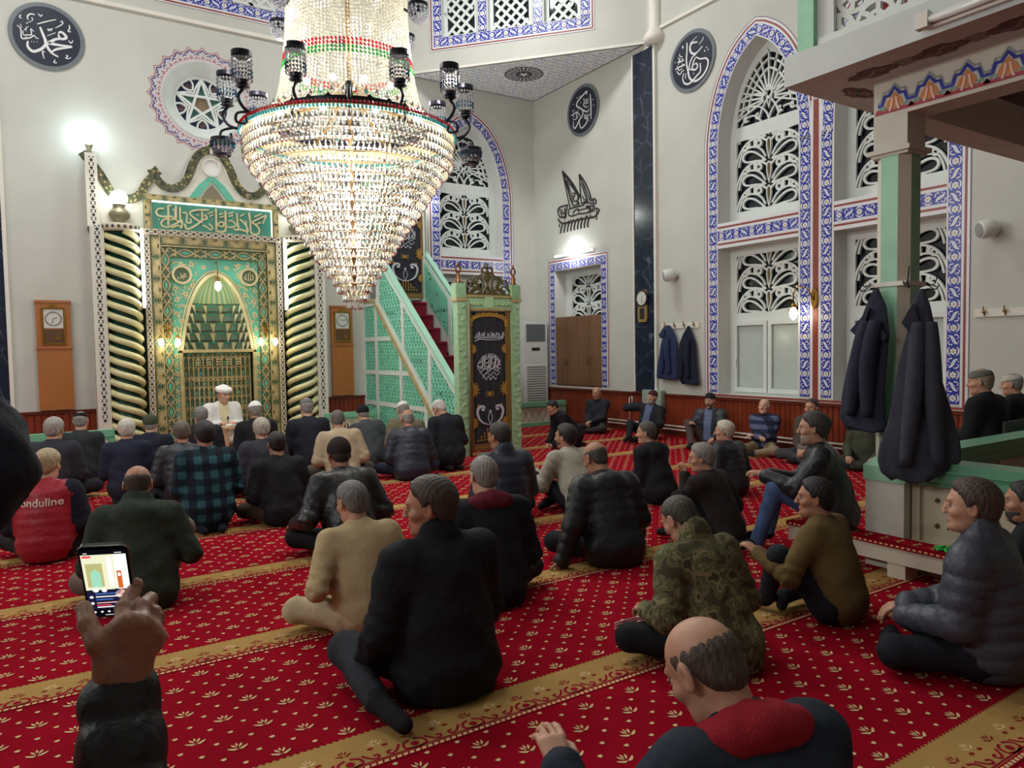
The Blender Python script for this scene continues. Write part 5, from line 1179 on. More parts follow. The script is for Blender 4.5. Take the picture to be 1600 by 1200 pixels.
# ------------------------------------------------------------------ clock panels
m_clockw = mat('clock_case_wood', (168, 104, 52), .4, var=.1, vscale=4, stretch=(1, 1, .1)); m_dial = mat('clock_dial', (210, 212, 206), .4); m_hand = mat('clock_hand', (40, 40, 44), .4)
def clock_panel(cx, w, lab, hands):
    root = empty('clock_panel', (cx, 12.95, .74), lab, 'clock', 'wooden clock panels beside the niche'); ks = []
    mb = MB(); mb.fbox(QW, cx - w / 2, .74, .006, cx + w / 2, 2.37, .09); mb.fbox(QW, cx - w / 2 - .012, 1.66, .006, cx + w / 2 + .012, 1.685, .11); mb.fbox(QW, cx - w / 2 - .01, 2.35, .006, cx + w / 2 + .01, 2.385, .11); ks.append(mb.build('case', m_clockw))
    mb = MB(); mb.ring(QW, rect(cx - .155, 1.72, cx + .155, 2.28), rect(cx - .13, 1.745, cx + .13, 2.255), .09, .115); mb.poly(QW, circ(cx, 2.30, .05, 10, .025), .09, .11); ks.append(mb.build('bezel', m_brass if w < .45 and cx > 3 else m_brass))
    mb = MB(); mb.poly(QW, rect(cx - .125, 1.97, cx + .125, 2.25), .09, .098, 0); mb.ring(QW, circ(cx, 2.11, .105, 24), circ(cx, 2.11, .095, 24), .098, .105, 1); mb.poly(QW, rect(cx - .125, 1.75, cx + .125, 1.95), .09, .096, 1)
    for k in range(12): a = k * PI / 6; mb.stroke(QW, [(cx + .078 * math.cos(a), 2.11 + .078 * math.sin(a)), (cx + .09 * math.cos(a), 2.11 + .09 * math.sin(a))], .007, .0985, mi=2)
    for a, l in zip(hands, (.055, .08)): mb.stroke(QW, [(cx, 2.11), (cx + l * math.sin(a), 2.11 + l * math.cos(a))], .009, .101, mi=2)
    ks.append(mb.build('dial', [m_dial, mat('clock_window_brown', (94, 66, 44), .3), m_hand]))
    mb = MB(); mb.stroke(QW, [(cx + .05, 1.93), (cx + .05, 1.83)], .008, .098, .10); mb.poly(QW, circ(cx + .05, 1.82, .032, 14), .098, .104); ks.append(mb.build('pendulum', m_brass))
    rehang(root, *ks)
clock_panel(.21, .45, 'tall wooden clock panel with pendulum left of the niche', (1.2, 3.4))
clock_panel(4.69, .40, 'tall wooden clock panel with pendulum between niche and pulpit', (-1.0, 1.3))
# gold clock on the marble pilaster
F = RW.at(-9.60, 0, .055); root = empty('wall_clock', (9.03, 9.60, 1.98), 'narrow gold wall clock with round dial on the dark marble pilaster', 'clock'); ks = []
mb = MB(); mb.poly(F, [(-.09, 1.98), (.09, 1.98), (.11, 2.02), (.11, 2.24), (.09, 2.28), (.11, 2.50), (.07, 2.55), (-.07, 2.55), (-.11, 2.50), (-.09, 2.28), (-.11, 2.24), (-.11, 2.02)], .003, .04); ks.append(mb.build('case', mat('clock_gold', (190, 160, 104), .3, metal=.5)))
mb = MB(); mb.ring(F, circ(0, 2.40, .15, 28), circ(0, 2.40, .125, 28), .04, .06, 1); mb.poly(F, circ(0, 2.40, .128, 28), .04, .046, 0)
for k in range(12): a = k * PI / 6; mb.stroke(F, [(.1 * math.cos(a), 2.40 + .1 * math.sin(a)), (.115 * math.cos(a), 2.40 + .115 * math.sin(a))], .008, .048, mi=2)
mb.stroke(F, [(0, 2.40), (.02, 2.46)], .01, .05, mi=2); mb.stroke(F, [(0, 2.40), (.0, 2.31)], .008, .052, mi=2); ks.append(mb.build('dial', [m_dial, m_black, m_hand]))
mb = MB(); mb.poly(F, rect(-.06, 2.03, .06, 2.22), .04, .043, 0); mb.poly(F, circ(0, 2.09, .03, 12), .043, .05, 1); ks.append(mb.build('pendulum_window', [m_black, m_brass])); rehang(root, *ks)
# ------------------------------------------------------------------ wall mounted tubes
def wall_tube(F, a0, b0, a1, b1, c, lab, lit=True, pw=10, grp=None):
    p, q = F(a0, b0, c), F(a1, b1, c); root = empty('tube_lamp', tuple((p + q) / 2), lab, 'lamp', grp)
    mb = MB(); mb.stroke(F, [(a0, b0), (a1, b1)], .05, .004, c - .02); h = mb.build('housing', m_white); mb = MB(); mb.tube([p, q], .019, 10); t = mb.build('tube', e_tube if lit else mat('unlit_tube', (214, 214, 208), .3)); rehang(root, h, t)
    if lit:
        mid = (p + q) / 2 + F.n * .10; point('tube_light', tuple(mid), pw, (1, 1, 1), .06)
wall_tube(RW, -12.2, 3.33 + .10, -11.0, 3.33 + .10, .07, 'lit fluorescent tube on wall above the tiled cupboard niche', True, 12)
wall_tube(QW, 6.15, 4.62, 6.62, 4.62, .07, 'short lit fluorescent tube between chandelier and arched window', True, 14)
# ------------------------------------------------------------------ speakers, hooks, pipes, panel
def speaker(y, z, lab):
    root = empty('wall_speaker', (9.05, y, z), lab, 'loudspeaker', 'white spotlight shaped loudspeakers on the wall'); ks = []
    d = Vector((-.75, .55, -.15)).normalized(); x = Vector((9.1, y, z)); mb = MB(); F = Fr(x, (0, -1, 0), (0, 0, 1)); mb.lathe(None, [(.055, .004), (.05, .03), (.03, .06), (.02, .1)], 16, F=F); ks.append(mb.build('bracket', m_white))
    u = d.cross(Vector((0, 0, 1))).normalized(); v = u.cross(d); F2 = Fr(x + Vector((-.15, 0, 0)) - d * .09, u, v, d); mb = MB(); mb.lathe(None, [(.01, 0), (.07, .01), (.10, .06), (.105, .13), (.10, .18), (.085, .2)], 20, F=F2); b = mb.build('body', mat('speaker_plastic', (216, 216, 210), .35)); ks.append(b)
    mb = MB(); mb.lathe(None, [(.08, .201), (.07, .204), (.02, .206)], 20, F=F2); ks.append(mb.build('grille', mat('speaker_grille_grey', (150, 152, 150), .5))); rehang(root, *ks)
speaker(8.86, 2.74, 'white round loudspeaker on wall left of the tall windows'); speaker(3.96, 2.80, 'white round loudspeaker on wall right of the tall windows')
def hooks(F, a0, a1, z, n, lab, drop=0):
    root = empty('coat_rack', tuple(F((a0 + a1) / 2, z, .02)), lab, 'coat rack'); mb = MB(); mb.fbox(F, a0, z - .04, .004, a1, z + .05, .02); b = mb.build('board', mat('rack_board_white', (222, 218, 206), .4)); ks = [b]
    for i in range(n):
        a = a0 + (a1 - a0) * (i + .5) / n; m2 = MB()
        m2.tube([F(a, z - .03, .02), F(a, z + .02, .03), F(a, z + .055, .06), F(a, z + .075, .05)], .008, 6); m2.tube([F(a - .022, z + .03, .05), F(a - .01, z + .01, .045), F(a, z - .005, .03), F(a + .01, z + .01, .045), F(a + .022, z + .03, .05)], .007, 6); ks.append(m2.build('hook', m_brass))
    rehang(root, *ks)
hooks(RW, -9.20, -8.34, 1.88, 4, 'white coat rack with brass hooks left of the tall windows'); hooks(RW, -4.16, -3.3, 1.86, 4, 'white coat rack with brass hooks at right edge of the wall')
mb = MB(); mb.tube([RW(-10.6, .12, .05), RW(-5.0, .12, .05)], .015, 8); mb.tube([RW(-10.6, .18, .05), RW(-5.0, .18, .05)], .015, 8)
mb.tube([RW(-10.0, .18, .05), RW(-10.0, .62, .05), RW(-9.93, .64, .05), RW(-9.93, .5, .05)], .012, 8)
tag(mb.build('heating_pipe', m_white), 'thin white heating pipes along foot of the wooden wainscot', 'pipe')
root = empty('fuse_box', (9.0, 9.15, .3), 'pale green metal fuse box on the wainscot under the marble pilaster', 'fuse box'); mb = MB(); F = RW.at(-9.35, .22, .028); mb.fbox(F, -.24, .1, 0, .24, .56, .10); b = mb.build('box', mat('fuse_box_green', (150, 170, 156), .4), bevel=.01); mb = MB(); mb.fbox(F, -.0, .43, .1, .12, .52, .104); d = mb.build('label_plate', m_black); rehang(root, b, d)
# sconce on the red strip between the windows
x0 = (C1 + C2) / 2; F = RW.at(x0, 0, .008); root = empty('wall_sconce', tuple(F(0, 2.2, 0)), 'brass sconce with one lit bell lamp on strip between the tall windows', 'sconce'); mb = MB(); mb.poly(F, circ(0, 2.18, .05, 12, .14), 0, .03)
mb.tube([F(0, 2.15, .03), F(-.05, 2.32, .12), F(-.16, 2.36, .18), F(-.22, 2.25, .18), F(-.22, 2.1, .18)], .010, 8); p = F(-.22, 2.06, .18); mb.lathe(p, [(.05, 0), (.035, .04), (.012, .07)], 10); a = mb.build('bracket', m_brass); mb = MB(); bell(mb, p.x, p.y, p.z, 1.3); b = mb.build('lamp_shade', e_bulb); rehang(root, a, b); point('sconce_light', tuple(F(-.22, 1.95, .22)), 4, (1, .85, .55), .06)
# ================================================================== the great chandelier
def crystal_mat(name, rgb, tr=.45, wh=.35):
    if name in _M: return _M[name]
    m = bpy.data.materials.new(name); _M[name] = m; m.use_nodes = True; nt = m.node_tree; nt.nodes.clear(); L = nt.links.new; N = nt.nodes.new
    o = N('ShaderNodeOutputMaterial'); t = N('ShaderNodeBsdfTransparent'); g = N('ShaderNodeBsdfGlossy'); d = N('ShaderNodeBsdfTranslucent'); f = N('ShaderNodeBsdfDiffuse')
    c = (*lin(rgb), 1); t.inputs[0].default_value = c; d.inputs[0].default_value = c; f.inputs[0].default_value = c; g.inputs[1].default_value = .08
    m1 = N('ShaderNodeMixShader'); m2 = N('ShaderNodeMixShader'); m3 = N('ShaderNodeMixShader')
    m1.inputs[0].default_value = .35; L(d.outputs[0], m1.inputs[1]); L(f.outputs[0], m1.inputs[2])
    m2.inputs[0].default_value = tr; L(m1.outputs[0], m2.inputs[1]); L(t.outputs[0], m2.inputs[2])
    fr = N('ShaderNodeFresnel'); fr.inputs[0].default_value = 1.9; L(fr.outputs[0], m3.inputs[0]); L(m2.outputs[0], m3.inputs[1]); L(g.outputs[0], m3.inputs[2]); L(m3.outputs[0], o.inputs[0]); return m
m_cry = crystal_mat('chandelier_crystal', (245, 243, 240)); m_bead = crystal_mat('chandelier_bead', (248, 243, 226), .3)
m_cr_red = crystal_mat('red_crystal', (226, 60, 80), .25); m_cr_grn = crystal_mat('green_crystal', (70, 190, 90), .25); m_cr_tea = crystal_mat('turquoise_crystal', (70, 200, 205), .25)
m_iron = mat('chandelier_dark_iron', (34, 34, 44), .3, metal=.6); m_cgoldw = mat('chandelier_gold_wire', (206, 190, 150), .4, metal=.6)
e_cb = emis('chandelier_bulb', (255, 252, 245), 22)
CX, CY_ = 2.455, 6.4; TH = math.atan2(-6.4, -2.5)      # direction from the chandelier to the nave where people sit
root = empty('chandelier', (CX, CY_, 3.7), 'huge crystal chandelier, coned bead crown over tiered crystal basket with dark ring', 'chandelier'); K = []
tz = [3.44 - i * .0715 for i in range(21)]; prof = [(3.48, .94), (3.27, .92), (3.14, .80), (2.85, .61), (2.65, .46), (2.38, .30), (2.23, .19), (2.07, .10), (1.95, .04)]
RZ = lambda z: float(np.interp(-z, [-p[0] for p in prof], [p[1] for p in prof]))
def drop(mb, c, r, h, a, mi=0):
    """faceted almond crystal"""
    k = 6; vs = [(c[0], c[1], c[2] + h * .5)]
    for zz, rr in ((.12, .55), (-.18, 1.0), (-.36, .75)):
        for j in range(k): t = a + 2 * PI * j / k; q = rr * (1.0 if j % 3 else .7); vs.append((c[0] + r * q * math.cos(t), c[1] + r * q * math.sin(t), c[2] + h * zz))
    vs.append((c[0], c[1], c[2] - h * .5)); fs = [(0, 1 + j, 1 + (j + 1) % k) for j in range(k)]
    for q in range(2): fs += [(1 + q * k + j, 1 + (q + 1) * k + j, 1 + (q + 1) * k + (j + 1) % k, 1 + q * k + (j + 1) % k) for j in range(k)]
    fs += [(1 + 2 * k + j, len(vs) - 1, 1 + 2 * k + (j + 1) % k) for j in range(k)]; mb.add(vs, [f[::-1] for f in fs], mi)
allc = []
for i, z in enumerate(tz):
    r = RZ(z); n = max(6, int(2 * PI * r / .043))
    for j in range(n): a = 2 * PI * (j + .5 * (i % 2)) / n + TH; allc.append((math.cos(a - TH) * r, i, a, r, z - .045))
allc.sort(key=lambda t: -t[0] if 0 < t[1] < 9 else 9); front = allc[:96]; rest = allc[96:]
pm = MB(); drop(pm, (0, 0, 0), .0195, .078, 0); pcr = pm.build('crystal', m_cry); pme = pcr.data; first = True
for c in front:
    o = pcr if first else pcr.copy()
    if not first: COL.objects.link(o)
    first = False; o.location = (CX + c[3] * math.cos(c[2]), CY_ + c[3] * math.sin(c[2]), c[4]); o.rotation_euler = (0, 0, c[2]); K.append(o)
mb = MB()
for c in rest: drop(mb, (CX + c[3] * math.cos(c[2]), CY_ + c[3] * math.sin(c[2]), c[4]), .0195, .078, c[2])
K.append(tag(mb.build('crystals', m_cry), kind='stuff'))
mb = MB()
for i, z in enumerate(tz):
    r = RZ(z); mb.tube([(CX + r * math.cos(t), CY_ + r * math.sin(t), z + .004) for t in np.linspace(0, 2 * PI, 49)[:-1]], .003 if i % 2 else .004, 4, closed=True)
for k in range(12): a = 2 * PI * k / 12; mb.tube([(CX + (RZ(z) - .02) * math.cos(a), CY_ + (RZ(z) - .02) * math.sin(a), z) for z in tz], .006, 4)
K.append(mb.build('basket_frame', m_cgoldw))
mb = MB()                                            # bead crown
pz = [(3.6, .68), (3.72, .64), (3.9, .595), (4.1, .565), (4.35, .54), (4.6, .525), (6.2, .52)]; RB = lambda z: float(np.interp(z, [p[0] for p in pz], [p[1] for p in pz]))
def bead(x, y, z, r, mi): mb.add([(x, y, z + r * 1.15), (x + r, y, z), (x, y + r, z), (x - r, y, z), (x, y - r, z), (x, y, z - r * 1.15)], [(0, 1, 2), (0, 2, 3), (0, 3, 4), (0, 4, 1), (5, 2, 1), (5, 3, 2), (5, 4, 3), (5, 1, 4)], mi)
ns = 104
for i in range(ns):
    a = 2 * PI * i / ns; z = 3.63
    while z < 5.75:
        r = RB(z); w = .04 * math.sin(2 * a) * 0; zz = z
        mi = 1 if 4.10 < zz < 4.165 else (2 if 4.035 < zz <= 4.10 else 0); bead(CX + r * math.cos(a), CY_ + r * math.sin(a), z, .0155 if mi else .0145, mi); z += .034
K.append(tag(mb.build('bead_strings', [m_bead, m_cr_red, m_cr_grn]), kind='stuff'))
mb = MB(); C3 = (CX, CY_, 0); mb.lathe(C3, [(.66, 3.555), (.69, 3.555), (.695, 3.63), (.66, 3.64)], 64, 0, False); del mb.f[-2:]; del mb.m[-2:]; del mb.sm[-2:]
for k in range(26): a = TH + 2 * PI * k / 26; mb.add([(CX + .70 * math.cos(a - .05), CY_ + .70 * math.sin(a - .05), 3.62), (CX + .70 * math.cos(a + .05), CY_ + .70 * math.sin(a + .05), 3.62), (CX + .695 * math.cos(a), CY_ + .695 * math.sin(a), 3.655)], [(0, 1, 2)], 0)
mb.lathe(C3, [(.69, 3.56), (.935, 3.49), (.935, 3.48), (.69, 3.54)], 64, 1, False); del mb.f[-2:]; del mb.m[-2:]; del mb.sm[-2:]
mb.lathe(C3, [(.535, 5.75), (.56, 5.8), (.3, 6.0), (.05, 6.1), (.03, 10.4)], 32, 0)
K.append(mb.build('iron_ring', [m_iron, m_cgoldw]))
mb = MB()                                            # coloured beads on the rim and drops on the ring
n = 190
for i in range(n):
    a = 2 * PI * i / n; bead(CX + .95 * math.cos(a), CY_ + .95 * math.sin(a), 3.50, .015, 0); bead(CX + .948 * math.cos(a + .016), CY_ + .948 * math.sin(a + .016), 3.465, .016, 1)
K.append(tag(mb.build('rim_beads', [m_cr_red, m_cr_tea]), kind='stuff'))
for i in range(48):
    a = TH + 2 * PI * (i + .5) / 48; mb = MB(); drop(mb, (CX + .70 * math.cos(a), CY_ + .70 * math.sin(a), 3.675), .020, .065, a, 0); K.append(mb.build('coloured_drop', (m_cr_red, m_cr_tea, m_cry, m_cr_tea)[i % 4] if i % 2 == 0 or i % 4 == 1 else m_cry))
mb = MB()
for k in range(6): a = TH + PI / 6 + k * PI / 3; mb.tube([(CX, CY_, 4.0), (CX + .3 * math.cos(a), CY_ + .3 * math.sin(a), 3.75), (CX + .68 * math.cos(a), CY_ + .68 * math.sin(a), 3.58)], .02, 6)
mb.tube([(CX, CY_, 2.1), (CX, CY_, 6.0)], .02, 10); K.append(mb.build('stem', mat('chandelier_stem_brass', (120, 92, 52), .4, metal=.4)))
for k in range(14):                                  # bulbs
    mb = MB(); a = TH + (k - 3.5) * .52; r, z = ((.80, 3.50), (.48, 3.85), (.5, 2.95))[0 if k < 8 else (1 if k < 12 else 2)]
    if k >= 8: a = TH + (k - 9.5) * .55
    mb.ball((CX + r * math.cos(a), CY_ + r * math.sin(a), z), .032, 8); K.append(mb.build('bulb', e_cb))
m_shade = crystal_mat('shade_crystal', (190, 190, 196), .2)
for k in range(12):                                  # arms with fringed cups
    a = TH + k * PI / 6; ca, sa = math.cos(a), math.sin(a); P = lambda r, z: (CX + r * ca, CY_ + r * sa, z); mb = MB()
    R_ = (.82 if k in (1, 11) else .98) if k % 3 else 1.05
    if k == 0:
        mb.tube([P(.76, 3.62), P(.86, 3.65), P(.9, 3.55), P(.82, 3.46)], .015, 6); mb.tube([P(.72, 3.66), P(.76, 3.70), P(.78, 3.60)], .03, 6); K.append(mb.build('arm', m_iron)); continue
    mb.tube(smooth([P(.69, 3.56), P(.5 * (.69 + R_), 3.52), P(R_ - .02, 3.54), P(R_ + .04, 3.63), P(R_, 3.70)], 4), .014, 6); mb.tube(smooth([P(R_ - .06, 3.53), P(R_ + .05, 3.50), P(R_ + .06, 3.43), P(R_ - .02, 3.43), P(R_ - .02, 3.48)], 4), .012, 6)
    c = P(R_, 3.70); mb.lathe(c, [(.02, 0), (.06, .02), (.02, .04)], 10); arm = mb.build('arm', m_iron); K.append(arm)
    cup = MB(); cup.lathe((c[0], c[1], c[2] + .04), [(.055, .21), (.083, .225), (.083, .26), (.06, .26)], 18, 1, False); cup.lathe((c[0], c[1], c[2] + .04), [(.05, .0), (.055, .03)], 18, 1, False)
    for j in range(18):
        t = 2 * PI * j / 18
        for q in range(6): x, y, z = c[0] + .078 * math.cos(t), c[1] + .078 * math.sin(t), c[2] + .235 - q * .032; r = .011; cup.add([(x, y, z + r * 1.3), (x + r, y, z), (x, y + r, z), (x - r, y, z), (x, y - r, z), (x, y, z - r * 1.3)], [(0, 1, 2), (0, 2, 3), (0, 3, 4), (0, 4, 1), (5, 2, 1), (5, 3, 2), (5, 4, 3), (5, 1, 4)], 2 if q in (3, 4) else 0)
    K.append(cup.build('lamp_cup', [m_shade, m_iron, crystal_mat('shade_blue_crystal', (40, 100, 130), .15)]))
    if k % 3 == 0:
        b = MB(); c2 = P(R_ + .05, 3.36); b.lathe(c2, [(.10, .04), (.10, .07), (.04, .09)], 16, 1, False)
        for i in range(16):
            t = 2 * PI * i / 16
            for q in range(7): ph = PI * .5 * q / 6; rr = .098 * math.cos(ph); x, y, z = c2[0] + rr * math.cos(t), c2[1] + rr * math.sin(t), c2[2] + .03 - .11 * math.sin(ph); r = .013; b.add([(x, y, z + r * 1.3), (x + r, y, z), (x, y + r, z), (x - r, y, z), (x, y - r, z), (x, y, z - r * 1.3)], [(0, 1, 2), (0, 2, 3), (0, 3, 4), (0, 4, 1), (5, 2, 1), (5, 3, 2), (5, 4, 3), (5, 1, 4)], 2 if q < 2 else 0)
        b.tube([(c2[0] + .06 * math.cos(t), c2[1] + .06 * math.sin(t), c2[2] - .07) for t in np.linspace(0, 2 * PI, 13)[:-1]], .012, 5, 1, closed=True); K.append(b.build('crystal_bowl', [m_shade, m_iron, crystal_mat('shade_blue_crystal', (40, 100, 130), .15)]))
for k in range(6):                                   # upper tier of small bowls
    a = TH + 1.15 + k * PI / 3; ca, sa = math.cos(a), math.sin(a); P = lambda r, z: (CX + r * ca, CY_ + r * sa, z); b = MB(); b.tube([P(.54, 4.56), P(.63, 4.50), P(.69, 4.56)], .014, 6, 1); c2 = P(.67, 4.50)
    for i in range(14):
        t = 2 * PI * i / 14
        for q in range(7): ph = PI * .5 * q / 6; rr = .085 * math.cos(ph); x, y, z = c2[0] + rr * math.cos(t), c2[1] + rr * math.sin(t), c2[2] + .05 - .12 * math.sin(ph); r = .013; b.add([(x, y, z + r * 1.3), (x + r, y, z), (x, y + r, z), (x - r, y, z), (x, y - r, z), (x, y, z - r * 1.3)], [(0, 1, 2), (0, 2, 3), (0, 3, 4), (0, 4, 1), (5, 2, 1), (5, 3, 2), (5, 4, 3), (5, 1, 4)], 0)
    b.lathe(c2, [(.09, .06), (.09, .09), (.05, .1)], 14, 1, False); K.append(b.build('crystal_bowl', [m_shade, m_iron]))
rehang(root, *K)
# ================================================================== gallery, its column and the raised platform at the right
m_gal = mat('gallery_plaster', (206, 203, 190), .6, var=.04); m_soff = mat('gallery_soffit', (176, 166, 160), .7, var=.04)
m_colmint = mat('column_mint_paint', (150, 202, 172), .4, var=.08, vscale=8); m_colcream = mat('column_cream_paint', (202, 196, 176), .5, var=.05)
m_fr_red = mat('frieze_red', (172, 52, 60), .5); m_fr_or = mat('frieze_orange', (206, 128, 60), .5); m_fr_grn = mat('frieze_grey_green', (120, 160, 150), .5); m_fr_pink = mat('frieze_pink', (236, 196, 180), .5); m_fr_gry = mat('frieze_grey', (142, 146, 142), .5)
m_sof_br = mat('soffit_brown_motif', (112, 66, 62), .6); m_sof_dk = mat('soffit_dark_outline', (52, 38, 40), .6); m_sof_gr = mat('soffit_grey_motif', (140, 130, 116), .6)
GX, GY, GZ = 4.36, 3.23, 3.30
mb = MB(); mb.box(GX, BY, GZ, RX, GY, GZ + .17, 0); mb.box(GX - .0, BY, GZ + .17, GX + .12, GY, GZ + .20, 0)
for i in range(1, 6): pass
mb.build('ceiling_gallery', [mat('gallery_slab_paint', (200, 206, 204), .6, var=.04)], kind='structure')
# beams
mb = MB(); mb.box(4.82, BY, 3.05, 5.04, 2.63, GZ, 0); mb.box(4.82, 2.63, 3.05, RX, 2.86, GZ, 0)
for y in (1.0, -.7, -2.4): mb.box(5.04, y, 3.12, RX, y + .2, GZ, 0)
mb.box(6.9, BY, 3.12, 7.1, 2.63, GZ, 0); mb.build('ceiling_beam', m_gal, kind='structure')
# painted frieze on the beam, soffit scrolls, coffer paintings
mb = MB(); BF = Fr((4.82, 0, 0), (0, -1, 0), (0, 0, 1), (-1, 0, 0)); a0 = -2.85; U = .225
mb.poly(BF, rect(a0, 3.075, 3.0, 3.09), .002, mi=0)
for i in range(24):
    x = a0 + .02 + i * U; zb = 3.085; X = lambda L_: [(x + a * U, zb + b) for a, b in L_]
    for q, (w, dz, mi) in enumerate(((.016, .055, 4), (.022, .028, 1))):
        mb.stroke(BF, X([(0, .035 + dz * .5), (.12, .02 + dz), (.20, .075 + dz), (.34, .075 + dz), (.5, .12 + dz), (.66, .075 + dz), (.80, .075 + dz), (.88, .02 + dz), (1.0, .035 + dz * .5)]), w, .003 + q * .001, mi=mi)
    mb.poly(BF, X([(.22, .03), (.3, .07), (.5, .12), (.7, .07), (.78, .03), (.5, .01)]), .003, mi=2)
    for s in (-1, 1):
        mb.stroke(BF, X([(.5 + s * .14, .0), (.5 + s * .08, .04), (.5 + s * .05, .085)]), .014, .006, mi=3); mb.stroke(BF, X([(.5 + s * .46, .02), (.5 + s * .36, .035), (.5 + s * .26, .02)]), .016, .0055, mi=5)
    mb.poly(BF, X([(-.1, .0), (.0, .028), (.12, .012), (.3, .018), (.5, .006), (.7, .018), (.88, .012), (1.0, .028), (1.1, .0)]), .005, mi=0)
SF = Fr((0, 0, GZ), (0, -1, 0), (-1, 0, 0), (0, 0, -1))      # soffit: a = -y, b = -x
def lozenge(F, a, b, la, lb, c):
    o = [(-1, 0), (-.8, .25), (-.85, .45), (-.45, .6), (-.3, .95), (.3, .95), (.45, .6), (.85, .45), (.8, .25), (1, 0)]; o = o + [(x, -y) for x, y in o[::-1][1:-1]]
    P = [(a + x * la, b + y * lb) for x, y in o]; mb.poly(F, [(a + x * la * 1.06, b + y * lb * 1.12) for x, y in o], c, mi=7); mb.poly(F, P, c + .001, mi=6)
    mb.stroke(F, smooth([(a - la * .6, b), (a - la * .3, b + lb * .5), (a, b), (a + la * .3, b - lb * .5), (a + la * .6, b)], 4), .02, c + .002, mi=7); mb.stroke(F, smooth([(a - la * .6, b), (a - la * .3, b - lb * .5), (a, b), (a + la * .3, b + lb * .5), (a + la * .6, b)], 4), .016, c + .0025, mi=8)
for i in range(16):
    a = -2.75 + i * .42; lozenge(SF, a, -4.62, .17, .085, .002)
    mb.poly(SF, [(a + .13, -4.62), (a + .17, -4.56), (a + .25, -4.56), (a + .29, -4.62), (a + .25, -4.68), (a + .17, -4.68)], .0015, mi=8)
SG = Fr((0, 0, GZ), (1, 0, 0), (0, -1, 0), (0, 0, -1))
for i in range(9): lozenge(SG, 4.9 + i * .42, -3.02, .17, .07, .002)
for (xa, xb, ya, yb) in ((5.1, 6.85, 1.25, 2.58), (7.15, 9.0, 1.25, 2.58), (5.1, 6.85, -.45, .95)):
    for (F, p0, p1, q) in ((SG, xa, xb, -yb + .12), (SG, xa, xb, -ya - .12)):
        n = int((p1 - p0) / .16)
        mb.poly(F, rect(p0, q - .1, p1, q + .1), .002, mi=9)
        for i in range(n): x = p0 + (i + .5) * (p1 - p0) / n; mb.stroke(F, [(x - .07, q - .06), (x - .04, q + .03), (x, q + .07), (x + .04, q + .03), (x + .07, q - .06)], .014, .004, mi=7)
    for q in (xa + .12, xb - .12):
        F = SF; n = int((yb - ya) / .16); mb.poly(F, rect(-yb, -q - .1, -ya, -q + .1), .003, mi=9)
        for i in range(n): x = -yb + (i + .5) * (yb - ya) / n; mb.stroke(F, [(x - .07, -q - .06), (x - .04, -q + .03), (x, -q + .07), (x + .04, -q + .03), (x + .07, -q - .06)], .014, .005, mi=7)
mb.build('trim_11', [m_fr_red, m_blue, m_fr_or, m_fr_pink, m_fr_gry, m_fr_grn, m_sof_br, m_sof_dk, m_sof_gr, mat('coffer_maroon_band', (96, 48, 56), .6)], kind='structure')
# gallery parapet
def carved_screen(mb, F, a0, b0, a1, b1, c0, c1, mi=0, cell=.26):
    def fn(t):
        nx = int((a1 - a0) / cell) + 2; nz = int((b1 - b0) / cell) + 2
        for i in range(nx):
            for j in range(nz):
                x, z = a0 + i * cell + (j % 2) * cell / 2, b0 + j * cell * .86
                t.ring(I2, circ(x, z, cell * .52, 20), circ(x, z, cell * .40, 20), c0, c1, mi)
                t.ring(I2, circ(x, z, cell * .25, 12), hexstar(x, z, cell * .17), c0, c1, mi)
                for k in range(6): a = k * PI / 3 + .2; t.stroke(I2, [(x + cell * .22 * math.cos(a), z + cell * .22 * math.sin(a)), (x + cell * .44 * math.cos(a + .15), z + cell * .44 * math.sin(a + .15))], .03, c0, c1, mi)
    clipbox(mb, F, (a0, b0, a1, b1), fn)
root = empty('gallery_railing', (4.45, 1, 3.5), 'white carved openwork parapet with mint corner post on the upper gallery', 'railing'); ks = []
mb = MB(); mb.box(4.38, 3.02, 3.47, 4.52, 3.14, 4.7); ks.append(mb.build('corner_post', m_colmint)); mb = MB(); mb.box(4.40, 3.0, 3.50, 4.56, BY, 3.56); mb.box(4.40, BY, 4.55, 4.56, 3.0, 4.7); mb.box(4.42, 2.90, 3.5, 4.54, 3.02, 4.6)
for y in (2.16, 1.3, .4): mb.box(4.44, y, 3.5, 4.5, y + .05, 4.6)
F = Fr((4.47, 0, 0), (0, -1, 0), (0, 0, 1), (-1, 0, 0)); carved_screen(mb, F, -2.9, 3.56, .5, 4.56, -.015, .015, 0)
mb.box(4.52, 3.05, 3.50, RX, 3.1, 3.56); mb.box(4.52, 3.05, 4.55, RX, 3.1, 4.7); ks.append(mb.build('screen', m_latt))
rehang(root, *ks)
mb = MB(); mb.box(4.9, BY, 3.475, 5.0, 2.9, 4.3); tag(mb.build('gallery_rug', mat('gallery_rug_red', (140, 40, 48), .9)), 'red rug hung behind the upper gallery parapet', 'rug')
F = Fr((GX, 0, 0), (0, -1, 0), (0, 0, 1), (-1, 0, 0)); root = empty('tube_lamp', (GX, 1.8, 3.38), 'unlit fluorescent tube on the edge of the gallery', 'lamp')
mb = MB(); mb.fbox(F, -2.26, 3.33, .004, -1.0, 3.41, .03); h = mb.build('housing', m_white); mb = MB(); mb.tube([F(-2.24, 3.37, .055), F(-1.0, 3.37, .055)], .024, 10); t = mb.build('tube', mat('unlit_tube', (206, 208, 204), .3)); mb = MB(); mb.fbox(F, -2.30, 3.33, .03, -2.23, 3.42, .08); e = mb.build('end_cap', m_white); rehang(root, h, t, e)
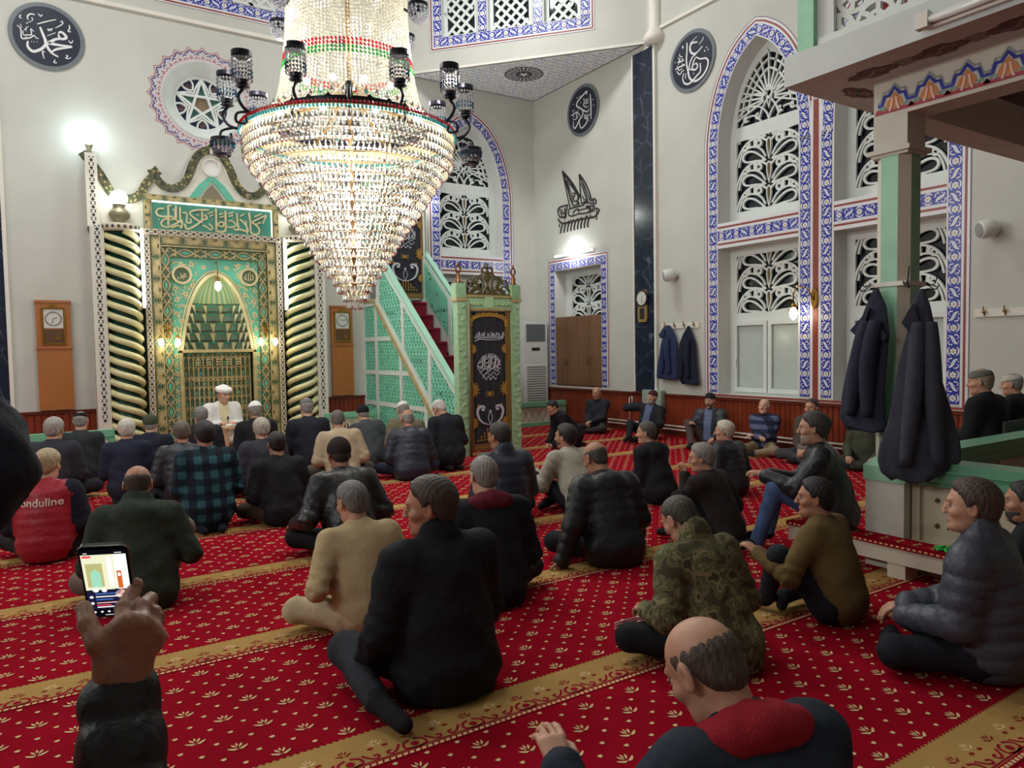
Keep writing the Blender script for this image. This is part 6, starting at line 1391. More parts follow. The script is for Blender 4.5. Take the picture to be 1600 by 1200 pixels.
# column
mb = MB(); cx, cy, h = 4.93, 2.745, .115
mb.box(4.82, 2.63, 2.84, 5.04, 2.86, 3.05, 2); mb.box(4.79, 2.60, 2.81, 5.07, 2.89, 2.84, 2); mb.box(4.81, 2.62, 2.79, 5.05, 2.87, 2.81, 2)
pr = []
for k in range(4):
    for (u, v) in ((-.5, 1), (.5, 1)): a = -k * PI / 2; x, y = u * h * 1.0, v * h; pr.append((x * math.cos(a) - y * math.sin(a), x * math.sin(a) + y * math.cos(a)))
n = len(pr); vs = [(cx + x, cy + y, z) for z in (.74, 2.79) for x, y in pr]
mb.add(vs, [(i, i + n, (i + 1) % n + n, (i + 1) % n) for i in range(n)], 0)
for i in range(n): mb.m[-n + i] = 0 if i % 2 == 0 else 1
mb.box(4.82, 2.63, 0, 5.09, 2.90, .60, 2)
mb.add([(x, y, z) for z, g in ((.60, .012), (.70, .012)) for x, y in ((4.82 - g, 2.63 - g), (5.09 + g, 2.63 - g), (5.09 + g, 2.90 + g), (4.82 - g, 2.90 + g))] + [(cx - .1, cy - .1, .76), (cx + .1, cy - .1, .76), (cx + .1, cy + .1, .76), (cx - .1, cy + .1, .76)], [(0, 1, 5, 4), (1, 2, 6, 5), (2, 3, 7, 6), (3, 0, 4, 7), (4, 5, 9, 8), (5, 6, 10, 9), (6, 7, 11, 10), (7, 4, 8, 11)], 0)
mb.build('column', [m_colmint, m_colcream, m_gal], kind='structure')
root = empty('hook_ring', (cx, cy, 1.94), 'white strap with bent wire hooks around the mint column', 'coat hooks'); mb = MB()
mb.box(cx - .125, cy - .125, 1.925, cx + .125, cy + .125, 1.955); b = mb.build('strap', m_white); ks = [b]
for x, y, dx, dy in ((4.80, 2.86, -.06, .03), (4.80, 2.64, -.05, -.06), (5.05, 2.62, .05, -.04)):
    m2 = MB(); m2.tube(smooth([(x, y, 1.95), (x + dx * .6, y + dy * .6, 1.93), (x + dx, y + dy, 1.96), (x + dx * 1.2, y + dy * 1.2, 2.04)], 4), .004, 5); m2.tube(smooth([(x, y, 1.94), (x + dx * .8, y + dy, 1.90), (x + dx * 1.4, y + dy * 1.2, 1.93)], 4), .004, 5); ks.append(m2.build('hook', m_iron))
rehang(root, *ks)
# platform railing: one run towards the viewer, one run to the wall
m_rail = mat('platform_rail_green', (104, 168, 134), .35, var=.06); m_pan = mat('platform_panel_cream', (196, 186, 160), .6, var=.04)
def fence(name, F, a0, a1, lab):
    root = empty(name, tuple(F((a0 + a1) / 2, 0, 0)), lab, 'railing'); mb = MB(); mb.fbox(F, a0, .70, -.11, a1, .765, .10, 0); mb.fbox(F, a0, .63, -.09, a1, .70, .08, 0); mb.fbox(F, a0, .60, -.07, a1, .63, .06, 0); r = mb.build('top_rail', m_rail)
    mb = MB(); mb.fbox(F, a0, 0, -.07, a1, .22, .06, 0); L = .62; n = max(1, round((a1 - a0) / L)); L = (a1 - a0) / n
    for i in range(n + 1): p, q = max(a0, a0 + i * L - .05), min(a1, a0 + i * L + .05); mb.fbox(F, p, .22, -.06, q, .6, .05, 0)
    # pierced slab: small stars, hour-glasses and petals cut through
    outl = rect(a0, .22, a1, .60); holes = []
    for i in range(n):
        c = a0 + (i + .5) * L
        for x, z in ((-.16, .50), (-.16, .33), (.0, .42), (.16, .50), (.16, .33)): holes.append(hexstar(c + x, z, .026))
        for x, z, s in ((-.08, .50, 1), (.08, .50, -1), (-.08, .34, -1), (.08, .34, 1), (0, .53, 0), (0, .30, 0)):
            d = .012; t = s * .6; P = [(-.010, -.028), (.010, -.028), (.005, 0), (.010, .028), (-.010, .028), (-.005, 0)]; holes.append([(c + x + px * math.cos(t) - pz * math.sin(t), z + px * math.sin(t) + pz * math.cos(t)) for px, pz in P])
    s_ = wall_with_holes(F, outl, holes, 'pierced_slab', m_pan, .03, kind='thing', c=.02); del s_['kind']
    p = mb.build('base', m_pan); rehang(root, r, p, s_)
FY = Fr((4.95, 0, 0), (0, -1, 0), (0, 0, 1), (-1, 0, 0)); FX = Fr((0, 2.76, 0), (1, 0, 0), (0, 0, 1), (0, -1, 0))
fence('platform_railing', FY, -2.62, 3.0, 'cream pierced railing with green top running from the column towards the viewer')
fence('platform_railing.001', FX, 5.10, 9.04, 'green topped railing running from the column back to the right wall')
# low step bench in front of the railing
root = empty('step_bench', (4.75, 1.4, 0), 'low white step bench with red carpet runner beside the column', 'bench'); mb = MB(); mb.box(4.65, -1.0, .10, 4.815, 3.40, .215, 0)
for y in (3.2, 2.53, 1.6, .7, -.3): mb.box(4.66, y, 0, 4.815, y + .12, .10, 0)
a = mb.build('slab', mat('bench_white_plaster', (210, 202, 184), .6, var=.04)); mb = MB(); mb.box(4.64, -1.0, .215, 4.818, 3.41, .235, 0); mb.box(4.635, -1.0, .205, 4.65, 3.41, .235, 0)
for i in range(120): mb.box(4.633, -.98 + i * .0365, .214, 4.6345, -.96 + i * .0365, .224, 1)
for i in range(40): y = -.95 + i * .11; mb.add([(4.67, y, .2365), (4.70, y + .03, .2365), (4.75, y + .01, .2365), (4.79, y + .05, .2365), (4.75, y + .035, .2365), (4.70, y + .05, .2365)], [(0, 1, 2, 3, 4, 5)], 2)
b = mb.build('runner', [m_cred, m_ccream, m_cgold]); rehang(root, a, b)
mb = MB(); r = random.Random(4)
pts = [(4.72 + .05 * math.sin(k * 1.7), 2.36 - k * .012 + .02 * math.cos(k * 2.3), .245 + .006 * (k % 3)) for k in range(22)]
mb.tube(smooth(pts, 3), .008, 6); tag(mb.build('green_cord', mat('green_cord_paint', (40, 190, 80), .5)), 'bunched bright green cord lying on the bench runner by the column', 'cord')
# ================================================================== people: signed distance bodies meshed with surface nets
f32 = np.float32
def surfnet(Fv, org, h):
    nx, ny, nz = Fv.shape; I = Fv < 0
    c = [(i, j, k) for i in (0, 1) for j in (0, 1) for k in (0, 1)]
    S_ = sum(I[i:nx - 1 + i, j:ny - 1 + j, k:nz - 1 + k].astype(np.int8) for i, j, k in c)
    act = (S_ > 0) & (S_ < 8); ids = np.argwhere(act)
    if len(ids) == 0: return np.zeros((0, 3)), np.zeros((0, 4), int)
    num = -np.ones(act.shape, np.int32); num[act] = np.arange(len(ids))
    pos = np.zeros((len(ids), 3)); cnt = np.zeros(len(ids))
    for a in c:
        for ax in range(3):
            if a[ax]: continue
            b = list(a); b[ax] = 1
            va = Fv[ids[:, 0] + a[0], ids[:, 1] + a[1], ids[:, 2] + a[2]]; vb = Fv[ids[:, 0] + b[0], ids[:, 1] + b[1], ids[:, 2] + b[2]]
            m = (va < 0) != (vb < 0); t = np.where(m, va / np.where(m, va - vb, 1), 0)
            p = np.array(a, float)[None, :].repeat(len(ids), 0); p[:, ax] += t; pos[m] += p[m]; cnt[m] += 1
    V = np.array(org) + h * (ids + pos / cnt[:, None]); Q = []
    for ax in range(3):
        sl0 = [slice(1, -1)] * 3; sl1 = [slice(1, -1)] * 3
        sl0[ax] = slice(0, Fv.shape[ax] - 1); sl1[ax] = slice(1, Fv.shape[ax])
        A, B = I[tuple(sl0)], I[tuple(sl1)]; e = np.argwhere(A != B)
        if len(e) == 0: continue
        o = np.ones(3, int); o[ax] = 0; e2 = e + o; flip = A[e[:, 0], e[:, 1], e[:, 2]]
        u, v = (ax + 1) % 3, (ax + 2) % 3; U = np.zeros(3, int); U[u] = 1; W = np.zeros(3, int); W[v] = 1
        g = lambda q: num[q[:, 0], q[:, 1], q[:, 2]]
        q = np.stack([g(e2 - U - W), g(e2 - W), g(e2), g(e2 - U)], 1); q[~flip] = q[~flip][:, ::-1]; Q.append(q)
    return V, np.concatenate(Q)
def grid(lo, hi, h):
    lo = np.array(lo, float) - 2 * h; n = np.ceil((np.array(hi, float) + 2 * h - lo) / h).astype(int) + 1
    ax = [lo[i] + h * np.arange(n[i]) for i in range(3)]; G = np.stack(np.meshgrid(*ax, indexing='ij'), -1).astype(f32)
    return G.reshape(-1, 3), tuple(n), lo
def mesh_of(fn, lo, hi, h):
    P, sh, o = grid(lo, hi, h); return surfnet(fn(P).reshape(sh), o, h)
def cap(P, a, b, ra, rb):
    a = np.asarray(a, f32); b = np.asarray(b, f32); ba = b - a; pa = P - a; L = float(ba @ ba) + 1e-9
    t = np.clip((pa @ ba) / L, 0, 1); return np.linalg.norm(pa - t[:, None] * ba, axis=1) - (ra + (rb - ra) * t)
def capt(P, a, b):
    a = np.asarray(a, f32); b = np.asarray(b, f32); ba = b - a; return np.clip(((P - a) @ ba) / (float(ba @ ba) + 1e-9), 0, 1)
def ell(P, c, r):
    q = (P - np.asarray(c, f32)) / np.asarray(r, f32); n = np.linalg.norm(q, axis=1); return (n - 1) * min(r) * np.where(n > 1, 1.0, 1.0)
def smin(a, b, k):
    h = np.clip(.5 + .5 * (b - a) / k, 0, 1); return b * (1 - h) + a * h - k * h * (1 - h)
def smax(a, b, k): return -smin(-a, -b, k)
def fold(P, s, fr=1.):
    x, y, z = P[:, 0] * fr, P[:, 1] * fr, P[:, 2] * fr
    a = np.sin(17 * x + 5 * np.sin(7 * z + s) + 9 * z + s * 2); b = np.sin(23 * z - 11 * y + 4 * np.sin(9 * x + s * 3)); c = np.sin(31 * (x + z) + 3 * np.sin(13 * y + s))
    return .5 * a * b + .3 * c * a + .25 * np.sin(12 * z + 9 * x * np.sign(np.sin(s * 5) + .01) + s)
def rotz(a): c, s = math.cos(a), math.sin(a); return np.array([[c, -s, 0], [s, c, 0], [0, 0, 1]])
def rotx(a): c, s = math.cos(a), math.sin(a); return np.array([[1, 0, 0], [0, c, -s], [0, s, c]])
def roty(a): c, s = math.cos(a), math.sin(a); return np.array([[c, 0, s], [0, 1, 0], [-s, 0, c]])
def nrm(v): v = np.array(v, float); return v / (np.linalg.norm(v) + 1e-9)
# ---- materials
def skin_mat(t):
    rgb = {0: (190, 142, 116), 1: (172, 122, 96), 2: (204, 160, 136), 3: (152, 106, 84)}[t]
    return mat('skin_%s' % ('warm', 'tanned', 'fair', 'brown')[t], rgb, .5, var=.10, vscale=22, bump=.12, bscale=160)
m_eye = mat('eye_white', (180, 168, 158), .2); m_iris = mat('eye_iris_dark', (44, 30, 24), .15); m_lip = mat('lip_skin', (160, 104, 92), .45)
def hair_mat(rgb): return mat('hair_%d_%d_%d' % rgb, rgb, .55, var=.35, vscale=90, bump=.5, bscale=140, stretch=(1, 1, .3))
def cloth(kind, rgb):
    rgb = tuple(int(c + max(0, (60 - c) * .22)) for c in rgb)
    nm = '%s_cloth_%d_%d_%d' % ((kind,) + rgb)
    if nm in _M: return _M[nm]
    if kind == 'leather': return mat(nm, rgb, .36, var=.12, vscale=8, bump=.55, bscale=26, spec=.45)
    if kind == 'puffer': return mat(nm, rgb, .42, var=.10, vscale=8, bump=.5, bscale=34, spec=.4)
    if kind == 'knit': return mat(nm, rgb, .95, var=.07, vscale=10, bump=.5, bscale=170, spec=.15, stretch=(1, 1, .5))
    if kind == 'jean': return mat(nm, rgb, .85, var=.22, vscale=9, bump=.3, bscale=120, spec=.2)
    m = mat(nm, rgb, .82, var=.12, vscale=7, bump=.45, bscale=30, spec=.2)
    nt = m.node_tree; b = nt.nodes['Principled BSDF']; L = nt.links.new; N = nt.nodes.new
    if kind == 'camo':
        tc = N('ShaderNodeTexCoord'); n = N('ShaderNodeTexNoise'); n.inputs['Scale'].default_value = 13; n.inputs['Detail'].default_value = 2.5; rp = N('ShaderNodeValToRGB'); cr = rp.color_ramp; cr.interpolation = 'CONSTANT'
        cr.elements[0].color = (*lin((70, 66, 48)), 1); cr.elements[1].position = .44; cr.elements[1].color = (*lin((104, 98, 70)), 1)
        for p, c in ((.5, (84, 86, 56)), (.56, (124, 114, 84)), (.63, (66, 60, 44))): e = cr.elements.new(p); e.color = (*lin(c), 1)
        L(tc.outputs['Object'], n.inputs[0]); L(n.outputs[0], rp.inputs[0]); L(rp.outputs[0], b.inputs['Base Color'])
    if kind in ('plaid', 'plaidb'):
        c1, c2, c3 = ((24, 46, 58), (50, 92, 102), (24, 28, 38)) if kind == 'plaid' else ((44, 52, 78), (92, 100, 130), (30, 32, 48))
        tc = N('ShaderNodeTexCoord'); sp = N('ShaderNodeSeparateXYZ'); L(tc.outputs['Object'], sp.inputs[0]); outs = []
        for ax, fr in ((0, 52), (2, 52)):
            mu = N('ShaderNodeMath'); mu.operation = 'MULTIPLY'; mu.inputs[1].default_value = fr; L(sp.outputs[ax], mu.inputs[0]); si = N('ShaderNodeMath'); si.operation = 'SINE'; L(mu.outputs[0], si.inputs[0]); mr = N('ShaderNodeMapRange'); mr.inputs[1].default_value = -.25; mr.inputs[2].default_value = .25; mr.inputs[3].default_value = -1; L(si.outputs[0], mr.inputs[0]); outs.append(mr)
        ad = N('ShaderNodeMath'); ad.operation = 'ADD'; L(outs[0].outputs[0], ad.inputs[0]); L(outs[1].outputs[0], ad.inputs[1]); ma = N('ShaderNodeMapRange'); ma.inputs[1].default_value = -2; ma.inputs[2].default_value = 2; L(ad.outputs[0], ma.inputs[0])
        rp = N('ShaderNodeValToRGB'); cr = rp.color_ramp; cr.elements[0].color = (*lin(c3), 1); cr.elements[0].position = .2; cr.elements[1].position = .85; cr.elements[1].color = (*lin(c2), 1); e = cr.elements.new(.5); e.color = (*lin(c1), 1)
        L(ma.outputs[0], rp.inputs[0]); L(rp.outputs[0], b.inputs['Base Color'])
    if kind == 'stripe':
        tc = N('ShaderNodeTexCoord'); w = N('ShaderNodeTexWave'); w.bands_direction = 'Z'; w.inputs['Scale'].default_value = 14; rp = N('ShaderNodeValToRGB'); rp.color_ramp.elements[0].color = (*lin((60, 66, 72)), 1); rp.color_ramp.elements[1].color = (*lin((150, 152, 140)), 1); rp.color_ramp.elements[0].position = .4; rp.color_ramp.elements[1].position = .6
        L(tc.outputs['Object'], w.inputs[0]); L(w.outputs[1], rp.inputs[0]); L(rp.outputs[0], b.inputs['Base Color'])
    return m
# ---- the head, in its own frame: z up, y forward, origin mid skull
def head_field(P, neck=None, big=False, nose=1., jaw=1., mouth=0.):
    d = ell(P, (0, -.014, .036), (.077, .098, .086))
    d = smin(d, ell(P, (0, .022, -.040), (.059 * jaw, .064, .082)), .035)
    d = smin(d, ell(P, (0, .066, -.098), (.026 * jaw, .022, .020)), .025)                       # chin
    d = smin(d, cap(P, (-.034, .030, -.082), (.034, .030, -.082), .024, .024), .03)             # jaw corners
    for s in (-1, 1): d = smin(d, ell(P, (s * .046, .052, -.022), (.022, .024, .020)), .022)    # cheekbones
    d = smin(d, cap(P, (-.034, .080, .030), (.034, .080, .030), .010, .010), .018)              # brow
    for s in (-1, 1): d = smax(d, -ell(P, (s * .031, .100, .008), (.017, .020, .010)), .012)     # sockets
    for s in (-1, 1): d = smin(d, cap(P, (s * .0185, .0900, .0150), (s * .044, .0835, .0135), .0042, .0042), .004); d = smin(d, cap(P, (s * .020, .0885, .0005), (s * .042, .083, .0015), .0032, .0032), .004)
    d = smin(d, cap(P, (0, .086, .018), (0, .085 + .021 * nose, -.026), .009, .0130), .010)     # nose
    for s in (-1, 1): d = smin(d, ell(P, (s * .012, .094 + .006 * nose, -.030), (.008, .010, .007)), .006)
    d = smin(d, cap(P, (-.018, .084, -.060), (.018, .084, -.060), .006, .006), .008)
    d = smin(d, cap(P, (-.014, .083, -.070), (.014, .083, -.070), .007, .007), .008)
    if mouth: d = smax(d, -ell(P, (0, .092, -.068), (.016, .020, .016 * mouth)), .006)
    else: d = smax(d, -cap(P, (-.022, .096, -.065), (.022, .096, -.065), .0035, .0035), .004)
    for s in (-1, 1):                                                                            # ears
        e = ell(P, (s * .083, -.010, .000), (.009, .021, .034)); e = smax(e, -ell(P, (s * .092, -.006, .002), (.007, .012, .022)), .006); d = smin(d, e, .008)
    if neck is not None: d = smin(d, cap(P, (0, -.028, -.06), neck, .055, .060), .03)
    return d
HAIRLINE = ([-.13, -.085, -.045, -.02, .006, .03, .055, .075, .09], [-.088, -.085, -.045, .012, -.012, .048, .070, .086, .10])
def hair_field(P, style, t, seed):
    rr = P + np.stack([.0 * P[:, 0], .0 * P[:, 0], .0 * P[:, 0]], 1)
    zl = np.interp(P[:, 1], *HAIRLINE) + .004 * np.sin(P[:, 0] * 120 + seed) + .003 * np.sin(P[:, 0] * 300 + P[:, 1] * 200); tp = np.clip((P[:, 2] - zl) / .035, 0, 1)
    if style == 'bald': tp = np.minimum(tp, np.clip((.062 - P[:, 2]) / .03, 0, 1)) * np.clip((.045 - P[:, 1]) / .03, 0, 1)
    tf = (-.004 + (t + .004) * np.sqrt(tp)).astype(f32)
    d = ell(P, (0, -.014, .036), (.0775, .0985, .0865)); d = smin(d, ell(P, (0, -.045, -.03), (.058, .052, .055)), .03) - tf
    d = np.maximum(d, (zl - .004 - P[:, 2]) * .8)
    if style == 'bald': d = np.maximum(d, P[:, 2] - .064)
    if style == 'thin': d = np.maximum(d, -ell(P, (0, .02, .125), (.045, .10, .03)))
    w = np.sin(P[:, 0] * 260 + 40 * P[:, 1] + seed) * np.sin(P[:, 1] * 210 + 30 * P[:, 2]) if style != 'curly' else 1.6 * np.sin(P[:, 0] * 190 + seed) * np.sin(P[:, 1] * 180 + 1) * np.sin(P[:, 2] * 185)
    return d + .0016 * w
def cap_field(P, kind):
    if kind == 'kufi': d = ell(P, (0, -.014, .040), (.088, .108, .098)); d = np.maximum(d, P[:, 2] - .112); return np.maximum(d, (.048 - .16 * P[:, 1]) - P[:, 2])
    if kind == 'skull': d = ell(P, (0, -.016, .038), (.086, .106, .096)); return np.maximum(d, (.042 - .1 * P[:, 1]) - P[:, 2])
    if kind == 'beanie': d = ell(P, (0, -.016, .040), (.090, .110, .102)); return np.maximum(d, (.018 + .25 * P[:, 1]) - P[:, 2])
    if kind == 'turban':
        d = ell(P, (0, -.012, .070), (.088, .104, .075)); d = np.maximum(d, .05 - P[:, 2])
        x, y = P[:, 0], P[:, 1] + .012; q = np.sqrt((np.sqrt(x * x + y * y * .75) - .085) ** 2 + ((P[:, 2] - .072) * .8) ** 2) - .028; return smin(d, q + .002 * np.sin(60 * P[:, 2] + 6 * np.arctan2(y, x)), .012)
    if kind == 'flat':
        d = ell(P, (0, .004, .082), (.102, .128, .040)); d = smin(d, ell(P, (0, -.012, .06), (.086, .106, .05)), .02); d = np.maximum(d, .038 - P[:, 2]); return smin(d, ell(P, (0, .105, .052), (.055, .045, .010)), .01)
_hand = {}
def hand_mesh(curl, h=.0045, spread=.0, s=1.):
    """right hand, wrist at the origin, fingers along +y, palm facing -z, thumb at -x"""
    key = (curl, h)
    if key in _hand: return _hand[key]
    F_ = []
    for i, (x, L_, dy) in enumerate(((-.030, .074, .086), (-.010, .082, .090), (.011, .076, .088), (.030, .060, .080))):
        p = np.array([x, dy, 0.]); a = 0; seg = [p.copy()]
        for k, fr in enumerate((.45, .32, .23)):
            a += curl * (.75, 1.0, .7)[k] * (1 + .1 * i); p = p + np.array([x * .15 * (1 - curl * .5), math.cos(a), -math.sin(a)]) * L_ * fr; seg.append(p.copy())
        F_.append(seg)
    th = [np.array([-.026, .022, -.006]), np.array([-.050, .045, -.016]), np.array([-.060 + .012 * curl, .072, -.026 - .01 * curl]), np.array([-.056 + .03 * curl, .094, -.034 - .018 * curl])]
    def fn(P):
        d = cap(P, (-.012, .0, 0), (-.022, .080, 0), .020, .014)
        for x, r in ((.0, .0155), (.012, .015), (.026, .0135)): d = smin(d, cap(P, (x * .5, .0, 0), (x, .078, 0), r + .004, r - .001), .014)
        for seg in F_:
            f = None
            for k in range(3): c = cap(P, seg[k], seg[k + 1], .0092 - k * .0008, .0086 - k * .0008); f = c if f is None else smin(f, c, .003)
            d = smin(d, f, .005)
        t = None
        for k in range(3): c = cap(P, th[k], th[k + 1], .0145 - k * .002, .0125 - k * .0018); t = c if t is None else smin(t, c, .004)
        return smin(smin(d, t, .010), cap(P, (0, -.06, 0), (0, .0, 0), .024, .023), .02)
    _hand[key] = mesh_of(fn, (-.09, -.07, -.11), (.055, .18, .03), h); return _hand[key]
class Acc:
    def __init__(s): s.V = []; s.Q = []; s.M = []; s.n = 0
    def add(s, V, Q, m=0):
        if len(V) == 0: return
        s.V.append(V); s.Q.append(Q + s.n); s.M.append(np.full(len(Q), m) if np.isscalar(m) else m); s.n += len(V)
    def build(s, name, mats, parent, M4=None):
        V = np.concatenate(s.V); Q = np.concatenate(s.Q); o = npmesh(name, V, Q, mats, parent, np.concatenate(s.M)); return o
def ball_q(c, r, n=8):
    V = []; Q = []
    for i in range(n // 2 + 1):
        for j in range(n): a, b = PI * i / (n // 2), 2 * PI * j / n; V.append((c[0] + r * math.sin(a) * math.cos(b), c[1] + r * math.sin(a) * math.sin(b), c[2] + r * math.cos(a)))
    for i in range(n // 2):
        for j in range(n): Q.append((i * n + j, (i + 1) * n + j, (i + 1) * n + (j + 1) % n, i * n + (j + 1) % n))
    return np.array(V), np.array(Q)
def ik(S_, W_, l1, l2, pole):
    S_, W_ = np.array(S_, float), np.array(W_, float); d = W_ - S_; L_ = np.linalg.norm(d)
    if L_ > (l1 + l2) * .995: W_ = S_ + d / L_ * (l1 + l2) * .995; d = W_ - S_; L_ = np.linalg.norm(d)
    u = d / L_; a = (l1 * l1 - l2 * l2 + L_ * L_) / (2 * L_); hh = math.sqrt(max(l1 * l1 - a * a, 0)); p = np.array(pole, float); p = p - u * (p @ u); return S_ + u * a + nrm(p) * hh, W_
POSES = {
    'cross': dict(hz=.13, legs=(((-.09, .02, .12), (-.34, .27, .12), (.07, .37, .07), (.19, .31, .055)), ((.09, .02, .12), (.34, .25, .12), (-.06, .30, .085), (-.18, .25, .07))), hands=((-.17, .28, .20), (.17, .28, .20))),
    'kneel': dict(hz=.235, legs=(((-.09, .0, .21), (-.15, .38, .09), (-.10, -.05, .06), (-.07, -.20, .045)), ((.09, .0, .21), (.15, .38, .09), (.10, -.05, .06), (.07, -.20, .045))), hands=((-.13, .25, .30), (.13, .25, .30))),
    'kneeup': dict(hz=.13, legs=(((-.09, .02, .12), (-.20, .30, .42), (-.14, .46, .08), (-.14, .60, .05)), ((.09, .02, .12), (.20, .30, .42), (.14, .46, .08), (.14, .60, .05))), hands=((-.05, .42, .36), (.05, .42, .36))),
    'rightup': dict(hz=.13, legs=(((-.09, .02, .12), (-.34, .27, .12), (.07, .37, .07), (.19, .31, .055)), ((.09, .02, .12), (.26, .26, .40), (.16, .40, .08), (.16, .54, .05))), hands=((-.17, .28, .2), (.20, .28, .40))),
    'leftup': dict(hz=.13, legs=(((-.09, .02, .12), (-.26, .26, .40), (-.16, .40, .08), (-.16, .54, .05)), ((.09, .02, .12), (.34, .25, .12), (-.06, .33, .085), (-.18, .28, .07))), hands=((-.20, .28, .40), (.17, .28, .2))),
    'side': dict(hz=.14, legs=(((-.09, .02, .12), (-.30, .30, .11), (-.02, .42, .06), (.10, .46, .05)), ((.09, .02, .12), (.20, .36, .11), (.36, .02, .07), (.40, -.12, .05))), hands=((-.16, .28, .2), (.17, .30, .22))),
    'sidel': dict(hz=.14, legs=(((-.09, .02, .12), (-.24, .34, .11), (-.34, .02, .07), (-.36, -.12, .05)), ((.09, .02, .12), (.30, .28, .11), (.04, .42, .06), (-.08, .44, .05))), hands=((-.17, .28, .2), (.16, .28, .2))),
    'out': dict(hz=.13, legs=(((-.09, .02, .12), (-.16, .44, .13), (-.16, .86, .07), (-.16, .93, .16)), ((.09, .02, .12), (.16, .34, .30), (.06, .58, .08), (.06, .72, .05))), hands=((-.14, .25, .22), (.14, .3, .3))),
    'chair': dict(hz=.13, legs=(((-.10, .02, .11), (-.15, .44, .14), (-.14, .46, -.36), (-.14, .60, -.39)), ((.10, .02, .11), (.15, .44, .14), (.14, .46, -.36), (.14, .60, -.39))), hands=((-.13, .30, .24), (.13, .30, .24))),
    'bench': dict(hz=.12, legs=(((-.10, .02, .11), (-.17, .38, .30), (-.17, .52, -.14), (-.17, .66, -.17)), ((.10, .02, .11), (.20, .38, .30), (.18, .46, -.14), (.18, .60, -.17))), hands=((-.15, .42, .34), (.15, .42, .34))),
    'stand': dict(hz=.92, legs=(((-.09, 0, .90), (-.12, .02, .48), (-.12, 0, .09), (-.12, .14, .05)), ((.09, 0, .90), (.12, .02, .48), (.12, 0, .09), (.12, .14, .05))), hands=((-.25, .1, .85), (.25, .1, .85))),
}
_np = [0]
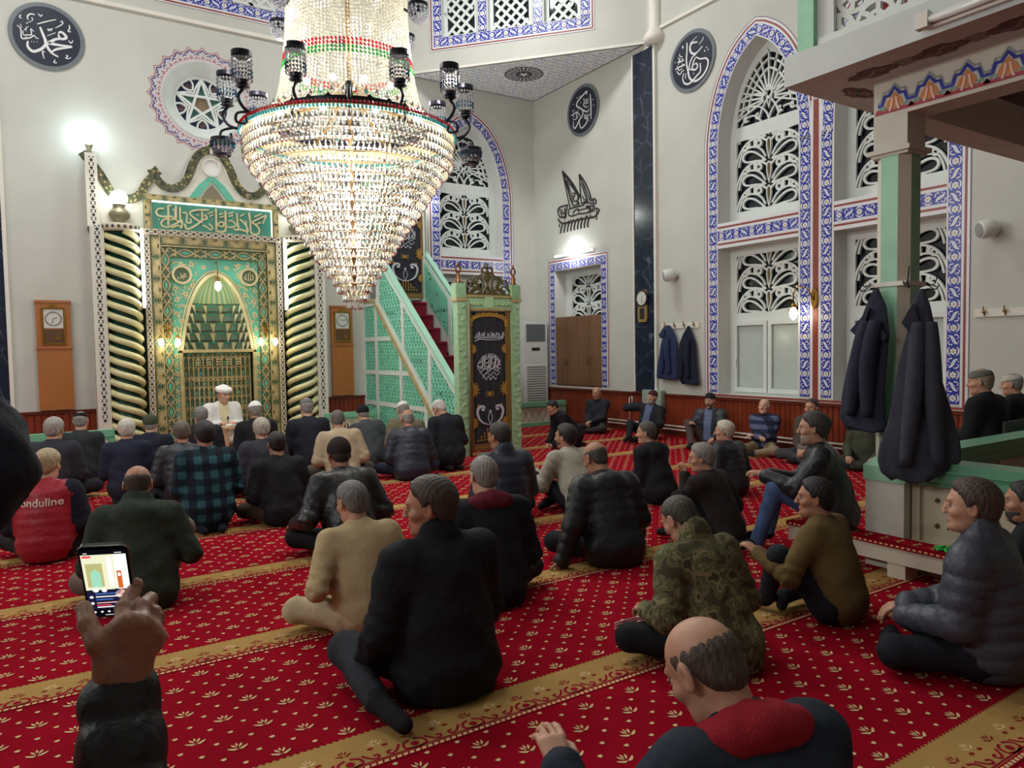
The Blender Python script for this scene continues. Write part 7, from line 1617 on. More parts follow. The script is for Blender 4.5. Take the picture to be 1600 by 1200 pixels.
def person(x, y, az, label, pose='cross', top=.85, z0=0., lean=6, side=0, twist=0, hyaw=0, hpitch=8, hroll=0, jk=('coat', (30, 34, 46)), tr=('coat', (34, 34, 40)), hair=('short', (50, 40, 34)), cp=None, skin=0, hands=None, curl=(.45, .45), extra=(), bulk=0., res=None, beard=None, mouth=0., sock=(30, 30, 34), legs=None, group='men seated on the carpet', pole=None, nose=1., jaw=1., collar=0., longcoat=0., inner=None, nohand=None, hand_extra=None, arm_world=None):
    _np[0] += 1; seed = _np[0] * 1.37; ps = dict(POSES[pose]); ps.update(legs=legs or ps['legs'], hands=hands or ps['hands'])
    dist = math.hypot(x, y); h = res or min(max(.0030 * dist, .010), .020)
    # torso frame
    T = rotz(-math.radians(twist)) @ rotx(-math.radians(lean)) @ roty(math.radians(side)); hip = np.array([0, 0, ps['hz']])
    Wt = lambda p: hip + T @ np.array(p, float)
    nb = Wt((0, .005, .485)); HR = rotz(-math.radians(hyaw)) @ rotx(-math.radians(hpitch)) @ roty(math.radians(hroll))
    hc = nb + np.array([0, 0, .02]) + T @ np.array([0, .01, .0]) + HR @ np.array([0, .022, .125])
    topz = hc[2] + .122; s = min(max((top - z0) / topz, .86), 1.12)
    A = rotz(-math.radians(az)); off = np.array([x, y, z0])
    root = empty('person', (x, y, z0), label, 'person', group)
    def out(V): return (V @ A.T) * s
    shs = [Wt((-.185, -.005, .425)), Wt((.185, -.005, .425))]; arms = []
    for i, sg in ((0, -1), (1, 1)):
        pl = (pole[i] if pole else None) or (sg * .42, -.55, -.75); arms.append(ik(shs[i], ps['hands'][i], .285, .26, pl))
    if arm_world:
        for i, (e_, w_) in arm_world.items(): cv = lambda p: (A.T @ (np.array(p) - off)) / s; arms[i] = (cv(e_), cv(w_))
    b = bulk
    style = jk[0]
    TT = T.astype(f32)
    def torso_q(P): q = (P - hip.astype(f32)) @ TT; q = q.copy(); q[:, 1] *= 1.22; return q
    def torso(P, g=0., quilt=False):
        q = torso_q(P)
        d = cap(q, (0, -.01, .03), (0, .0, .2), .180 + b + g, .166 + b + g); d = smin(d, cap(q, (0, .0, .2), (0, -.01, .33), .164 + b + g, .156 + b * .7 + g), .06)
        d = smin(d, cap(q, (-.130, -.01, .400), (.130, -.01, .400), .080 + b * .4 + g, .080 + b * .4 + g), .085)
        d = smin(d, cap(q, (0, -.015, .42), (0, -.005, .475), .090, .066 + g), .045)
        if quilt: d = d - .010 * np.abs(np.sin(PI * q[:, 2] / .074)) ** .6 * (q[:, 2] < .46) + .003
        return d
    def jacket(P):
        d = torso(P, .012, style == 'puffer')
        q = torso_q(P)
        for i in (0, 1):
            el, wr = arms[i]; g = .014 if style != 'knit' else .004
            a = cap(P, shs[i], el, .066 + g + b * .4, .056 + g + b * .2); f = cap(P, el, wr, .056 + g + b * .2, .040 + g)
            if style != 'puffer': wr_ = np.exp(-((capt(P, shs[i], el) - 1) / .35) ** 2) ; a = a + .006 * wr_ * np.sin(P[:, 2] * 90 + P[:, 0] * 40 + seed); f = f + .005 * np.exp(-(capt(P, el, wr) / .5) ** 2) * np.sin(P[:, 1] * 85 + P[:, 2] * 60 + seed)
            if style == 'puffer':
                a = a - .008 * np.abs(np.sin(PI * capt(P, shs[i], el) * 3.8)) ** .6; f = f - .008 * np.abs(np.sin(PI * capt(P, el, wr) * 3.4)) ** .6
            d = smin(d, smin(a, f, .02), .045)
        if style in ('coat', 'leather', 'camo', 'plaid', 'plaidb', 'robe'): hm = cap(q, (0, -.02, -.02), (0, -.01, .13), .197 + b, .170 + b); d = smin(d, hm, .05)
        if longcoat: d = smin(d, cap(q, (0, -.02, -.0), (0, -.03, .12), .185 + b + longcoat, .165 + b), .06)
        if collar: d = smin(d, smax(cap(q, (0, -.03, .44), (0, -.02, .50 + collar), .088, .090), -cap(q, (0, -.01, .44), (0, .02, .60), .070, .075), .008), .02)
        if 'hood' in extra: d = smin(d, ell(q, (0, -.125, .42), (.135, .075, .085)), .03); d = smin(d, ell(q, (0, -.10, .47), (.105, .06, .05)), .02)
        lw = np.clip((.26 - q[:, 2]) / .2, 0, 1); ridge = np.abs(np.sin(15 * q[:, 2] + 5 * q[:, 0] * np.sin(seed * 3) + 2.2 * np.sin(8 * q[:, 0] + seed) + 1.5 * np.sin(5 * P[:, 1])))
        d = d + (.0075 * fold(P, seed) + .010 * (ridge - .6) * (.35 + .65 * lw)) * {'puffer': .35, 'knit': .55, 'leather': 1.1}.get(style, 1.) + .003 * fold(P, seed + 2, 2.6)
        return np.maximum(d, (.012 if z0 == 0 and pose not in ('stand',) else -.06) - P[:, 2])
    L4 = ps['legs']
    def trousers(P):
        d = cap(P, L4[0][0], L4[1][0], .122, .122)
        for lg in L4: d = smin(d, smin(cap(P, lg[0], lg[1], .098, .072), cap(P, lg[1], lg[2], .070, .050), .03), .05)
        d = d + .006 * fold(P, seed + 5, 1.3)
        return np.maximum(d, .010 - P[:, 2]) if z0 == 0 and pose != 'stand' else d
    pts = np.array([hip, nb] + shs + [a for ar in arms for a in ar]); lo = pts.min(0) - .30; hi = pts.max(0) + .20
    lo[2] = max(lo[2], -.02 if z0 == 0 else -.3); hi[2] = max([nb[2] + .10 + collar] + [p[2] + .12 for ar in arms for p in ar])
    col = cloth(*jk); V, Q = mesh_of(jacket, lo, hi, h); a = Acc(); mi = 0
    a.add(out(V), Q, 0); mats = [col]
    jo = a.build({'vest': 'vest'}.get(style, 'jacket'), mats, root)
    if 'vestsleeves' in extra:                       # sleeves in another colour than the vest
        c = V[Q].mean(1); da = np.minimum(cap(c.astype(f32), shs[0], arms[0][0], 0, 0), cap(c.astype(f32), arms[0][0], arms[0][1], 0, 0)); db = np.minimum(cap(c.astype(f32), shs[1], arms[1][0], 0, 0), cap(c.astype(f32), arms[1][0], arms[1][1], 0, 0))
        q = torso_q(c.astype(f32)); m = ((np.minimum(da, db) < .092) & (np.abs(q[:, 0]) > .165)).astype(np.int32); jo.data.materials.append(cloth('knit', (34, 36, 52))); jo.data.polygons.foreach_set('material_index', m)
    if inner:                                        # shirt front showing between the open jacket sides
        c = torso_q(V[Q].mean(1).astype(f32)); m = ((np.abs(c[:, 0]) < .062 + .03 * (c[:, 2] - .2)) & (c[:, 1] > .03) & (c[:, 2] > -.02)).astype(np.int32); jo.data.materials.append(cloth(*inner)); jo.data.polygons.foreach_set('material_index', m)
    lp = np.array([p for lg in L4 for p in lg]); V, Q = mesh_of(trousers, lp.min(0) - .14, lp.max(0) + .14, max(h, .013)); a = Acc(); a.add(out(V), Q); a.build('trousers', cloth(*tr), root)
    for lg in L4:
        sk = lambda P: smin(cap(P, lg[2], lg[3], .045, .034), cap(P, lg[1], lg[2], .045, .046) + 0 * P[:, 0] + np.where(capt(P, lg[1], lg[2]) < .75, 1., 0.), .02)
        V, Q = mesh_of(sk, np.minimum(lg[2], lg[3]) - .08, np.maximum(lg[2], lg[3]) + .08, max(h * .8, .010)); a = Acc(); a.add(out(V), Q); a.build('sock', cloth('knit', sock), root)
    # body: limbs and trunk under the clothes, neck, head, hands in one mesh
    a = Acc()
    def under(P):
        d = torso(P, -.03)
        for i in (0, 1): d = smin(d, smin(cap(P, shs[i], arms[i][0], .045, .036), cap(P, arms[i][0], arms[i][1], .036, .026), .02), .03)
        for lg in L4: d = smin(d, smin(cap(P, lg[0], lg[1], .075, .05), cap(P, lg[1], lg[2], .048, .034), .03), .04)
        return d
    ap = np.concatenate([pts, lp]); V, Q = mesh_of(under, ap.min(0) - .12, ap.max(0) + .1, .034); a.add(out(V), Q, 0)
    hh = min(max(.0011 * dist, .0042), .008); nl = HR.T @ (Wt((0, -.01, .44)) - hc)
    V, Q = mesh_of(lambda P: head_field(P, nl, nose=nose, jaw=jaw, mouth=mouth), (-.11, -.13, min(-.15, nl[2] - .03)), (.11, .14, .135), hh)
    c = V[Q].mean(1); mi = ((np.abs(c[:, 0]) < .021) & (c[:, 1] > .086) & (c[:, 2] < -.056) & (c[:, 2] > -.075)).astype(int) * 3
    H2 = lambda V: out(V @ HR.T + hc); a.add(H2(V), Q, mi)
    for sg in (-1, 1):
        V, Q = ball_q((sg * .031, .0765, .008), .0122, 10); a.add(H2(V), Q, 1); V, Q = ball_q((sg * .031, .0832, .0078), .0060, 8); a.add(H2(V), Q, 2)
    for i, sg in ((0, -1), (1, 1)):
        el, wr = arms[i]; fy = nrm(wr - el); up = np.array([0, 0, 1.]) if abs(fy[2]) < .85 else np.array([sg * -.6, -.6, .3]); xz = nrm(np.cross(fy, up)); zz = np.cross(xz, fy)
        if nohand == i: continue
        V, Q = hand_mesh(curl[i], .006 if dist > 3.5 else .0045)
        if i == 0: V = V * np.array([-1, 1, 1]); Q = Q[:, ::-1]
        R3 = np.stack([xz, fy, zz], 1); a.add(out(V @ R3.T + wr), Q, 0)
    if hand_extra is not None: a.add(hand_extra[0] - off, hand_extra[1], 0)
    a.build('body', [skin_mat(skin), m_eye, m_iris, m_lip], root)
    # hair, brows, beard
    st, hcol = hair; a = Acc()
    if st != 'none' and not (cp and cp[0] == 'beanie' and 0):
        t = {'short': .010, 'crop': .006, 'full': .016, 'curly': .016, 'bald': .0032, 'thin': .007}[st]
        V, Q = mesh_of(lambda P: hair_field(P, st, t, seed), (-.11, -.14, -.10), (.11, .11, .15), hh); a.add(H2(V), Q)
    for sg in (-1, 1):
        V, Q = mesh_of(lambda P: cap(P, (sg * .018, .091, .026), (sg * .044, .080, .027), .0058, .004), (-.06, .06, .01), (.06, .11, .045), .004); a.add(H2(V), Q)
    if beard:
        bf = lambda P: np.maximum(np.maximum(ell(P, (0, .026, -.060), (.063 * jaw, .066, .075)), P[:, 2] + .036 + .35 * np.maximum(P[:, 1] - .03, 0)), .005 - P[:, 1])
        V, Q = mesh_of(bf, (-.09, -.02, -.14), (.09, .11, -.02), hh); 
        ba = Acc(); ba.add(H2(V), Q); V, Q = mesh_of(lambda P: cap(P, (-.02, .095, -.050), (.02, .095, -.050), .006, .006), (-.04, .07, -.07), (.04, .12, -.03), .004); ba.add(H2(V), Q); ba.build('beard', hair_mat(beard), root)
    a.build('hair', hair_mat(hcol), root)
    if cp: V, Q = mesh_of(lambda P: cap_field(P, cp[0]), (-.13, -.15, -.03), (.13, .18, .17), hh); a = Acc(); a.add(H2(V), Q); a.build('turban' if cp[0] == 'turban' else 'cap', cloth(cp[1], cp[2]), root)
    if 'redhood' in extra:                           # loose coloured hood lining round the neck
        q = lambda P: np.minimum(ell(torso_q(P), (0, -.080, .480), (.140, .100, .066)), smax(cap(torso_q(P), (-.085, -.03, .47), (.085, -.03, .47), .056, .056), -ell(torso_q(P), (0, .06, .50), (.07, .09, .08)), .02)) + .007 * fold(P, seed, 2.)
        V, Q = mesh_of(q, nb - .22, nb + .2, h); a = Acc(); a.add(out(V), Q); a.build('hood', cloth('knit', {'r': (150, 30, 44), 'm': (100, 30, 46)}['r' if 'bright' in extra else 'm']), root)
    return root, jo, dict(s=s, A=A, hip=hip, T=T)
# ================================================================== the congregation
NAVY = (26, 30, 46); BLK = (22, 23, 28)
GREY = (138, 134, 128); WHT = (196, 190, 180); BRN = (52, 40, 32); BLH = (30, 26, 26); SALT = (92, 86, 80)
# far left rows
person(-.01, 6.52, 16, 'person in a bright red padded vest with white lettering across the back, seen from behind', 'cross', .83, lean=8, hyaw=12, jk=('puffer', (160, 26, 48)), tr=('coat', (30, 28, 34)), hair=('full', (168, 150, 118)), extra=('vestsleeves',), bulk=.012, skin=2)
RV = bpy.data.objects[[o.name for o in bpy.data.objects if o.name.startswith('person')][-1]]
person(.46, 4.98, 10, 'balding person in dark green hooded jacket behind the raised phone, right knee up', 'rightup', .84, lean=16, hyaw=6, hpitch=16, jk=('coat', (44, 56, 44)), tr=('coat', (112, 98, 90)), hair=('bald', BRN), extra=('hood',), skin=1, collar=.02, bulk=.02, longcoat=.02)
person(.08, 9.06, 14, 'grey haired person in dark suit jacket second from left, in front of balustrade', 'cross', .89, hyaw=8, jk=('coat', (46, 48, 58)), hair=('full', (150, 144, 136)), skin=0)
person(.36, 9.66, 12, 'person in black knitted cap and dark coat kneeling close to the left balustrade', 'kneel', .90, jk=('coat', (44, 48, 50)), hair=('crop', GREY), cp=('kufi', 'knit', (36, 28, 32)), skin=2)
person(.72, 8.40, 10, 'white haired person in navy coat kneeling behind the left twisted column', 'kneel', .88, jk=('coat', (32, 36, 60)), hair=('full', WHT), skin=0)
person(1.08, 9.62, 12, 'person in olive green cap and navy coat half hidden at foot of left twisted column', 'cross', .82, jk=('coat', (26, 30, 48)), hair=('crop', GREY), cp=('beanie', 'knit', (72, 78, 62)), skin=2)
person(1.20, 8.03, 6, 'person with brown hair in black padded jacket kneeling left of the plaid shirt', 'sidel', .85, lean=14, jk=('puffer', (30, 30, 42)), hair=('short', (96, 84, 74)), skin=1)
person(1.20, 6.75, 2, 'person in blue green plaid shirt kneeling with soles of feet showing', 'kneel', .95, lean=6, jk=('plaid', (40, 80, 90)), tr=('jean', (70, 58, 66)), hair=('full', (32, 28, 32)), skin=1, sock=(30, 32, 48), bulk=.012, longcoat=.01)
person(1.66, 9.62, 8, 'grey haired person in dark jacket sitting just before the preacher', 'kneel', .88, jk=('coat', (38, 38, 46)), hair=('full', (120, 116, 112)), skin=1)
# the preacher behind his desk
person(2.28, 11.62, 176, 'preacher in white robe and white turban seated behind a small wooden desk', 'cross', 1.06, z0=.16, lean=10, hyaw=-16, hpitch=10, jk=('robe', (232, 230, 226)), tr=('robe', (226, 222, 214)), hair=('crop', BRN), cp=('turban', 'coat', (238, 236, 230)), hands=((-.10, .34, .34), (.12, .34, .34)), skin=2, group=None, longcoat=.03, inner=('coat', (218, 208, 170)), sock=(200, 196, 190))
mb = MB(); mb.box(1.92, 11.3, .005, 2.62, 11.95, .155); tag(mb.build('floor_cushion', mat('cushion_maroon', (104, 22, 40), .9, var=.15, bump=.3), bevel=.05), 'thick maroon cushion the preacher sits on', 'cushion')
root = empty('reading_desk', (2.42, 11.0, 0), 'small pale wooden reading desk in front of the preacher', 'desk'); mb = MB(); m_desk = mat('desk_beech', (196, 160, 112), .45, var=.1, vscale=5, stretch=(.2, 1, 1))
mb.box(2.17, 10.82, .47, 2.69, 11.16, .50); ks = [mb.build('top', m_desk, bevel=.004)]
for x in (2.20, 2.64): mb = MB(); mb.box(x, 10.86, .004, x + .025, 11.12, .47); ks.append(mb.build('side_panel', m_desk))
rehang(root, *ks)
root = empty('open_book', (2.35, 11.0, .502), 'open book with white pages lying on the wooden reading desk', 'book'); F = Fr((2.36, 10.98, .502), (1, 0, 0), (0, 1, 0)); mb = MB()
for s_ in (-1, 1): mb.add([F(0, -.1, .006), F(s_ * .07, -.1, .022), F(s_ * .14, -.1, .012), F(0, .1, .006), F(s_ * .07, .1, .022), F(s_ * .14, .1, .012)], [(0, 1, 4, 3), (1, 2, 5, 4)])
mb.fbox(F, -.14, -.1, 0, .14, .1, .006, 0); a = mb.build('pages', mat('book_page', (232, 230, 222), .7)); mb = MB(); mb.fbox(F, .0, -.11, -.001, .15, .11, .001); b = mb.build('cover', m_black); rehang(root, a, b)
root = empty('microphone', (2.33, 11.33, .5), 'small black clip microphone on preacher chest', 'microphone')
mb = MB(); mb.lathe((2.335, 11.395, .565), [(.008, 0), (.014, .01), (.014, .035), (.006, .045)], 8); a = mb.build('head', m_black); mb = MB(); mb.tube([(2.335, 11.395, .565), (2.335, 11.40, .52)], .003, 5); b = mb.build('clip', m_black); rehang(root, a, b)
# centre rows
person(2.24, 9.28, 4, 'person in white skullcap and black coat kneeling right of the preacher', 'kneel', .94, jk=('coat', BLK), hair=('bald', GREY), cp=('skull', 'knit', (236, 236, 232)), skin=1)
person(1.98, 7.95, 4, 'white haired person in dark grey jacket behind the white skullcap', 'cross', .84, jk=('coat', (54, 56, 66)), hair=('full', (170, 164, 152)), skin=2)
person(1.80, 6.62, 0, 'young person with black hair and black sweatshirt showing pale blue sock sole', 'side', .82, lean=12, jk=('coat', (26, 27, 34)), tr=('coat', (74, 58, 44)), hair=('short', BLH), sock=(120, 156, 176), skin=0)
person(2.96, 9.5, 4, 'person in striped cap and navy coat in front of the right twisted column', 'side', .93, jk=('coat', (30, 34, 48)), tr=('coat', (28, 30, 42)), hair=('crop', GREY), cp=('kufi', 'stripe', (100, 104, 100)), skin=2, longcoat=.01, hyaw=0)
person(2.96, 8.25, 14, 'person in cream beige jacket with short grey hair leaning forward', 'cross', .84, lean=18, side=-3, hpitch=18, jk=('coat', (178, 160, 134)), tr=('coat', (84, 78, 70)), hair=('crop', (96, 90, 88)), skin=1, bulk=.005, hyaw=0)
person(3.80, 9.36, 0, 'person in black woollen cap and grey jacket hunched beside pulpit foot', 'cross', .79, lean=22, side=-6, hpitch=20, jk=('coat', (66, 70, 74)), hair=('crop', GREY), cp=('beanie', 'knit', (30, 30, 32)), skin=2, hyaw=0)
person(1.94, 5.27, 2, 'person in dark brown kufi and black leather jacket seated cross legged in the middle', 'cross', .86, lean=20, hpitch=18, jk=('leather', (26, 26, 30)), tr=('coat', BLK), hair=('crop', (40, 32, 30)), cp=('beanie', 'knit', (52, 42, 40)), hands=((-.34, .26, .22), (.2, .3, .2)), skin=3, bulk=.012)
person(1.46, 3.74, 2, 'grey haired person in cream knitted sweater, hunched with face turned left', 'cross', .81, lean=16, hyaw=-16, hpitch=14, jk=('knit', (190, 168, 130)), tr=('coat', (180, 164, 132)), hair=('short', (112, 110, 108)), hands=((-.20, .22, .26), (.16, .26, .2)), skin=0, bulk=.004, collar=.0)
person(3.72, 7.98, 14, 'bald person in navy quilted jacket sitting by left side of the pulpit', 'cross', .82, lean=14, hpitch=16, jk=('puffer', (34, 38, 54)), tr=('jean', (40, 44, 66)), hair=('bald', GREY), skin=1, bulk=.02, longcoat=.03, hyaw=-6)
person(4.14, 8.98, 0, 'person in white cap and olive jacket leaning against lattice side of pulpit', 'cross', .84, lean=20, side=6, hpitch=24, jk=('coat', (112, 106, 84)), hair=('crop', GREY), cp=('skull', 'knit', (226, 222, 212)), skin=2, hyaw=0)
person(4.40, 8.31, -2, 'white haired person in long black coat bowing head left of pulpit doorway', 'kneel', .89, lean=10, hyaw=-22, hpitch=34, jk=('coat', (26, 28, 38)), hair=('crop', (196, 192, 186)), cp=('skull', 'knit', (190, 188, 182)), skin=0, bulk=.012, longcoat=.03)
person(1.50, 2.92, 2, 'large person in black coat kneeling at centre front, brown hair, face in profile to left', 'sidel', .96, lean=4, hyaw=-56, hpitch=4, jk=('coat', (20, 21, 27)), tr=('jean', (44, 46, 54)), hair=('full', (62, 50, 42)), hands=((-.30, .16, .10), (.18, .3, .2)), skin=1, bulk=.02, longcoat=.03, res=.010, nose=.95, collar=.02, legs=(((-.09, .02, .12), (-.33, .30, .14), (-.34, -.10, .08), (-.30, -.28, .05)), ((.09, .02, .12), (.26, .32, .12), (.04, .42, .06), (-.08, .44, .05))))
person(2.27, 3.75, 14, 'person with cropped grey hair and dark maroon hood over black jacket', 'cross', .88, lean=10, hyaw=-8, jk=('coat', (20, 21, 28)), hair=('crop', (128, 122, 114)), extra=('redhood',), skin=2, bulk=.01)
person(3.38, 5.32, 4, 'dark haired person in navy quilted jacket seated in front of the pulpit curtain', 'cross', .90, lean=6, hyaw=-18, jk=('puffer', (36, 44, 62)), tr=('coat', BLK), hair=('short', (48, 44, 44)), skin=1, bulk=.01, collar=.02)
person(4.22, 5.34, 2, 'young person in pale stone grey jacket with black hair and beard, leaning left', 'kneeup', .81, lean=26, side=0, hyaw=-26, hpitch=0, jk=('coat', (166, 162, 148)), tr=('coat', (24, 24, 30)), hair=('full', (34, 30, 30)), hands=((-.22, .46, .34), (.1, .5, .3)), skin=1, beard=(40, 34, 32), legs=(((-.09, .02, .12), (-.28, .38, .30), (-.24, .62, .08), (-.24, .76, .05)), ((.09, .02, .12), (.10, .42, .12), (-.2, .30, .07), (-.3, .25, .05))))
person(3.42, 3.97, 12, 'bald person in black quilted hooded jacket, left hand pressed on carpet', 'cross', .84, lean=16, hyaw=-14, hpitch=26, jk=('puffer', (24, 26, 32)), tr=('coat', BLK), hair=('bald', (70, 62, 56)), extra=('hood',), hands=((-.40, .0, .06), (.18, .3, .2)), skin=1, bulk=.018, longcoat=.035, curl=(.15, .45))
# right half
person(5.12, 5.24, -8, 'person with short dark grey hair in black hooded jacket, arms folded, profile to left', 'cross', .79, lean=14, hyaw=-26, hpitch=4, jk=('coat', (28, 30, 36)), hair=('short', (74, 68, 62)), extra=('hood',), hands=((-.03, .30, .27), (.03, .32, .25)), skin=0, longcoat=.02)
person(5.95, 5.0, -2, 'white haired person in navy quilted jacket in profile, before the tall windows', 'cross', .76, lean=12, hyaw=-26, hpitch=2, jk=('puffer', (30, 34, 46)), hair=('full', (190, 182, 166)), skin=0, nose=1.2)
person(4.40, 3.80, -10, 'curly grey haired person in dark brown jacket raising a fist to the mouth', 'leftup', .77, lean=20, hyaw=-28, hpitch=6, jk=('coat', (46, 38, 38)), tr=('coat', BLK), hair=('curly', (134, 130, 124)), hands=((-.06, .34, .56), (.2, .3, .3)), skin=0, curl=(1.0, .45))
_c = person(2.70, 2.38, 4, 'person in khaki camouflage jacket bowing head, black track trousers with white stripes', 'cross', .78, lean=18, hyaw=-10, hpitch=34, jk=('camo', (100, 94, 68)), tr=('coat', (20, 21, 27)), hair=('crop', (62, 56, 48)), skin=0, bulk=.012, collar=.04, longcoat=.05, res=.010, hands=((-.22, .28, .24), (.2, .3, .2)))
mb = MB(); G_ = lambda p: Vector((_c[2]['A'] @ np.array(p)) * _c[2]['s'])
for q in (-.014, 0, .014): mb.tube(smooth([G_((-.39, .33, .17 + q)), G_((-.30, .38, .15 + q)), G_((-.16, .42, .13 + q)), G_((-.04, .44, .12 + q))], 5), .0042, 5)
_o = mb.build('white_stripes', mat('track_stripe_white', (214, 200, 196), .6), _c[0])
person(3.70, 2.38, -10, 'black haired person in khaki sweater, left arm stretched over knee, profile to left', 'leftup', .78, lean=14, hyaw=-24, hpitch=0, jk=('knit', (112, 94, 60)), tr=('coat', (30, 32, 44)), hair=('full', (28, 25, 27)), hands=((-.26, .40, .40), (.12, .34, .32)), skin=1, bulk=.008, res=.010)
person(1.38, .95, 10, 'bald person in dark blue jacket with bright red hood at bottom right, head bowed', 'leftup', .84, lean=26, hyaw=-16, hpitch=36, jk=('coat', (34, 44, 58)), tr=('jean', (74, 88, 104)), hair=('bald', (74, 62, 54)), extra=('redhood', 'bright'), hands=((-.36, .42, .44), (.1, .4, .2)), skin=0, bulk=.02, res=.009)
person(3.64, 1.58, -10, 'brown haired person in slate grey quilted down jacket at right edge, profile to left', 'side', .90, lean=6, hyaw=-16, hpitch=0, jk=('puffer', (66, 70, 82)), tr=('coat', (22, 24, 34)), hair=('full', (72, 58, 50)), hands=((-.16, .30, .24), (-.08, .32, .27)), skin=0, bulk=.022, collar=.03, res=.010, nose=.8, jaw=1.12)
person(4.36, 1.64, -6, 'dark haired bearded person at far right edge behind slate quilted jacket', 'cross', .80, lean=8, hyaw=-14, hpitch=0, jk=('coat', (28, 30, 38)), hair=('short', (34, 30, 32)), beard=(58, 52, 50), skin=1)
person(4.74, 3.12, -34, 'grey bearded person in black leather jacket and jeans sitting on the step bench end', 'bench', 1.05, z0=.235, lean=10, hyaw=2, hpitch=2, jk=('leather', (30, 32, 40)), tr=('jean', (70, 92, 132)), hair=('full', (58, 54, 52)), beard=(150, 142, 132), hands=((-.14, .46, .38), (.06, .44, .36)), skin=0, bulk=.016, group=None, longcoat=.01)
# along the right wall, facing the room
WG = 'men leaning on the wooden wainscot'
person(8.52, 10.3, -112, 'bald person in black jacket leaning on wainscot below the cupboard, hands in lap', 'side', .82, lean=-6, hpitch=8, hyaw=-4, jk=('coat', (38, 40, 50)), tr=('coat', (56, 48, 50)), hair=('bald', (96, 84, 76)), hands=((-.05, .28, .24), (.05, .27, .22)), skin=0, group=WG)
person(8.50, 8.95, -108, 'person in dark red cap with right arm behind head, blue shirt under black vest', 'out', .81, lean=-8, side=-6, hpitch=-4, hroll=-10, jk=('coat', (32, 32, 42)), tr=('coat', (30, 28, 36)), hair=('crop', GREY), cp=('skull', 'knit', (80, 40, 44)), inner=('coat', (92, 104, 134)), hands=((-.2, .3, .3), (.18, -.07, .62)), pole=(None, (1.0, .3, .5)), skin=0, group=WG, beard=(170, 164, 156))
person(8.52, 7.62, -112, 'person in black cap, blue shirt and dark vest with one brown trousered knee raised', 'rightup', .82, lean=-6, hpitch=2, jk=('puffer', (34, 36, 46)), tr=('coat', (86, 74, 70)), hair=('crop', BRN), cp=('skull', 'knit', (32, 36, 32)), inner=('coat', (98, 110, 138)), skin=0, group=WG, beard=(90, 80, 72))
person(8.55, 6.66, -106, 'yawning bald person in navy checked shirt leaning on wainscot, arms folded', 'side', .78, lean=-4, hpitch=-4, jk=('plaidb', (50, 56, 80)), tr=('coat', (140, 122, 98)), hair=('bald', WHT), mouth=1.2, hands=((.04, .22, .32), (-.04, .24, .30)), skin=2, group=WG)
person(8.42, 5.80, -104, 'brown haired person in grey brown jacket with hands joined, below the window strip', 'cross', .83, lean=-2, hpitch=2, hyaw=10, jk=('coat', (72, 66, 58)), tr=('coat', (64, 62, 64)), hair=('short', (66, 50, 42)), hands=((-.04, .34, .22), (.04, .34, .22)), skin=0, group=WG, inner=('coat', (110, 96, 96)))
person(8.50, 5.10, -106, 'person in green jacket mostly hidden behind coats hanging on the column', 'cross', .72, lean=2, hpitch=22, jk=('coat', (66, 70, 56)), tr=('coat', (50, 50, 44)), hair=('short', BRN), skin=0, group=WG)
person(6.95, 9.0, -80, 'person in black clothes bending forward behind the pulpit doorway', 'kneel', .74, lean=38, hpitch=30, jk=('coat', (22, 22, 28)), tr=('coat', (24, 24, 28)), hair=('short', BLH), hands=((-.1, .42, .10), (.1, .42, .10)), skin=0, group=None)
# two on chairs beyond the platform railing
for (x, y, tp, az, lab, cc, hr) in ((7.42, 3.26, 1.28, 0, 'person in black overcoat and grey kufi on a chair beyond the platform railing', (104, 104, 98), (150, 132, 112)), (8.42, 3.42, 1.20, 2, 'person in pale knitted cap at right edge on a chair beyond railing', (186, 180, 168), GREY)):
    person(x, y, az, lab, 'chair', tp, z0=.40, lean=4, hyaw=-16, hpitch=4, jk=('coat', BLK), tr=('coat', BLK), hair=('crop', hr), cp=('kufi', 'knit', cc), skin=0, group='men on chairs beyond the railing', bulk=.02, longcoat=.02)
    r = empty('chair', (x, y, 0), ('plain dark chair under the person in black overcoat' if x < 8 else 'plain dark chair under the person in pale knitted cap'), 'chair'); A = math.radians(-az); ca, sa = math.cos(A), math.sin(A); F = Fr((x, y, 0), (ca, sa, 0), (-sa, ca, 0)); m_ch = mat('dark_chair_metal', (40, 40, 44), .4); mb = MB(); mb.fbox(F, -.21, -.2, .37, .21, .22, .405); ks = [mb.build('seat', m_ch)]
    for a in (-.19, .17):
        for b in (-.18, .18): mb = MB(); mb.fbox(F, a, b, .004, a + .02, b + .02, .37); ks.append(mb.build('leg', m_ch))
    mb = MB(); mb.fbox(F, -.2, -.22, .40, .2, -.2, .82); ks.append(mb.build('backrest', m_ch)); rehang(r, *ks)
# ================================================================== the raised phone, the elbow at the left, hanging coats, lettering
CAMP = np.array([0, 0, 1.55]); hp = lambda p: CAMP + (np.array(p) - CAMP) * 1.13
HW = hp((.077, 1.084, 1.117)); KN = [hp(p) for p in ((.073, 1.088, 1.184), (.088, 1.079, 1.192), (.102, 1.081, 1.186), (.116, 1.089, 1.168))]
IDX = [KN[0] * .5 + KN[1] * .5, hp((.083, 1.115, 1.204)), hp((.095, 1.137, 1.212)), hp((.104, 1.150, 1.224))]; MID = [KN[2], hp((.106, 1.111, 1.203)), hp((.119, 1.134, 1.204)), hp((.122, 1.156, 1.180))]
RNG = [KN[3], hp((.121, 1.113, 1.190)), hp((.127, 1.138, 1.168)), hp((.118, 1.150, 1.158))]; PNK = [hp((.117, 1.092, 1.150)), hp((.128, 1.112, 1.155)), hp((.125, 1.132, 1.137)), hp((.114, 1.138, 1.135))]
THB = [hp((.064, 1.082, 1.135)), hp((.050, 1.086, 1.172)), hp((.041, 1.112, 1.192)), hp((.038, 1.138, 1.207))]
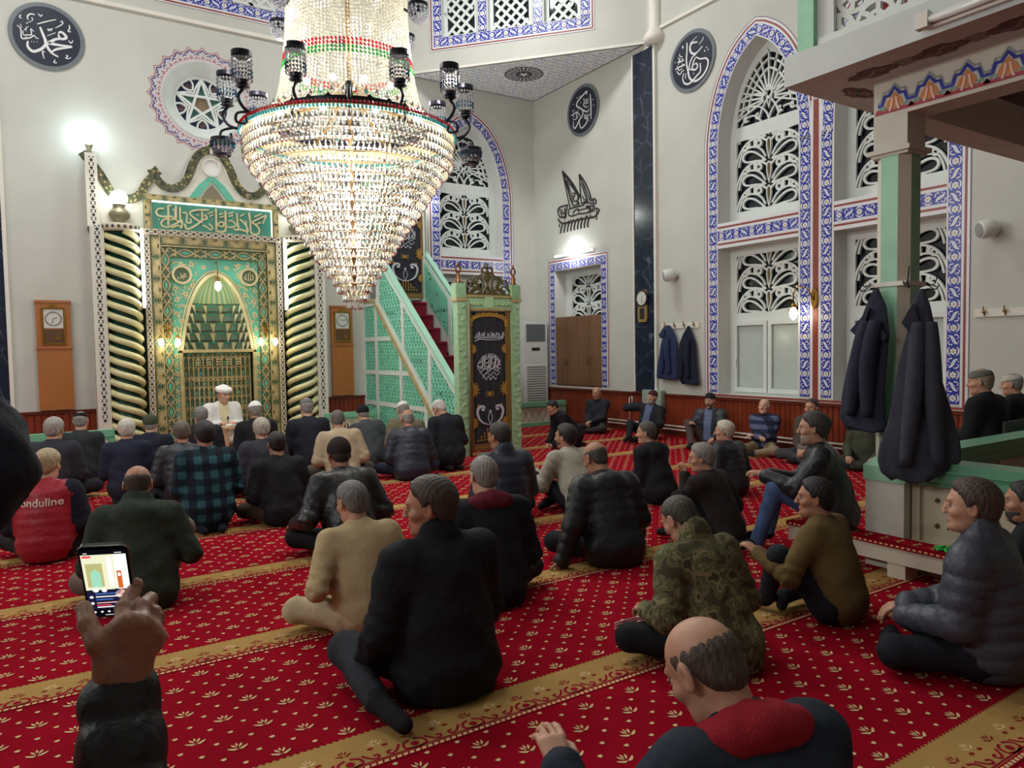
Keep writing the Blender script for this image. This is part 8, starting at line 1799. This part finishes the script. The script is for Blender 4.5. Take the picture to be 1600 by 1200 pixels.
def phone_hand(P):
    d = cap(P, HW - (KN[1] - HW) * .6, HW, .033, .030)
    for k, r in zip(KN, (.0175, .018, .0175, .0165)): d = smin(d, cap(P, HW, k, .027, r), .018)
    d = smin(d, cap(P, HW, THB[0], .027, .021), .02)
    for ch, r in ((IDX, .0120), (MID, .0118), (RNG, .0115), (PNK, .0100)):
        f = None
        for k in range(3): c = cap(P, ch[k], ch[k + 1], r + .0012 - .0010 * k, r - .0010 * k); f = c if f is None else smin(f, c, .0035)
        d = smin(d, f, .006)
    t = None
    for k in range(3): c = cap(P, THB[k], THB[k + 1], .018 - k * .0022, .0150 - k * .0016); t = c if t is None else smin(t, c, .006)
    d = smin(d, t, .012)
    return d + .0005 * np.sin(P[:, 0] * 500) * np.sin(P[:, 2] * 420) + .0006 * fold(P, 3.1, 6.)
al = np.array(IDX + MID + RNG + PNK + THB + [HW]); HV = mesh_of(phone_hand, al.min(0) - .03, al.max(0) + .03, .0028)
elb = hp((.066, .965, .905)) ; r_, jo, _i = person(-.14, 1.06, 4, 'person raising a phone in left foreground, only hand and black padded sleeve in view', 'cross', .82, lean=0, jk=('puffer', (18, 19, 24)), tr=('coat', BLK), hair=('short', BLH), skin=3, group=None, res=.009, nohand=1, hand_extra=HV, arm_world={1: (elb, HW - (KN[1] - HW) * .35)})
mb = MB(); c0 = (RNG[0] + RNG[1]) / 2; ax = Vector(RNG[1] - RNG[0]).normalized(); a = ax.orthogonal().normalized(); b = ax.cross(a); c0 = Vector(hp((.121, 1.112, 1.184)))
mb.tube([c0 + (a * math.cos(t) + b * math.sin(t)) * .0135 for t in np.linspace(0, 2 * PI, 25)[:-1]], .0022, 6, closed=True); g = mb.build('ring', mat('silver_ring', (190, 190, 186), .2, metal=1)); rehang(r_, g)
mb = MB(); tip = Vector(IDX[3]); n_ = (Vector(CAMP) - tip).normalized(); mb.ball(tip + n_ * .0085 + Vector((0, 0, .004)), .0062, 10, 0, (1, .8, 1.15)); g = mb.build('fingernail', mat('fingernail', (196, 160, 146), .3)); rehang(r_, g)
# phone
U_, V_ = Vector((.952, -.3044, -.0333)), Vector((-.1057, -.4288, .8972)); PC = Fr((.0771, 1.2993, 1.1909), U_, V_, U_.cross(V_).normalized())
root = empty('smartphone', tuple(PC(0, 0)), 'black smartphone held up in the left foreground, screen filming the niche', 'phone')
def rrect(w, h_, r, n=6):
    out = []
    for cx, cy, a0 in ((w - r, h_ - r, 0), (-w + r, h_ - r, PI / 2), (-w + r, -h_ + r, PI), (w - r, -h_ + r, 1.5 * PI)): out += [(cx + r * math.cos(a0 + PI / 2 * k / n), cy + r * math.sin(a0 + PI / 2 * k / n)) for k in range(n + 1)]
    return out
mb = MB(); mb.poly(PC, rrect(.0345, .0725, .009), -.0125, -.0045); a = mb.build('case', mat('phone_black_case', (14, 14, 18), .25)); a2 = MB(); o_ = rrect(.0348, .0728, .009); a2.tube([PC(x, y, -.003) for x, y in o_], .0016, 6, closed=True); a2 = a2.build('metal_edge', mat('phone_edge', (120, 128, 128), .2, metal=.9))
scr = MB(); E = [emis('screen_%s' % n, c, 1.15) for n, c in (('black', (8, 8, 14)), ('cream', (222, 222, 190)), ('olive', (176, 172, 116)), ('mint', (150, 206, 178)), ('white', (240, 238, 236)), ('orange', (196, 98, 40)), ('navy', (24, 26, 52)), ('blue', (70, 110, 190)), ('red', (226, 60, 80)), ('pink', (214, 168, 156)), ('grey', (150, 140, 140)))]
R_ = lambda x0, y0, x1, y1, mi, c=.0006: scr.poly(PC, rect(x0, y0, x1, y1), c, mi=mi)
w, hh = .0315, .0655; scr.poly(PC, rrect(w + .0012, hh + .004, .007), .0003, mi=0)
R_(-w, -.012, w, hh - .006, 1); R_(-w + .004, -.006, -.004, .042, 2, .0007); scr.poly(PC, [(-.022, -.006), (-.022, .022), (-.015, .032), (-.008, .022), (-.008, -.006)], .0008, mi=3); R_(.003, -.006, .010, .055, 4, .0008); R_(.013, -.012, w, .059, 4, .0007); R_(.015, -.010, .022, .026, 5, .0009); R_(.0165, .015, .0205, .022, 4, .001)
for x, y, r, mi in ((-.018, -.012, .0045, 4), (-.006, -.013, .004, 4), (.012, -.016, .0055, 6), (.018, -.022, .009, 9), (-.026, -.016, .005, 6), (.004, -.018, .006, 6), (.024, -.03, .01, 6)): scr.poly(PC, circ(x, y, r, 12), .0011, mi=mi)
R_(-w, -.056, w, -.015, 6, .0009); R_(-w, -hh, w, -.052, 0, .001)
for k, (y, L_, mi) in enumerate(((-.021, .030, 7), (-.027, .040, 4), (-.033, .024, 7), (-.040, .038, 9), (-.045, .020, 8), (-.049, .03, 4))): R_(-w + .012, y, -w + .012 + L_, y + .0022, mi, .0013)
for y in (-.026, -.039): scr.poly(PC, circ(-w + .006, y, .0028, 10), .0014, mi=4)
for x in (-.024, -.014, -.004, .006, .016): scr.poly(PC, circ(x, -.058, .0020, 8), .0014, mi=4)
R_(-.010, -.0655, .010, -.0645, 4, .0014); R_(-w + .002, .054, -w + .014, .058, 8, .0012); R_(-w + .004, .0625, -w + .010, .0637, 4, .0012); R_(.016, .0625, .026, .0637, 4, .0012)
b = scr.build('screen', E); rehang(root, a, a2, b)
# person standing at the left edge, elbow in view
person(-.60, 1.36, 14, 'person standing at the left edge, only the elbow of a thick navy coat in view', 'stand', 1.76, z0=0.001, lean=2, jk=('coat', (28, 32, 48)), tr=('coat', (24, 24, 30)), hair=('short', BLH), skin=1, group=None, res=.012, bulk=.01, arm_world={1: ((-.083, 1.145, 1.406), (-.21, 1.22, 1.66)), 0: ((-.95, 1.45, 1.36), (-.55, 1.6, 1.66))})
# white lettering across the red vest
tx = bpy.data.curves.new('lettering', 'FONT'); tx.body = 'onduline'; tx.size = .082; tx.align_x = 'CENTER'; tx.offset = .0012; to = bpy.data.objects.new('lettering', tx); COL.objects.link(to)
bpy.context.view_layer.update(); me = bpy.data.meshes.new_from_object(to.evaluated_get(bpy.context.evaluated_depsgraph_get())); bpy.data.objects.remove(to)
vest = [c for c in RV.children if c.name.startswith('jacket')][0]; bm = bmesh.new(); bm.from_mesh(vest.data); bv = BVHTree.FromBMesh(bm); A_ = Matrix(rotz(-math.radians(16)).tolist()); fw = A_ @ Vector((0, 1, 0))
b2 = bmesh.new(); b2.from_mesh(me); bmesh.ops.subdivide_edges(b2, edges=[e for e in b2.edges if e.calc_length() > .012], cuts=2)
for v in b2.verts:
    o = A_ @ Vector((v.co.x + .008, -.8, .435 + v.co.y)); hit = bv.ray_cast(o, fw); v.co = (hit[0] if hit[0] else o + fw * .62) - fw * .004
m2 = bpy.data.meshes.new('lettering'); b2.to_mesh(m2); m2.materials.append(mat('vest_white_print', (226, 214, 206), .6)); lo_ = bpy.data.objects.new('lettering', m2); COL.objects.link(lo_); lo_.parent = vest; b2.free(); bm.free()
# coats
def coat(F, rows, depth, lab, rgb, fr=3, seed=0, button=None, collar=None, hookz=0):
    n = 40; rr = resample(rows, 46); mb = MB(); vs = []
    for k, (z, l, r) in enumerate(rr):
        t = k / 45; m, w = (l + r) / 2, (r - l) / 2; dp = depth * min(1, .25 + t * 1.1)
        for j in range(n):
            a = 2 * PI * j / n; fo = .012 + .05 * w * 0 + .014 * t
            rad = 1 + (.10 * t + .03) * math.sin(a * fr * 2 + seed + 1.4 * t) + .05 * t * math.sin(a * (fr * 2 + 3) + 2 * seed)
            vs.append(F(m + w * math.cos(a) * (1 + .03 * math.sin(a * 5 + seed)), z + .012 * t * math.sin(a * 3 + seed), dp * (.9 + math.sin(a) * rad * .9)))
    fs = [(k * n + j, k * n + (j + 1) % n, (k + 1) * n + (j + 1) % n, (k + 1) * n + j) for k in range(45) for j in range(n)] + [tuple(range(n))[::-1], tuple(45 * n + j for j in range(n))]
    mb.add(vs, [f[::-1] for f in fs], 0, True); cm = cloth('coat', rgb); o = mb.build('coat', cm); tag(o, lab, 'coat')
    z0, l0, r0 = rows[1]; zt = rows[0][0]; c = (rows[0][1] + rows[0][2]) / 2
    col = MB()                                        # collar flaps folded out from the hook
    for pts in (collar or []): col.poly(F, pts, depth * .9, depth * 1.35, 0)
    if collar: col.build('collar', cm, o)
    sl = MB(); zz = rows[-1][0]; mid = (rows[-3][1] + rows[-3][2]) / 2; w_ = (rows[-3][2] - rows[-3][1]) / 2
    for q in (-.35, .45): sl.tube(smooth([F(c + q * .08, zt - .22, depth * 1.3), F(c + (mid - c) * .5 + q * w_ * .55, (zt + zz) / 2, depth * 2.0), F(mid + q * w_, zz + .10, depth * 1.9)], 6), lambda t: .035 + .022 * math.sin(PI * min(1, t * .9 + .1)), 12)
    sl.build('sleeve', cm, o)
    if button:
        b = MB()
        for x, z in button: b.lathe(None, [(.014, 0), (.016, .004), (.012, .008)], 12, F=F.at(x, z, depth * 2.0))
        b.build('button', m_black, o)
    return o
c1 = [(1.91, -2.81, -2.775), (1.786, -2.863, -2.716), (1.60, -2.93, -2.69), (1.398, -2.973, -2.7), (1.179, -3.01, -2.711), (1.024, -3.024, -2.705), (.955, -2.97, -2.69)]
coat(Fr((4.76, 0, 0), (0, -1, 0), (0, 0, 1), (-1, 0, 0)), c1, .055, 'dark navy coat hanging on left side of the mint column', (44, 48, 66), 3, 1.2, collar=[[(-2.80, 1.78), (-2.94, 1.635), (-2.90, 1.60), (-2.84, 1.66)], [(-2.76, 1.70), (-2.675, 1.59), (-2.70, 1.55), (-2.76, 1.60)]])
F2 = Fr((4.74, 2.62, 0), (.6, -.8, 0), (0, 0, 1)); c2 = [(1.89, .105, .135), (1.773, .047, .168), (1.62, .035, .195), (1.441, -.01, .19), (1.207, -.045, .257), (1.023, -.078, .303), (.879, -.127, .336), (.774, -.138, .338), (.70, -.12, .25), (.65, -.06, .18)]
coat(F2, c2, .060, 'large charcoal overcoat with dark button hanging on right side of the mint column', (66, 68, 80), 3, .4, button=[(.045, 1.36)], collar=[[(.06, 1.80), (-.005, 1.675), (.05, 1.60), (.09, 1.68)], [(.14, 1.72), (.20, 1.60), (.17, 1.59), (.13, 1.62)]])
FW = Fr((9.04, 0, 0), (0, -1, 0), (0, 0, 1), (-1, 0, 0))
coat(FW, [(1.90, -9.02, -8.95), (1.73, -9.12, -8.812), (1.609, -9.114, -8.784), (1.337, -9.194, -8.757), (1.03, -9.244, -8.744), (.987, -9.19, -8.76)], .05, 'navy jacket with folded collar on first hook of the white rack', (40, 52, 86), 3, 2., collar=[[(-9.03, 1.88), (-9.16, 1.74), (-9.12, 1.68), (-9.03, 1.72)]])
coat(FW, [(1.875, -8.54, -8.50), (1.74, -8.637, -8.425), (1.591, -8.711, -8.37), (1.337, -8.742, -8.344), (1.041, -8.759, -8.304), (.916, -8.64, -8.278)], .05, 'very dark navy jacket on third hook of the white rack', (24, 28, 52), 2, .7)
